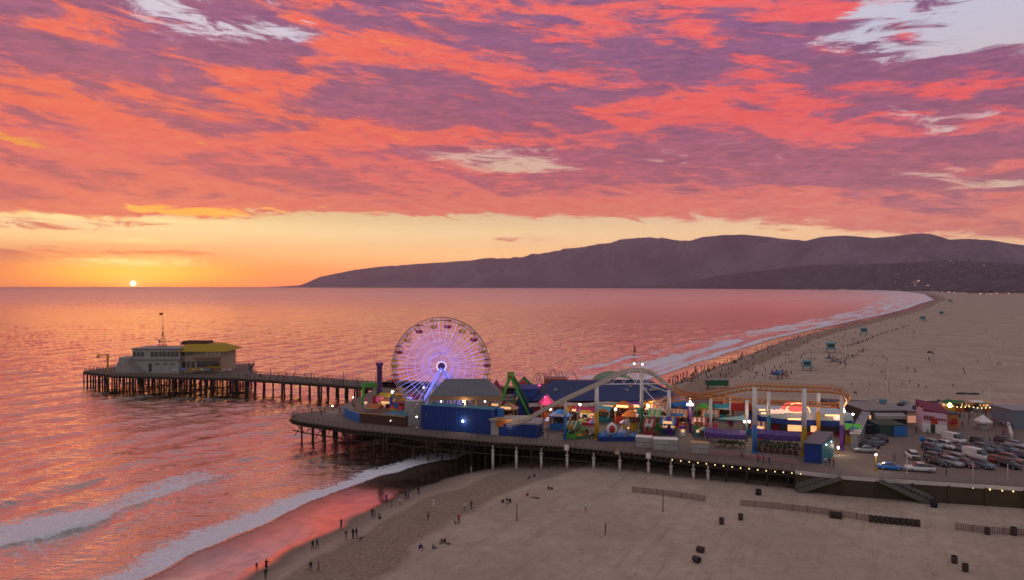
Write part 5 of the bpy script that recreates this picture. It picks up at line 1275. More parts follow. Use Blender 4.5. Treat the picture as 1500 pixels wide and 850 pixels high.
m = MB(); m.tube([(cx+3.0*math.cos(a),Yd+1.6+3.0*math.sin(a),ZZ(603,Yd)) for a in np.linspace(0,6.1,24)], .13, 5, closed=True); m.tube([(cx+2.95*math.cos(a),Yd-1.0,ZZ(603.2,Yd)+2.3*math.sin(a)) for a in np.linspace(0,math.pi,16)], .13, 5); child(m.build('neon_ring', neon_o), dn_)
m = MB(); m.box((cx,Yd+1.6,ZZ(592.8,Yd)), (1.2,.6,.5)); child(m.build('finial', neon_o), dn_)
for (pa_, pb_, py_) in ((1117,1124,607),(1152,1170,613.5),(1203,1230,606.5),(1114,1123,602)):
    m = MB(); m.box((XY((pa_+pb_)/2,Yd-2.6),Yd-4.9+(.0 if pa_>1140 else 3.2)+(1.3 if pa_ == 1152 else 0),ZZ(py_,Yd-3)), ((pb_-pa_)*.163,.25,.32), R(-8)); child(m.build('neon_strip', neon_o), dn_)
for k in range(4):
    m = MB(); m.lathe([(.01,0),(.6,.05),(.75,.5),(.35,1.0),(.02,1.1)], (XY(1131+k*7.5,Yd-1),Yd-.8,ZZ(604.5,Yd)-.1), 8); child(m.build('roof_ornament', mat('warm_white_ornament',(.9,.6,.5),.5,var=0,emit=(1,.6,.45),es=.7)), dn_)
m = MB(); m.lathe([(.9,0),(.85,.5),(.1,1.1)], (XY(1224,Yd-4),Yd-4.9,ZZ(615,Yd-5)), 10); child(m.build('umbrella_sign', mat('lit_cream',(.9,.7,.6),.5,var=0,emit=(1,.62,.45),es=.9)), dn_)
for k in range(8):
    xx = X0+4.5+k*(X1-X0-8.5)/7; m = MB(); m.box((xx,Yd-1.35-(k*.37),DK+2.1), (1.7,.2,2.4), R(-11)); child(m.build('window', lit_win if k in (1,2,4) else glass), dn_)
ld = bpy.data.lights.new('dome_light','POINT'); ld.energy = 250; ld.color = (1,.4,.3); lo = bpy.data.objects.new('dome_light', ld); COL.objects.link(lo); lo.location = (cx,Yd-6,ZZ(606,Yd)); child(lo, dn_)
t = tag(empty('red_sign_board', (XY(1082,176),176,DK)), 'red roofed board on posts behind the right teal columns', 'sign')
m = MB(); m.box((XY(1085,176),176,ZZ(596,176)), (5.2,1.2,2.0)); child(m.build('board', red), t)
m = MB(); m.box((XY(1073,176),176,(DK+ZZ(598,176))/2), (.25,.25,ZZ(598,176)-DK)); m.box((XY(1097,176),176,(DK+ZZ(598,176))/2), (.25,.25,ZZ(598,176)-DK)); child(m.build('post', dgrey), t)
# blue kiosk at the front corner
a = D(1178,677.5); b = D(1203,679.5); c = D(1219,668)
ki = tag(empty('blue_kiosk', (a[0],a[1],DK)), 'small blue kiosk with a grey pent roof at the park corner', 'kiosk')
d4 = (a[0]+c[0]-b[0], a[1]+c[1]-b[1])
m = MB(); m.prism([a,b,c,d4], DK, DK+4.0, [DK+3.9,DK+3.9,DK+4.9,DK+4.9]); child(m.build('wall', blue), ki)
m = MB(); e = .2; cc_ = ((a[0]+c[0])/2,(a[1]+c[1])/2); ex = lambda p: (cc_[0]+(p[0]-cc_[0])*1.08, cc_[1]+(p[1]-cc_[1])*1.08)
pr_ = [ex(a),ex(b),ex(c),ex(d4)]; m.prism(pr_, DK+3.95, DK+4.1, [DK+4.05,DK+4.05,DK+5.05,DK+5.05]); child(m.build('roof', metalroof), ki)
m = MB(); m.bar((b[0]+.12,b[1]+.05,DK+2.0),(c[0]+.12,c[1]-.25,DK+2.0),.12,3.8); child(m.build('side_panel', teal), ki)
for k in (.3,.75): 
    m = MB(); m.ball((b[0]+(c[0]-b[0])*k+.35,b[1]+(c[1]-b[1])*k,DK+3.4), .17, 7, 5); child(m.build('wall_lamp', mat('cyan_lamp',(.5,.9,1),.5,var=0,emit=(.55,.9,1),es=4)), ki)
# bright flag-like figures at the corner: green and blue play panels
booth('green, blue and yellow play stand at the foot of the long pale roof',1250,156,3.0,3.2,yellow,green,aqua)

# ---------------------------------------------------------------- right-hand buildings on the deck
a = (XY(1246,151),151); b = (XY(1275,196),196)
t = tag(empty('long_pale_roof_building', (a[0],a[1],DK)), 'long narrow building with a pale roof edge running towards the beach', 'building')
m = MB(); m.prism([a,(a[0]+1.3,a[1]-.5),(b[0]+1.3,b[1]-.5),b], DK, DK+3.2); child(m.build('wall', grey), t)
m = MB(); m.prism([(a[0]-.4,a[1]-.3),(a[0]+1.7,a[1]-.8),(b[0]+1.7,b[1]),(b[0]-.4,b[1]+.3)], DK+3.21, DK+3.45); child(m.build('roof', mat('pale_lilac_roof',(.30,.275,.30),.8,var=.25,scale=.5)), t)
m = MB()
for k in range(26):
    f_ = (k+.5)/26; m.box((a[0]+(b[0]-a[0])*f_+.65, a[1]+(b[1]-a[1])*f_, DK+3.49), (2.1,.12,.08), R(-10))
child(m.build('roof_batten', grey), t)
m = MB(); m.prism([(b[0]-14,b[1]-6),(b[0]-.6,b[1]-10),(b[0]-.6,b[1]-.5),(b[0]-13,b[1]+3)], DK, DK+3.2); child(m.build('rear_block', dgrey), t)
def flat_building(name, label, pxa, pxb, Yf, depth, pyt, wm_, rm_, cat='building', parap=.25):
    x0, x1 = XY(pxa,Yf), XY(pxb,Yf); zt = ZZ(pyt,Yf); r_ = house(name, label, cat, x0, x1, Yf, Yf+depth, DK, zt, wm_)
    m = MB(); m.box(((x0+x1)/2, Yf+depth/2, zt+.12), (x1-x0+.5, depth+.5, .24)); child(m.build('roof', rm_), r_); return r_, x0, x1, zt
r_, x0, x1, zt = flat_building('food_hall','dark fronted food hall with a broad grey flat roof',1268,1328,177,13,602,dgrey,mat('grey_flat_roof',(.24,.215,.20),.9,var=.15,scale=.4))
m = MB(); m.prism([(x0+2,175.2),(x1-1,175.2),(x1-1,179),(x0+2,179)], zt-1.8, zt, [zt-1.0,zt-1.0,zt+.2,zt+.2]); child(m.build('awning', mat('pale_awning',(.36,.33,.32),.8)), r_)
m = MB(); m.box((XY(1271,176),176.6,ZZ(614,176.6)), (2.2,.3,2.0)); child(m.build('window', lit_win), r_)
m = MB(); m.box((XY(1296,176),176.7,ZZ(611,176.7)), (2.9,.2,.8)); child(m.build('sign_panel', lilac), r_)
for px, mt in ((1292,lit_win),(1303,brown),(1312,grey)): m = MB(); m.box((XY(px,176),176.8,ZZ(620,176.8)), (1.2,.15,1.4)); child(m.build('window', mt), r_)
for px, py in ((1302,589),(1290,596),(1315,598)): m = MB(); m.box((XY(px,184),184 if py > 590 else 187,ZZ(py,184)-.2), (1.6,1.2,.9)); child(m.build('rooftop_unit', aqua if py == 589 else grey), r_)
r_, x0, x1, zt = flat_building('green_kiosk_building','low dark green and teal kiosk building in front of the food hall',1289,1327,163.5,7,624,mat('dark_teal_wall',(.02,.06,.06),.7),mat('dark_green_roof',(.03,.05,.035),.8))
m = MB(); m.box((XY(1320,163),163.3,DK+1.3), (3.2,.2,2.4)); child(m.build('shutter', blue2), r_)
r_, x0, x1, zt = flat_building('dark_shed','plain dark shed left of the green kiosk building',1262,1286,166,6,624,mat('near_black_wall',(.03,.024,.028),.8),dgrey)
r_, x0, x1, zt = flat_building('cluttered_roof_building','building with vents and ducts on its roof behind the white one',1329,1388,180,12,603,cream,grey)
for k in range(11): 
    m = MB(); xx, yy = random.uniform(x0+1,x1-1), random.uniform(181,191); m.box((xx,yy,zt+.6), (random.uniform(.6,1.6),random.uniform(.6,1.4),random.uniform(.5,1.2)), random.random()); child(m.build('rooftop_unit', random.choice([grey,offwhite,dgrey])), r_)
m = MB(); m.box((XY(1341,179.6),179.85,ZZ(618,179.6)), (3.8,.2,3.0)); child(m.build('lit_front', mat('peach_lit_front',(.8,.4,.26),.6,var=.1,emit=(1,.45,.28),es=.35)), r_)  # panel glows faintly, standing in for orange light falling on the wall
a, b = D(1351,632.5), D(1387.5,637); dpt = (2.6, 7.0)
wb = tag(empty('white_building', (a[0],a[1],DK)), 'white two-storey building with small red windows and a dark red roof', 'building')
z1_, z2_ = DK+5.6, DK+4.9
m = MB(); m.prism([a,b,(b[0]+dpt[0],b[1]+dpt[1]),(a[0]+dpt[0],a[1]+dpt[1])], DK, DK+5, [z1_,z2_,z2_,z1_]); child(m.build('wall', lilac), wb)
m = MB(); m.prism([(a[0]+.1,a[1]-.25),(b[0]+.3,b[1]-.25),(b[0]+dpt[0]+.3,b[1]+dpt[1]+.3),(a[0]+dpt[0],a[1]+dpt[1]+.3)], DK+5.1, DK+5.4, [z1_+.02,z2_+.02,z2_+1.3,z1_+1.3]); child(m.build('roof', mat('dark_red_roof',(.16,.012,.04),.7)), wb)
m = MB(); m.bar((a[0]-.02,a[1]-.05,DK+1.1),(b[0],b[1]-.05,DK+1.1),.1,2.2); child(m.build('lower_wall', white), wb)
ang = math.atan2(b[1]-a[1], b[0]-a[0])
for k in range(8):
    t_ = .10+.115*k; m = MB(); m.box((a[0]+(b[0]-a[0])*t_, a[1]+(b[1]-a[1])*t_-.06, DK+3.6-.02*k), (.42,.12,1.1 if k < 4 else .45), ang); child(m.build('window', dred), wb)
m = MB(); m.box((a[0]+(b[0]-a[0])*.48, a[1]+(b[1]-a[1])*.48-.1, DK+2.9), (1.4,.14,1.3), ang); child(m.build('door_sign', neon_r if False else red), wb)
m = MB(); m.box((a[0]+(b[0]-a[0])*.42, a[1]+(b[1]-a[1])*.42-.14, DK+1.1), (1.0,.1,2.1), ang); child(m.build('door', dgrey), wb)
r_, x0, x1, zt = flat_building('orange_kiosk','orange kiosk attached to the right of the white building',1389,1404,172,5,607,mat('orange_wall',(.45,.17,.06),.7),dgrey)
m = MB(); m.box((XY(1399,171.8),171.9,DK+1.9), (1.2,.12,1.4)); m.box((XY(1394.5,171.8),171.9,DK+1.5), (.7,.12,.9)); child(m.build('poster', red), r_)
# row of snack stands at the rear edge, string lights
for k, (px, mt, rm_, l) in enumerate([(1392,yellow,dgreen,'green roofed stand with a yellow lamp at the back of the plaza'),(1405,orange,dgreen,'second snack stand from the white building, green roof'),(1418,brown,orange,'brown snack stand with an orange roof'),(1432,grey,white,'pale roofed snack stand under the string lights'),(1445,orange,yellow,'yellow roofed snack stand at the end of the string lights')]):
    booth(l, px, 196, 2.6, 2.5, mt, rm_, None, 2.4, .5, lit=(k in (0,2,4)), rz=R(-15))
t = tag(empty('festoon_lights', (XY(1390,194),194,DK)), 'string of warm bulbs along the back of the plaza', 'string lights')
m = MB(); m.tube([(XY(1390+i*6,194-.3*i),194-.3*i,ZZ(594,194)-.25*math.sin(math.pi*((i*1.0)%5)/5)) for i in range(11)], .02, 4)
for i in (0,5,10): m.tube([(XY(1390+i*6,194-.3*i),194-.3*i,DK),(XY(1390+i*6,194-.3*i),194-.3*i,ZZ(594,194)+.1)], .06, 5)
child(m.build('cable', dgrey), t)
for i in range(11): m = MB(); m.ball((XY(1390+i*6,194-.3*i),194-.3*i,ZZ(594.5,194)-.25*math.sin(math.pi*((i*1.0)%5)/5)), .13, 6, 4); child(m.build('bulb', lamp_y), t)
m = MB(); m.ball((XY(1392,193),193.2,ZZ(594,193)), .55, 8, 6, 1.3); child(m.build('lantern', lamp_y), t)
t = tent('market_umbrella','white square umbrella over a drinks cart on the plaza','umbrella',1440,172,616.5,607.5,24,white,offwhite,4,rot=math.pi/4)
# ticket sign blue round
x, y = D(1351,654)[0], D(1351,654)[1]
t = tag(empty('round_sign', (x,y,DK)), 'round blue sign on a short post in the car park', 'sign')
m = MB(); m.tube([(x,y-.05,DK+1.6),(x,y+.05,DK+1.6)], .62, 16); child(m.build('disc', blue2), t)
m = MB(); m.tube([(x,y+.02,DK),(x,y+.02,DK+1.1)], .05, 6); child(m.build('post', dgrey), t)
# far right wall/ramp of the pier approach
t = tag(empty('approach_parapet', (XY(1470,175),178,DK)), 'pale parapet wall at the right edge of the plaza', 'wall')
m = MB(); m.wall([(XY(1472,192),192),(XY(1482,160),160)], DK, DK+1.4, .6); child(m.build('wall', concrete), t)
r_, x0, x1, zt = flat_building('blue_grey_shed','blue grey shed cut by the right edge of the picture',1485,1530,172,8,602,mat('blue_grey_wall',(.16,.19,.24),.7),grey)

# ---------------------------------------------------------------- parasols, banners, game machines between the rides
CN = {'red':red,'orange':orange,'yellow':yellow,'aqua':aqua,'blue':blue2,'pink':pink,'green':green,'white':white,'plum':magenta,'violet':purple}
rq = random.Random(5); seen_l = set()
def park_spot(px):
    return rq.uniform(np.interp(px,[520,620,800,1180],[186,180,166,156]), np.interp(px,[520,620,800,1180],[205,200,184,178]))
for i in range(30):
    px = rq.choice([rq.uniform(800,1030), rq.uniform(800,1110), rq.uniform(528,600)]); Y = park_spot(px); x = XY(px,Y); cn = rq.choice(list(CN)); cn2 = rq.choice(list(CN))
    near_ = 'by the brown enclosure' if px < 610 else 'near the slim blue column' if px < 850 else 'near the yellow column' if px < 905 else 'near the green column' if px < 960 else 'near the purple footed column' if px < 1030 else 'behind the purple awning'
    k = i % 3
    while (k, cn, cn2, near_) in seen_l: cn2 = rq.choice(list(CN))
    seen_l.add((k, cn, cn2, near_))
    if k == 0:
        t = tag(empty('parasol', (x,Y,DK)), cn+' and '+cn2+' parasol '+near_, 'parasol', 'parasols between the rides'); m = MB()
        for q in range(8): m.cur = q % 2; m.lathe([(1.5,2.25),(1.45,2.3),(.8,2.7),(.02,2.95)], (x,Y,DK), 1, False, q*math.pi/4, (q+1)*math.pi/4)
        child(m.build('canopy', [CN[cn],CN[cn2]]), t); m = MB(); m.tube([(x,Y,DK),(x,Y,DK+3.05)], .05, 6); child(m.build('pole', white), t)
    elif k == 1:
        t = tag(empty('banner', (x,Y,DK)), 'tall narrow '+cn+' banner on a '+cn2+' pole '+near_, 'banner', 'banners between the rides'); hh_ = rq.uniform(3.6,5.6); m = MB(); m.tube([(x,Y,DK),(x,Y,DK+hh_)], .08, 6); child(m.build('pole', CN[cn2]), t)
        m = MB(); m.add([(x,Y-.1,DK+hh_-.1),(x+.9,Y-.1,DK+hh_-.3),(x+.85,Y-.1,DK+hh_*.45),(x,Y-.1,DK+hh_*.4),(x,Y-.04,DK+hh_-.1),(x+.9,Y-.04,DK+hh_-.3),(x+.85,Y-.04,DK+hh_*.45),(x,Y-.04,DK+hh_*.4)], [(0,3,2,1),(4,5,6,7),(0,1,5,4),(1,2,6,5),(2,3,7,6),(3,0,4,7)]); child(m.build('cloth', CN[cn]), t)
    else:
        t = tag(empty('game_machine', (x,Y,DK)), cn+' game machine with a lit '+cn2+' top '+near_, 'game machine', 'game machines between the rides'); m = MB(); m.box((x,Y,DK+.9), (1.2,1.0,1.8), .2); child(m.build('cabinet', CN[cn]), t)
        m = MB(); m.box((x,Y,DK+2.15), (1.3,1.1,.6), .2, .85); child(m.build('top_sign', CN[cn2]), t); m = MB(); m.box((x,Y-.53,DK+1.3), (.8,.08,.6), .2); child(m.build('screen', lit_win), t)
m = MB(); rq2 = random.Random(9)
for k in range(16): m.box((X0_a+rq2.uniform(6,34), rq2.uniform(190,200), 13.2+rq2.uniform(.2,1.4)), (rq2.uniform(.6,1.8),rq2.uniform(.6,1.4),rq2.uniform(.4,1.0)), rq2.random())
child(m.build('rooftop_unit', grey), ar)

for k in range(9):
    x = XY(262+k*10, 279)+rq.uniform(-.6,.6); Y = 274.6+rq.uniform(0,3.0); x = x if inside(x, Y, plat) else x+3
    t = tag(empty('parasol', (x,Y,DK)), ['leftmost','second','third','fourth','middle','sixth','seventh','eighth','rightmost'][k]+' of nine small parasols before the yellow roofed restaurant', 'parasol', 'parasols before the restaurant'); m = MB(); m.lathe([(1.1,2.1),(.6,2.45),(.02,2.7)], (x,Y,DK), 8, False); child(m.build('canopy', [offwhite,blue2,dred,tan][k % 4]), t); m = MB(); m.tube([(x,Y,DK),(x,Y,DK+2.7)], .05, 5); child(m.build('pole', dgrey), t)

# ================================================================ people
def skin_mesh(name, joints, edges, radii, sub_=1):
    me = bpy.data.meshes.new(name+'_src'); me.from_pydata(joints, edges, []); o = bpy.data.objects.new(name+'_src', me); COL.objects.link(o)
    md = o.modifiers.new('s', 'SKIN'); md.use_smooth_shade = True; md.branch_smoothing = .4
    for i, r_ in enumerate(radii): me.skin_vertices[0].data[i].radius = (r_[0], r_[1]) if hasattr(r_, '__len__') else (r_, r_)
    me.skin_vertices[0].data[0].use_root = True
    sb = o.modifiers.new('u', 'SUBSURF'); sb.levels = sub_; sb.render_levels = sub_
    dg = bpy.context.evaluated_depsgraph_get(); out = bpy.data.meshes.new_from_object(o.evaluated_get(dg)); out.name = name
    bpy.data.objects.remove(o); bpy.data.meshes.remove(me); return out
skins = mat('skin', (.28,.15,.10), .7, var=0); hair = mat('dark_hair', (.02,.014,.01), .8, var=0)
cloth = {'black': mat('black_cloth',(.012,.012,.016),.9,var=0), 'white': mat('white_cloth',(.62,.58,.58),.9,var=0), 'red': mat('red_cloth',(.38,.03,.03),.9,var=0), 'blue': mat('blue_cloth',(.03,.06,.17),.9,var=0), 'grey': mat('grey_cloth',(.16,.15,.16),.9,var=0), 'brown': mat('brown_cloth',(.10,.05,.03),.9,var=0), 'denim': mat('denim_cloth',(.03,.045,.09),.9,var=0), 'pink': mat('pink_cloth',(.45,.15,.2),.9,var=0), 'teal': mat('teal_cloth',(.03,.16,.18),.9,var=0), 'khaki': mat('khaki_cloth',(.20,.15,.10),.9,var=0)}
def pose(kind):
    # x sideways, y forward, z up
    J = {}
    if kind in ('stand','walk','photo','stride'):
        st = {'stand': .06, 'walk': .24, 'photo': .05, 'stride': .34}[kind]
        J = dict(pel=(0,0,.93), wai=(0,0,1.08), che=(0,.01,1.30), nec=(0,.02,1.48), hea=(0,.03,1.57), top=(0,.03,1.70),
                 hl=(-.10,0,.90), hr=(.10,0,.90), kl=(-.11,.05+st*.5,.49), kr=(.11,.03-st*.35,.49), al=(-.12,st*.8,.07), ar=(.12,-st,.09 if st > .1 else .07),
                 tl=(-.13,st*.8+.16,.03), tr=(.13,-st+.15,.04), sl=(-.18,0,1.42), sr=(.18,0,1.42))
        if kind == 'photo': J.update(el=(-.25,.14,1.22), er=(.25,.14,1.22), wl=(-.10,.34,1.42), wr=(.10,.34,1.42))
        else: J.update(el=(-.24,-st*.35,1.14), er=(.24,st*.35,1.14), wl=(-.25,.06-st*.3,.90), wr=(.25,.08+st*.5,.92))
    elif kind == 'sit':
        J = dict(pel=(0,0,.12), wai=(0,-.04,.26), che=(0,-.06,.48), nec=(0,-.02,.66), hea=(0,.01,.75), top=(0,.02,.88), hl=(-.10,.03,.12), hr=(.10,.03,.12), kl=(-.16,.38,.40), kr=(.16,.36,.42), al=(-.15,.62,.07), ar=(.15,.60,.07),
                 tl=(-.16,.76,.04), tr=(.16,.74,.04), sl=(-.18,-.05,.60), sr=(.18,-.05,.60), el=(-.26,.10,.42), er=(.26,.08,.42), wl=(-.12,.32,.38), wr=(.12,.30,.38))
    elif kind == 'lie':
        J = dict(pel=(0,0,.12), wai=(0,-.15,.12), che=(0,-.37,.14), nec=(0,-.55,.14), hea=(0,-.64,.14), top=(0,-.77,.15), hl=(-.10,.03,.12), hr=(.10,.03,.12), kl=(-.12,.42,.20), kr=(.12,.44,.11), al=(-.12,.84,.06), ar=(.13,.86,.06),
                 tl=(-.13,.90,.16), tr=(.14,.92,.16), sl=(-.18,-.49,.12), sr=(.18,-.49,.12), el=(-.34,-.30,.08), er=(.34,-.30,.08), wl=(-.30,-.06,.07), wr=(.40,-.06,.07))
    K = list(J); E = [('pel','wai'),('wai','che'),('che','nec'),('nec','hea'),('hea','top'),('pel','hl'),('pel','hr'),('hl','kl'),('hr','kr'),('kl','al'),('kr','ar'),('al','tl'),('ar','tr'),('che','sl'),('che','sr'),('sl','el'),('sr','er'),('el','wl'),('er','wr')]
    rad = dict(pel=.14,wai=.125,che=.15,nec=.06,hea=.095,top=.075,hl=.10,hr=.10,kl=.068,kr=.068,al=.045,ar=.045,tl=.04,tr=.04,sl=.07,sr=.07,el=.048,er=.048,wl=.036,wr=.036)
    me = skin_mesh('person_'+kind, [J[k] for k in K], [(K.index(a),K.index(b)) for a, b in E], [rad[k] for k in K], 1)
    for mm in (cloth['denim'], cloth['black'], skins, hair): me.materials.append(mm)
    P_ = {k: Vector(J[k]) for k in K}
    segs = [('pel','wai',1),('wai','che',1),('che','nec',1),('hea','top',2),('hl','kl',0),('hr','kr',0),('kl','al',0),('kr','ar',0),('al','tl',0),('ar','tr',0),('sl','el',1),('sr','er',1),('el','wl',2),('er','wr',2),('pel','hl',0),('pel','hr',0),('che','sl',1),('che','sr',1),('nec','hea',2)]
    hd = (P_['top']-P_['hea']).normalized()
    for f in me.polygons:
        c = f.center; best = 9; mi = 0
        for a, b, k in segs:
            A, B = P_[a], P_[b]; d = B-A; t = max(0, min(1, (c-A).dot(d)/d.length_squared)); q = (c-A-d*t).length
            if q < best: best = q; mi = k; sg = (a, b, t)
        if sg[:2] == ('hea','top') and (sg[2] > .75 or (c.y < P_['hea'].y-.02 and kind != 'lie')): mi = 3
        f.material_index = mi
    return me
POSES = {k: pose(k) for k in ('stand','walk','photo','stride','sit','lie')}
n_people = [0]
def person(x, y, z, rz, kind='stand', top='black', bottom='denim', label=None, group=None, s_=1.0):
    o = bpy.data.objects.new('person', POSES[kind]); COL.objects.link(o); o.location = (x, y, z-.015); o.rotation_euler = (0,0,rz); o.scale = (s_,)*3
    o.material_slots[0].link = 'OBJECT'; o.material_slots[0].material = cloth[bottom]
    o.material_slots[1].link = 'OBJECT'; o.material_slots[1].material = cloth[top]
    n_people[0] += 1
    return tag(o, label, 'person', group)
NEAR = [
 (390,838,'photo','black','black','tall person in black at the wet sand edge near the bottom',1.15),
 (376,836,'stand','black','denim','small person standing on the wet sand, lowest on the waterline',.75),
 (389,849,'walk','black','denim','person at the very bottom of the beach, half cut by the picture edge',1),
 (458,806,'walk','black','black','left one of two people in black walking at the waterline',1),
 (464.5,804,'walk','blue','black','right one of two people in dark clothes walking at the waterline',1),
 (455,838,'stride','black','denim','person in black bending forward on the dry sand near the bottom',1),
 (467,837,'photo','grey','brown','person in grey and brown holding something up near the bottom of the sand',1),
 (500,775,'photo','black','black','lone person in black standing on the glowing wet sand',1.1),
 (507,791,'stand','brown','khaki','person with brown top left of the dark trio on the sand',1),
 (517,790,'stand','black','black','person in black at the left of the trio',1.1),
 (522,789,'stand','black','denim','person in black at the right of the trio',1.1),
 (545,758,'stand','black','denim','left one of the pair at the end of the glowing wet sand',1),
 (548.5,759,'walk','brown','denim','right one of the pair at the end of the glowing wet sand',1),
 (555,763,'walk','grey','khaki','upper of two people walking away from the waterline pair',.9),
 (557,768,'walk','black','white','lower of two people, in white trousers, by the waterline pair',.9),
 (566,736,'stand','blue','black','person in blue standing at the dark wet sand',1),
 (574,743,'stand','black','grey','person in black top just below the dark wet sand',.9),
 (586,741,'stand','white','khaki','person in pale clothes at the middle of the waterline',.9),
 (594,732,'stand','black','black','left person in black of the pair on the upper waterline',1),
 (598,731,'stand','blue','black','right person in blue of the pair on the upper waterline',1),
 (613,725,'walk','black','black','person in black walking alone at the top of the waterline',1),
 (635,743,'stand','white','white','person all in white on the raked sand',1),
 (627,762,'walk','khaki','brown','person in khaki walking across the raked sand',1),
 (690.5,747,'stand','brown','black','person in brown standing right of the one in white',1),
 (681,748,'photo','white','grey','person in white bending beside the one in brown',.9),
 (672,767,'stand','red','black','person in a red top on the middle of the sand',1),
 (666,768,'sit','grey','grey','person sitting beside the one in red',1),
 (616,805,'sit','blue','denim','person in blue sitting on the lower sand, left of the group',1.2),
 (619,806,'sit','red','white','person in red top sitting close to the one in blue',.8),
 (634,804,'sit','teal','denim','person in teal sitting alone between two groups',1),
 (647,796,'sit','brown','khaki','left sitter of the brown group on the lower sand',1),
 (652,795,'sit','black','brown','middle sitter of the brown group on the lower sand',1),
 (655,797,'lie','brown','khaki','person lying down at the right of the brown group',.9),
 (737,737,'sit','black','denim','left sitter of the dark group beside the thin post',1),
 (742,734,'sit','blue','black','upper sitter of the dark group beside the thin post',1),
 (747,736,'sit','black','black','right sitter of the dark group beside the thin post',1),
 (743,742,'sit','grey','white','front sitter with white trousers in the dark group by the thin post',1),
 (755,682,'stand','black','black','dark person under the pier edge',1),
 (690,692,'stand','white','white','person in white in the shallow dark water by the pier',.9),
 (618,697,'stand','brown','denim','small person wading in the dark shallows',.9),
 (776,702,'sit','black','denim','left one of two sitting on the sand near the pier',1),
 (782,699,'sit','blue','denim','right one of two sitting on the sand near the pier',1),
 (773,727,'sit','red','khaki','person in red sitting next to the one lying down',1),
 (785,730,'lie','brown','brown','person lying on the open sand',1.1),
 (803,717,'sit','black','black','left one of two sitting below the pier posts',1),
 (809,716,'sit','white','denim','right one, in white, of two sitting below the pier posts',1),
 (858,751,'walk','white','pink','person in white walking alone over the open sand',1.05),
 (887,783,'stand','black','brown','person in black standing alone on the open sand',1.1),
 (1050-3,690,'stand','black','black','dark person standing under the last timber piles',1),
]
for (px,py,k,t_,b_,l,s_) in NEAR:
    g = G(px,py); person(g[0], g[1], g[2], random.uniform(0,6.28) if k != 'lie' else 1.2, k, t_, b_, l, None, s_)
g = G(528.5,792)
dg_ = tag(empty('dog', g), 'small black dog near the trio at the waterline', 'dog'); m = MB()
m.tube([(-.3,0,.36),(-.1,0,.38),(.15,0,.38),(.32,0,.46),(.42,0,.56),(.55,0,.54)], [.07,.12,.13,.09,.09,.04], 8)
for (a, b) in ((-.25,-.08),(-.25,.08),(.2,-.08),(.2,.08)): m.tube([(a,b,.34),(a-.04,b,.18),(a,b,0)], [.05,.03,.025], 6)
m.tube([(-.3,0,.38),(-.45,0,.52)], [.03,.015], 5); o = m.build('body', black); o.parent = dg_
# crowd on the piers
KV = {'stand':'standing','walk':'walking','photo':'taking a photo','sit':'sitting','stride':'striding'}
def pp(x, y, z, place, group, kinds=('stand','stand','walk','photo'), s_=1.0):
    k = random.choice(kinds); a = rc_col(); b = random.choice(['black','denim','grey','khaki'])
    return person(x, y, z, random.uniform(0,6.28), k, a, b, 'person in '+a+' and '+b+' '+KV[k]+' '+place, group, s_)
def rc_col(): return random.choice(['black','black','blue','grey','brown','white','red','denim','khaki','pink'])
for (p, a) in lerp_line([(q[0]+.6,q[1]+1.2) for q in muni_f[:4]], 1.15):
    if random.random() < .85:
        w_ = random.choice([0, random.uniform(0,9.5)]); pp(p[0]+w_*.36, p[1]+w_, DK, 'on the fishing pier '+('near the wheel' if p[0] > -68 else ('at its middle' if p[0] > -90 else 'near the restaurant')), 'visitors on the fishing pier')
for i in range(26):
    t_ = i/26; x, y = (-179+t_*30, 289-t_*10) if i < 14 else (-107-(i-14)*1.1, 278+(i-14)*2.6)
    pp(x+random.uniform(0,.8), y+random.uniform(.6,2), DK, 'at the '+('left' if i < 14 else 'right')+' rail of the end platform', 'visitors on the end platform')
for (px,py,k,t_,l) in [(430,612,'stand','black','person in black at the very tip of the amusement pier'),(456,606,'stand','blue','person in blue standing behind the tip of the pier'),(470,609,'stand','brown','person in brown on the open deck left'),(474,605,'walk','black','walker in black on the open deck left'),(497,605,'stand','black','person in black beside the curved blue wall'),(519,600,'stand','red','person in red by the slim lamp'),(610,634,'walk','white','person in white in front of the white entry structure'),(700,643,'walk','black','person walking in front of the blue wall'),(1088,672,'walk','grey','person in grey on the boards beside the blue column'),(1112,679,'stand','red','person in red near the patio screen'),(1120,680,'stand','black','person in black near the patio screen'),(1128,682,'walk','blue','person in blue at the end of the patio screen'),(1211,683,'stand','white','person in white in front of the blue kiosk'),(1217,684,'stand','black','person in black in front of the blue kiosk'),(1223,685,'walk','red','person in red in front of the blue kiosk'),(1389,700,'stand','black','person in black at the rail above the wall'),(1312,676,'walk','grey','walker in grey between the blue and white cars'),(1361,637,'stand','white','person in white before the white building'),(1344,636,'stand','black','person in black left of the white building'),(1452,652,'walk','brown','person in brown crossing behind the car rows'),(1472,640,'stand','red','person in red by the right parapet')]:
    q = D(px,py); person(q[0], q[1]+.5, DK, random.uniform(0,6.28), k, t_, 'denim', l)
for i in range(52):
    px = random.uniform(1405,1482); py = random.uniform(606,634) if random.random() < .7 else random.uniform(606,615)
    if 1424 < px < 1456 and py > 612: continue
    q = D(px,py); pp(q[0], q[1], DK, ('left of' if px < 1424 else ('behind' if px < 1456 else 'right of'))+' the white umbrella', 'visitors on the plaza')
for i in range(80):
    px = random.uniform(795,1170); py = random.uniform(630,648)+ (px-795)*.03
    q = D(px,py); 
    if 160 < q[1] < 184: pp(q[0], q[1], DK, ('near the slim blue column' if px < 850 else 'near the yellow column' if px < 905 else 'near the green column' if px < 960 else 'near the purple footed column' if px < 1030 else 'left of the big blue column' if px < 1105 else 'before the diner'), 'visitors between the rides')

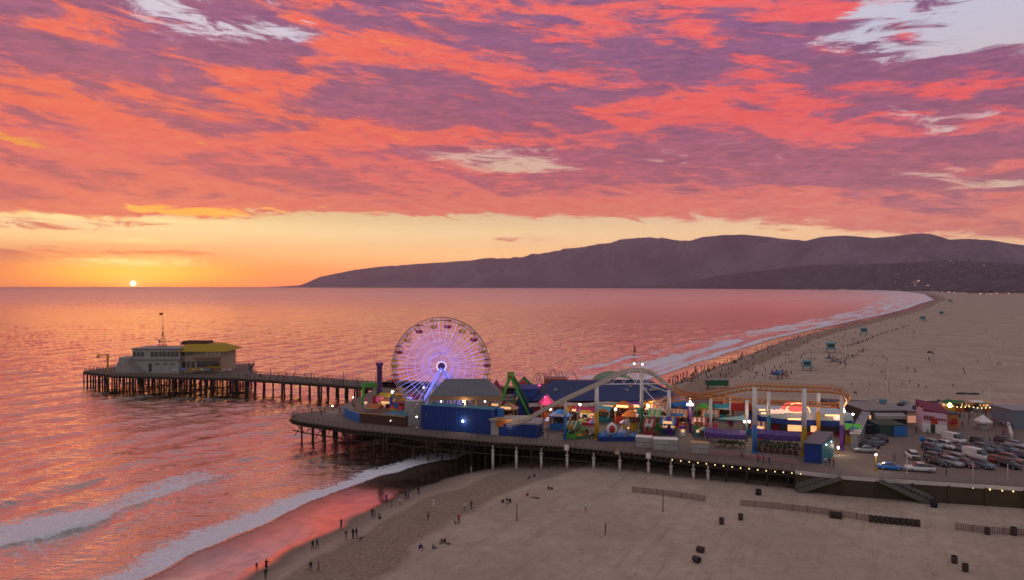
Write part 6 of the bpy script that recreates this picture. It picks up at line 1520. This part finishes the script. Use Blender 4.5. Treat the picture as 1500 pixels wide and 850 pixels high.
# ================================================================ cars
def loft_car(name, prof, cab, w, wheels, paint_name, pickup=False):
    """prof: body stations (x, z_low, z_high, halfwidth); cab: glasshouse stations (x, z_base, z_top, hw_base, hw_top)"""
    root = empty(name)
    m = MB(); vs = []; n = 10
    for (x, zl, zh, hw) in prof:
        b = .10; ring = [(-hw+.06,zl),(-hw,zl+b),(-hw-.01,(zl+zh)/2),(-hw+.03,zh-.05),(-hw+.12,zh),(hw-.12,zh),(hw-.03,zh-.05),(hw+.01,(zl+zh)/2),(hw,zl+b),(hw-.06,zl)]
        vs += [(x, p[0], p[1]) for p in ring]
    fs = []
    for i in range(len(prof)-1):
        for k in range(n): fs.append((i*n+k, i*n+(k+1) % n, (i+1)*n+(k+1) % n, (i+1)*n+k))
    fs += [tuple(range(n)), tuple(reversed(range((len(prof)-1)*n, len(prof)*n)))]
    m.add(vs, fs, True); body = m.build('body', MATS[paint_name], root)
    m = MB(); vs = []
    for (x, zb, zt, hb, ht) in cab: vs += [(x,-hb,zb),(x,-ht,zt-.05),(x,-ht+.1,zt-.02),(x,ht-.1,zt-.02),(x,ht,zt-.05),(x,hb,zb)]
    fs = []; k6 = 6
    for i in range(len(cab)-1):
        for k in range(5): fs.append((i*k6+k, i*k6+k+1, (i+1)*k6+k+1, (i+1)*k6+k))
    fs += [tuple(range(6)), tuple(reversed(range((len(cab)-1)*6, len(cab)*6)))]
    m.add(vs, fs, False); gl = m.build('window', glass, root)
    m = MB(); tops = [c for c in cab if c[2] > max(q[2] for q in cab)-.16]
    m.sheet([[(x, -ht+.02, zt-.01), (x, -ht*.5, zt+.035), (x, ht*.5, zt+.035), (x, ht-.02, zt-.01)] for (x, zb, zt, hb, ht) in tops], .05)
    m.build('roof', MATS[paint_name], root)
    for sx in wheels:
        for sy in (-1, 1):
            q = MB(); q.tube([(sx, sy*(w-.20), .33), (sx, sy*(w+.01), .33)], .33, 14); wh = q.build('wheel', black, root)
            q = MB(); q.tube([(sx, sy*(w+.0), .33), (sx, sy*(w+.025), .33)], .20, 10); q.build('rim', grey, wh)
    xf, xb = prof[-1][0], prof[0][0]
    for sy in (-1, 1):
        q = MB(); q.box((xf-.02, sy*(prof[-1][3]-.22), prof[-1][2]-.16), (.14,.32,.14)); q.build('headlight', mat('headlight_glass',(.6,.6,.62),.15,var=0), root)
        q = MB(); q.box((xb+.02, sy*(prof[0][3]-.18), prof[0][2]-.18), (.12,.28,.16)); q.build('tail_light', mat('tail_light_red',(.35,.01,.01),.3,var=0), root)
    return root
def paint(n, c, metal=.0): return mat(n, c, .28, metal, var=.04, scale=1, spec=.6)
PAINT = {'silver': paint('silver_paint',(.34,.34,.36),.4), 'white': paint('car_white',(.62,.60,.60)), 'black': paint('car_black',(.012,.012,.014)), 'blue': paint('car_blue',(.01,.12,.42)), 'navy': paint('car_navy',(.012,.025,.07)), 'red': paint('car_red',(.28,.012,.015)), 'slate': paint('car_slate',(.09,.12,.17)), 'maroon': paint('car_maroon',(.10,.015,.02)), 'grey': paint('car_grey',(.10,.10,.11)), 'copper': paint('car_copper',(.26,.10,.06))}
sedan = loft_car('parked_car', [(-2.25,.42,.72,.66),(-2.15,.25,.92,.82),(-1.3,.20,.96,.88),(0,.19,.95,.89),(1.2,.20,.90,.88),(1.95,.24,.78,.84),(2.25,.36,.62,.66)], [(-1.75,.92,.95,.72,.6),(-1.05,.92,1.36,.74,.56),(-.2,.92,1.43,.76,.58),(.35,.92,1.38,.75,.56),(1.15,.88,.92,.72,.6)], .88, (-1.38,1.36), 'silver_paint')
suv = loft_car('parked_car', [(-2.25,.45,.85,.72),(-2.2,.30,1.05,.86),(-1.3,.26,1.10,.92),(0,.25,1.08,.93),(1.3,.26,1.03,.92),(2.05,.30,.92,.87),(2.28,.42,.72,.70)], [(-2.15,1.04,1.08,.78,.66),(-1.9,1.04,1.62,.80,.64),(-.8,1.04,1.72,.82,.66),(.2,1.04,1.70,.82,.65),(.55,1.02,1.60,.80,.62),(1.2,1.0,1.04,.76,.62)], .92, (-1.38,1.40), 'car_black')
vanc = loft_car('parked_van', [(-2.6,.45,1.2,.80),(-2.55,.30,1.30,.92),(-1.3,.26,1.30,.96),(0,.25,1.28,.96),(1.4,.26,1.20,.95),(2.2,.30,1.02,.90),(2.5,.42,.82,.75)], [(-2.55,1.26,2.05,.92,.86),(-1.5,1.26,2.15,.93,.88),(0,1.26,2.15,.93,.88),(1.0,1.24,2.10,.92,.84),(1.4,1.2,1.75,.88,.74),(1.95,1.06,1.10,.84,.72)], .96, (-1.6,1.55), 'car_white')
# panelled van sides: solid rear sides in body colour
mvan = MB(); 
for sy in (-1,1): mvan.box((-.95, sy*.93, 1.66), (3.1,.06,.86))
mvan.box((-2.60,0,1.66),(.06,1.75,.86)); mvan.build('side_panel', PAINT['white'], vanc)
pick = loft_car('parked_pickup', [(-2.6,.48,.90,.80),(-2.5,.34,1.02,.88),(-1.2,.30,1.02,.92),(0,.28,1.04,.93),(1.4,.30,1.02,.92),(2.3,.34,.94,.88),(2.55,.46,.74,.74)], [(-.75,1.0,1.62,.82,.68),(-.3,1.0,1.72,.82,.68),(.5,1.0,1.68,.82,.66),(1.25,.99,1.04,.78,.64)], .92, (-1.65,1.62), 'car_white')
m = MB(); m.box((-1.65,0,1.0), (1.55,1.45,.10)); m.build('load_bed', black, pick)
protos = {'sedan': sedan, 'suv': suv, 'van': vanc, 'pickup': pick}; used = set()
def car(px, py, kind, col_, rz, label):
    q = D(px,py); pr = protos[kind]; base = {'sedan':'silver_paint','suv':'car_black','van':'car_white','pickup':'car_white'}[kind]
    grp = 'vehicles parked on the pier car park'
    root = copy_tree(pr, (q[0], q[1], DK+.013), R(rz), label, grp, swap={base: PAINT[col_]})
    root['category'] = 'van' if kind == 'van' else 'car'
    return root
for px,py,k,c_,rz,l in [
 (1267,662.5,'sedan','silver',165,'silver sedan parked lowest of the cluster beside the long pale roof'),
 (1272,656,'sedan','navy',162,'dark blue sedan between the silver one and the black one by the shed'),
 (1279,651,'sedan','slate',160,'slate sedan second from the shed in the left cluster'),
 (1285,647.5,'suv','black',158,'black car closest to the dark shed in the left cluster'),
 (1336,671,'suv','white',75,'white hatchback seen from behind alone in the lane'),
 (1303.5,688,'sedan','blue',-14,'bright blue car parked at the edge by the lamp post'),
 (1347,690.5,'pickup','white',165,'white pickup truck beside the bright blue car'),
 (1368,655,'suv','silver',-70,'silver car at the left end of the rear row'),
 (1366,662,'suv','navy',-72,'dark blue car below the silver one at the left end'),
 (1388,657,'suv','white',-72,'white car in front of the white van'),
 (1398,648,'van','white',-72,'white van standing behind the white car'),
 (1408,661,'sedan','slate',-72,'blue grey sedan in the rear row right of the white car'),
 (1424,660.5,'sedan','navy',-72,'navy sedan in the middle of the rear row'),
 (1437,652,'suv','black',-70,'black car behind the navy sedan'),
 (1441,661,'suv','grey',-72,'dark grey car right of the navy sedan'),
 (1457,662,'sedan','grey',-70,'grey sedan in the rear row near the right end'),
 (1476,662,'suv','slate',-68,'pale blue grey car in the rear row near the right edge'),
 (1473,651,'suv','black',-70,'black car at the back near the right edge'),
 (1489,655,'sedan','silver',-70,'silver sedan at the back cut by the right edge'),
 (1370,675,'suv','grey',-72,'grey tall car at the left end of the front row'),
 (1374,681,'sedan','black',-72,'black sedan lowest at the left end of the front row'),
 (1386,678,'suv','maroon',-72,'maroon car second in the front row'),
 (1394,682,'suv','silver',-70,'silver car in the front row beside the maroon one'),
 (1405,677,'suv','silver',-72,'silver tall car behind the dark red one'),
 (1415,683.5,'sedan','maroon',-72,'dark red sedan in the middle of the front row'),
 (1431,672,'van','white',-68,'big white van in the middle of the front row'),
 (1439,685,'suv','slate',-72,'grey blue car in front of the big white van'),
 (1459,678,'sedan','red',-72,'red sedan right of the big white van'),
 (1478,685,'suv','black',-70,'black car lowest at the right edge'),
 (1481,677,'suv','copper',-70,'copper car at the right edge of the front row'),
 (1498,672,'sedan','navy',-70,'navy sedan beyond the right edge of the front row'),
]: car(px,py,k,c_,rz,l)
def del_tree(o):
    for ch in list(o.children): del_tree(ch)
    bpy.data.objects.remove(o)
for pr in protos.values(): del_tree(pr)
# flag poles / light masts on the car park
for px, py, h, l in ((1330.5,694,3.4,'thin pale post at the rail, left of the pickup'),(1427.5,703,3.2,'pale post at the rail under the big white van'),(1478.5,704,3.0,'pale post at the rail near the right edge'),(1450,612,8.0,'tall pale mast at the back of the plaza'),(1302,600,7.0,'pale mast behind the food hall roof')):
    q = D(px,py); t = tag(empty('mast', (q[0],q[1]+.4,DK)), l, 'post'); m = MB(); m.tube([(q[0],q[1]+.4,DK),(q[0],q[1]+.4,DK+h)], [.07,.05], 6); child(m.build('pole', white), t); m = MB(); m.lathe([(.2,DK),(.14,DK+.18)], (q[0],q[1]+.4,0), 8); child(m.build('foot', concrete), t)
# small white notice boxes hung on the pier edge
for px, l in ((830,'white box hung on the pier edge above a white post'),(904,'low beige box on the pier edge'),(949.5,'white square box on the pier edge below the containers')):
    pyf = float(np.interp(px, [830,940,1050], [653.5,664,677])); q = D(px,pyf); m = MB(); m.box((q[0],q[1]-.25,DK-.35), (1.0,.35,1.1 if px != 904 else .7), R(-20)); m.box((q[0],q[1]-.25,DK+.25), (.7,.3,.12), R(-20)); tag(m.build('notice_box', white if px != 904 else cream), l, 'box')

# ================================================================ things on the sand
def sand_fence(pts, label):
    root = tag(empty('sand_fence', G(*pts[0])), label, 'fence', 'low slatted fences on the sand')
    w_ = [G(*p) for p in pts]
    m = MB(); m2 = MB()
    for a, b in zip(w_[:-1], w_[1:]):
        L = math.hypot(b[0]-a[0], b[1]-a[1]); n = int(L/.22)
        for k in range(n):
            t_ = k/n; x, y = a[0]+(b[0]-a[0])*t_, a[1]+(b[1]-a[1])*t_+.04*math.sin(k*.5); m.box((x, y, ground_z0(x,y)+.55), (.12,.03,1.1+.08*math.sin(k*1.7)), math.atan2(b[1]-a[1],b[0]-a[0]))
        for h in (.25,.6,.95): m.bar((a[0],a[1]+.03,a[2]+h), (b[0],b[1]+.03,b[2]+h), .02,.04)
        for k in range(0, int(L/2.4)+1): t_ = min(1, k*2.4/L); m2.tube([(a[0]+(b[0]-a[0])*t_, a[1]+(b[1]-a[1])*t_+.08, a[2]-.2),(a[0]+(b[0]-a[0])*t_, a[1]+(b[1]-a[1])*t_+.08, a[2]+1.3)], .03, 5)
    child(m.build('slat_panel', mat('weathered_red_slats',(.17,.10,.085),.9,var=.25,scale=2)), root); child(m2.build('post', wood_dk), root)
gcache = {}
def ground_z0(x, y):
    k = (round(x), round(y))
    if k not in gcache: gcache[k] = ground_z(x, y)
    return gcache[k]
sand_fence([(926,721),(980,727),(1034,735)], 'slatted fence with a post before it, left on the sand')
sand_fence([(1085,741),(1140,746),(1210,754),(1275,764)], 'long middle slatted fence ending at a row of bins')
sand_fence([(1400,776),(1445,781),(1506,786)], 'short slatted fence at the right edge of the picture')
bin_m = mat('brown_bin',(.055,.038,.03),.8,var=.3,scale=3)
def bin_(px, py, label, lying=False, r_=.42, h=1.0, mt=None):
    g = G(px,py); root = tag(empty('trash_bin', g, random.random()*6), label, 'bin', 'bins on the beach')
    mt = mt or bin_m
    m = MB(); m.lathe([(r_*.86,0),(r_*.95,h*.3),(r_*1.0,h*.6),(r_*.97,h),(r_*.85,h),(r_*.8,h*.9),(.01,h*.88)], (0,0,0), 14)
    for z_ in (.33,.66): m.lathe([(r_*.96,h*z_-.03),(r_*1.05,h*z_),(r_*.96,h*z_+.03)], (0,0,0), 14)
    o = m.build('barrel', mt); o.parent = root
    m = MB(); m.lathe([(r_*1.03,h),(r_*1.03,h+.04),(r_*.8,h+.04),(r_*.8,h)], (0,0,0), 14); o2 = m.build('rim', dgrey); o2.parent = root
    if lying: root.rotation_euler = (R(90), 0, lying); root.location = (g[0], g[1], g[2]+r_*.95)
    return root
bin_(1111,725,'black bin standing above the long fence',r_=.55,mt=black); bin_(1057,768,'brown barrel bin, left of the pair under the long fence'); bin_(1085,762,'brown barrel bin, right of the pair under the long fence')
bin_(1021,808,'upper one of two barrels tipped over on the sand',lying=.9,r_=.48); bin_(1016,822,'lower one of two barrels tipped over on the sand',lying=.6,r_=.48)
bin_(1398,825,'upper of two brown bins at the bottom right'); bin_(1414,837,'lowest brown bin at the bottom right')
bin_(1368,743,'black bin at the foot of the right stairs',r_=.62,h=1.25,mt=black); bin_(1446,783,'brown bin against the short fence'); bin_(1485,784,'brown bin at the right edge by the short fence',r_=.5,h=1.2)
for i in range(3): bin_(1218+i*6.2,758.5+i*.8,['first bin of three against the middle of the long fence','middle bin of three against the long fence','last bin of three against the long fence'][i],r_=.38)
for i in range(10): bin_(1276+i*7.6,764.5+i*.75,['leftmost','second','third','fourth','fifth','sixth','seventh','eighth','ninth','rightmost'][i]+' of ten barrel bins in a tight row',r_=.40)
for px, py, h, l in ((971,750,3.9,'dark post standing in front of the left fence'),(757,763,2.9,'thin dark post beside the seated group')):
    g = G(px,py); t = tag(empty('wooden_post', g), l, 'post'); m = MB(); m.tube([(0,0,-.3),(.03,0,h)], [.09,.07], 7); o = m.build('pole', wood_dk); o.parent = t; m = MB(); m.lathe([(.11,h-.1),(.11,h)], (.03,0,0), 8); o = m.build('cap', dgrey); o.parent = t

# ---------------------------------------------------------------- beach beyond the pier
def tower(px, py, s_, label):
    g = G(px,py); root = tag(empty('lifeguard_tower', g, random.uniform(-.5,.3)), label, 'lifeguard tower', 'teal lifeguard towers along the beach'); root.scale = (s_,)*3
    def c(o): o.parent = root
    for (a,b) in ((-1.6,-1.3),(1.6,-1.3),(1.6,1.3),(-1.6,1.3)):
        m = MB(); m.bar((a*1.15,b*1.15,-.2),(a,b,2.0),.22); c(m.build('leg', aqua))
    m = MB(); m.box((0,0,2.05),(4.6,3.8,.2)); c(m.build('platform', aqua))
    m = MB(); m.box((0,.2,3.3),(3.4,2.6,2.3)); c(m.build('cabin', mat('faded_teal',(.14,.27,.30),.7)))
    m = MB(); m.prism([(-2.1,-1.6),(2.1,-1.6),(2.1,1.9),(-2.1,1.9)],4.45,4.6,[4.6,4.6,5.0,5.0]); c(m.build('roof', aqua))
    m = MB(); m.box((0,-1.12,3.5),(2.8,.06,1.0)); c(m.build('window', glass))
    m = MB(); m.bar((2.3,0,2.1),(5.2,0,0),1.2,.15); c(m.build('ramp', grey))
for px,py,s_,l in ((1217,517,1.25,'largest lifeguard tower at the middle of the far beach'),(1182,543,1.0,'lifeguard tower closest to the pier'),(1265.5,491,1.2,'lifeguard tower by the far waterline beyond the second crowd'),(1351.5,471,1.2,'fourth lifeguard tower up the coast'),(1379,462.5,1.2,'fifth lifeguard tower up the coast'),(1392,444,1.6,'lifeguard tower farthest up the coast')): tower(px,py,s_,l)
t = tag(empty('green_hut', G(1050,569)), 'dark green hut standing on the beach behind the orange track', 'hut')
g = G(1050,569); m = MB(); m.box((g[0],g[1],g[2]+2.3),(8.5,3,2.2)); child(m.build('wall', dgreen), t); m = MB(); m.box((g[0],g[1],g[2]+3.5),(9.2,3.6,.2)); child(m.build('roof', grey), t)
for a in (-3.6,3.6): m = MB(); m.box((g[0]+a,g[1],g[2]+.6),(.4,.4,1.3)); child(m.build('leg', wood_dk), t)
def canopy(px, py, mt, label, s_=1.0):
    g = G(px,py); root = tag(empty('pop_up_canopy', g, random.random()), label, 'canopy', 'canopies pitched on the far beach'); root.scale = (s_,)*3
    m = MB(); m.lathe([(2.1,2.1),(2.1,2.35),(.05,3.1)],(0,0,0),4,False,math.pi/4); o = m.build('cover', mt); o.parent = root
    for k in range(4): a = math.pi/4+k*math.pi/2; m = MB(); m.tube([(1.95*math.cos(a),1.95*math.sin(a),0),(1.95*math.cos(a),1.95*math.sin(a),2.15)],.05,5); o = m.build('leg', grey); o.parent = root
canopy(1141,553,blue2,'blue canopy, right of two close together on the far beach'); canopy(1135,556,mat('dark_blue_canvas',(.02,.04,.12),.8),'dark blue canopy, left of two close together'); canopy(1221,536,mat('slate_canvas',(.06,.09,.14),.8),'slate blue canopy amid the second crowd'); canopy(1214,531,mat('slate_canvas',(.06,.09,.14),.8),'slate canopy just behind the second crowd'); canopy(1186,540,aqua,'pale teal canopy touching the tower closest to the pier',.8); canopy(1250,500,red,'small dark red canopy by the waterline',.7)
# posts and nets on the far beach
for px,pyb,h,l in ((1297,556,4.6,'tall thin post on the open far beach'),(1338,500,9,'pair mast on the far open sand, left'),(1367,522,4.5,'thin post near the dark mound on the far beach'),(1302,575,4.5,'pale flag mast behind the right hand roofs'),(1444,490,9,'thin mast at the right of the far beach')):
    g = G(px,pyb); m = MB(); m.tube([(0,0,-.2),(0,0,h)],[.10,.07],6); m.lathe([(.16,0),(.16,.25)],(0,0,0),6); o = m.build('beach_post', dgrey); o.location = g; tag(o, l, 'post')
g = G(1362,517); m = MB(); m.lathe([(1.6,-.1),(1.4,.6),(.7,1.1),(.05,1.25)],(0,0,0),10); m.box((.6,.2,.4),(1.8,.9,.8),.5); o = m.build('equipment_mound', dgrey); o.location = g; tag(o,'small dark covered mound on the far open sand','mound')
for px,py,l in ((1409,577.5,'dark flat mat lying on the sand behind the plaza'),(1426,578,'small dark bundle beside the flat mat'),(1366,590,'long dark boat shape on racks behind the white building'),(1253,576,'dark red bundle on the sand right of the track'),(1375,588,'red bundle on top of the racks behind the white building')):
    g = G(px,py); m = MB(); w_ = 2.6 if 'flat' in l or 'long' in l else 1.2; m.lathe([(w_*.5,0),(w_*.5,.35),(w_*.35,.6),(.02,.7)],(0,0,0),10,True,0,None,1.8 if w_ > 2 else 1.1,.6); o = m.build('beach_bundle', dred if 'red' in l else dgrey); o.location = g; tag(o, l, 'bundle')
# sailboard near the far surf
p = P(928,519,0.1); t = tag(empty('sailboard', p), 'small reddish sail on the water beyond the coaster hill', 'sailboard')
m = MB(); m.add([(0,0,.5),(2.0,.1,1.4),(.25,0,6.2),(0,.08,.5),(2.0,.18,1.4),(.25,.08,6.2)], [(0,1,2),(5,4,3),(0,3,4,1),(1,4,5,2),(2,5,3,0)]); o = m.build('sail', mat('red_sail',(.45,.10,.12),.7)); o.parent = t
m = MB(); m.lathe([(.02,-.1),(.35,0),(.3,.12),(.02,.15)],(0.5,0,0),10,True,0,None,4.0,1); o = m.build('board', white); o.parent = t
m = MB(); m.tube([(0,0,.1),(.2,0,6.4)],.05,5); o = m.build('mast', dgrey); o.parent = t
# far crowd: single people, the nearest ones; the thin remainder far off is one mass
far_spots = []
for i in range(430):                               # along the waterline
    t_ = random.random()**1.35; py = 562-(562-447)*t_; p = P(900,py,.4)
    xs_ = np.interp(p[1], [c[1] for c in COAST[9:21]], [c[0] for c in COAST[9:21]])
    far_spots.append((xs_+random.choice([random.uniform(8,24), random.uniform(12,60)])*(1+t_*.6), p[1]))
for i in range(90):                                # inland line of people and umbrellas
    t_ = random.random(); px = 1240+95*t_+random.uniform(-3,3); py = np.interp(px, [1240,1262,1290,1340,1395], [512,505,493,477,455]); g = P(px, py, 1.6); far_spots.append((g[0], g[1]))
for i in range(34): px = 1222+random.uniform(-9,18); g = P(px, 531+(px-1222)*.55+random.uniform(-3,3), 1.6); far_spots.append((g[0], g[1]))
for i in range(26): px = 1240+random.uniform(-8,30); g = P(px, 530-(px-1240)*.45+random.uniform(-3,3), 1.6); far_spots.append((g[0], g[1]))
for i in range(34): px = random.uniform(1130,1160); g = P(px, random.uniform(549,560), 1.6); far_spots.append((g[0], g[1]))
for i in range(36): px = random.uniform(1235,1480); g = P(px, random.uniform(490,585), 1.6); far_spots.append((g[0], g[1]))
far_spots.sort(key=lambda q: math.hypot(q[0], q[1]))
nf = 300-n_people[0]+0
import itertools
far_src = []
budget = max(20, 292-n_people[0])
fx = np.array([q[0] for q in far_spots]); fy = np.array([q[1] for q in far_spots]); fd, _ = shore_d(fx, fy); fz = beach_h(fd, fx, fy)
rest = []
for i, (x, y) in enumerate(far_spots):
    if fd[i] < 1: continue
    if i < budget: pp(x, y, float(fz[i]), 'on the '+('waterline' if fd[i] < 28 else 'open sand')+' beyond the pier', 'beach goers beyond the pier', ('stand','stand','walk','sit'), random.uniform(.95,1.2))
    else: rest.append((x, y, float(fz[i])))
m = MB()
for i, (x, y, z) in enumerate(rest):
    m.cur = [0,0,0,1,2,0,3,0,4][i % 9]; k_ = random.uniform(.9,1.1)
    if i % 5 == 0: m.lathe([(.25,0),(.3,.3),(.2,.6),(.1,.72),(.12,.85),(.03,.95)], (x,y,z), 6)
    else:
        for sx in (-.1,.1): m.tube([(x+sx,y,z),(x+sx*.9,y,z+.9*k_)], [.06,.1], 5)
        m.lathe([(.16,.85*k_),(.19,1.1*k_),(.22,1.38*k_),(.07,1.5*k_),(.11,1.62*k_),(.03,1.76*k_)], (x,y,z), 6)
if rest: o = m.build('far_crowd', [cloth[c] for c in ('black','blue','grey','white','red')]); tag(o, 'tiny scattered people far up the beach', 'crowd', kind='stuff')
# bathers in the surf
for px,py in ((1010,533),(1058,521.5),(1085,498),(1128,491),(1030,528),(1102,500)):
    p = P(px,py,0); person(p[0], p[1], -.9, random.uniform(0,6), 'stand', 'black', 'black', 'bather standing waist deep in the far surf', 'bathers in the far surf')
# gulls / buoys left out

# ================================================================ far town: houses and trees at the foot of the hills
def ground_far(px, D_): return XY(px, D_)
random.seed(21)
hw = [mat('far_house_pale',(.55,.45,.42),.8,var=0), mat('far_house_warm',(.45,.28,.22),.8,var=0), mat('far_house_grey',(.30,.27,.28),.8,var=0), glowm('far_lights',(1,.6,.45),1.2), mat('far_house_red',(.35,.08,.07),.8,var=0)]
roofm = mat('far_house_roof',(.12,.08,.07),.9,var=0)
dgz = bpy.context.evaluated_depsgraph_get(); dgz.update()
hills_o = [o for o in scn.objects if o.name in ('mountains','foothills')]
def drop(x, y):
    best = 2.2
    for h in hills_o:
        ok, loc, nrm, idx = h.ray_cast((x, y, 3000), (0,0,-1))
        if ok and loc.z > best: best = loc.z
    return best
nh = 0
for i in range(150):
    if i < 52: px = random.uniform(1375,1496); D_ = random.uniform(3300,3650)*(1 if px > 1420 else 1.25); sz = random.uniform(8,18)
    elif i < 85: px = random.uniform(1180,1380); D_ = np.interp(px,[1180,1280,1380],[7800,6700,4700])*random.uniform(.97,1.04); sz = random.uniform(16,34)
    else: px = random.gauss(1075,55) if i < 120 else random.uniform(1250,1470); D_ = (np.interp(px,[900,1100,1280],[13200,9500,7200]) if i < 120 else np.interp(px,[1250,1330,1500],[7400,6000,4600]))*random.uniform(1.01,1.13); sz = random.uniform(18,40) if i < 120 else random.uniform(12,24)
    x = XY(px,D_); z = drop(x,D_); r_ = empty('house', (x,D_,z-1), random.uniform(-.4,.4))
    tag(r_, ['pale','warm brown','grey','pale','dark red','grey','warm brown'][i % 7]+(' far house on the slope below the mountains' if i >= 85 else (' far house in the row at the foot of the bluff' if i >= 52 else ' low building along the far end of the beach')), 'house', 'far houses below the mountains' if i >= 85 else ('far houses at the foot of the bluff' if i >= 52 else 'low buildings at the far end of the beach'))
    m = MB(); m.box((0,0,sz*.2),(sz,sz*.7,sz*.4)); o = m.build('wall', hw[[0,1,2,0,4,2,1][i % 7]]); o.parent = r_
    m = MB(); m.prism([(-sz*.55,-sz*.4),(sz*.55,-sz*.4),(sz*.55,sz*.4),(-sz*.55,sz*.4)],sz*.4,sz*.43,[sz*.43,sz*.43,sz*.6,sz*.6]); o = m.build('roof', roofm); o.parent = r_
    if i % 3 == 0: m = MB(); m.box((0,-sz*.36,sz*.2),(sz*.55,.3,sz*.14)); o = m.build('lit_window', hw[3]); o.parent = r_
# trees on the bluff
def tree_mesh(seed):
    rd = random.Random(seed); m = MB()
    for k in range(170):
        a = rd.uniform(0,6.283); e = rd.uniform(-.5,1.5); q = rd.uniform(.35,1); c = Vector((5.5*q*math.cos(a)*math.cos(e), 5.5*q*math.sin(a)*math.cos(e), 8.5+5.0*q*math.sin(e)))
        u = Vector((rd.uniform(-1,1),rd.uniform(-1,1),rd.uniform(-1,1))).normalized()*1.3; v = u.orthogonal().normalized()*.9
        m.add([c-u, c+v, c+u, c-v], [(0,1,2,3)])
    t = MB(); t.tube([(0,0,-2),(.2,0,4),(0,.2,9)],[.5,.35,.15],6); t.tube([(0,0,5),(2,1,9)],[.2,.08],5); t.tube([(0,0,5),(-2,-.6,9)],[.2,.08],5)
    return m, t
tm = []
for s_ in range(3):
    m, t = tree_mesh(s_); c = m.build('crown', mat('dark_tree_leaves',(.022,.03,.016),.9,var=.3,scale=.3)); tk = t.build('trunk', wood_dk); tm.append((c.data, tk.data)); bpy.data.objects.remove(c); bpy.data.objects.remove(tk)
for i in range(130):
    px = random.uniform(1255,1500) if i < 90 else random.uniform(1380,1500); D_ = (np.interp(px,[1255,1330,1500],[7200,5700,4300]) if i < 90 else 3750)*random.uniform(1.0,1.12); x = XY(px,D_); z = drop(x,D_); r_ = empty('tree', (x,D_,z-.5), random.random()*6); r_.scale = (random.uniform(.8,1.5),)*3 if i < 90 else (.9,)*3
    tag(r_, 'dark tree on the bluff at the far right' if i < 90 else 'dark tree behind the low buildings at the end of the beach', 'tree', 'trees on the far bluff' if i < 90 else 'trees behind the low beach buildings')
    a, b = tm[i % 3]; o = bpy.data.objects.new('crown', a); COL.objects.link(o); o.parent = r_; o = bpy.data.objects.new('trunk', b); COL.objects.link(o); o.parent = r_
print('people', n_people[0])
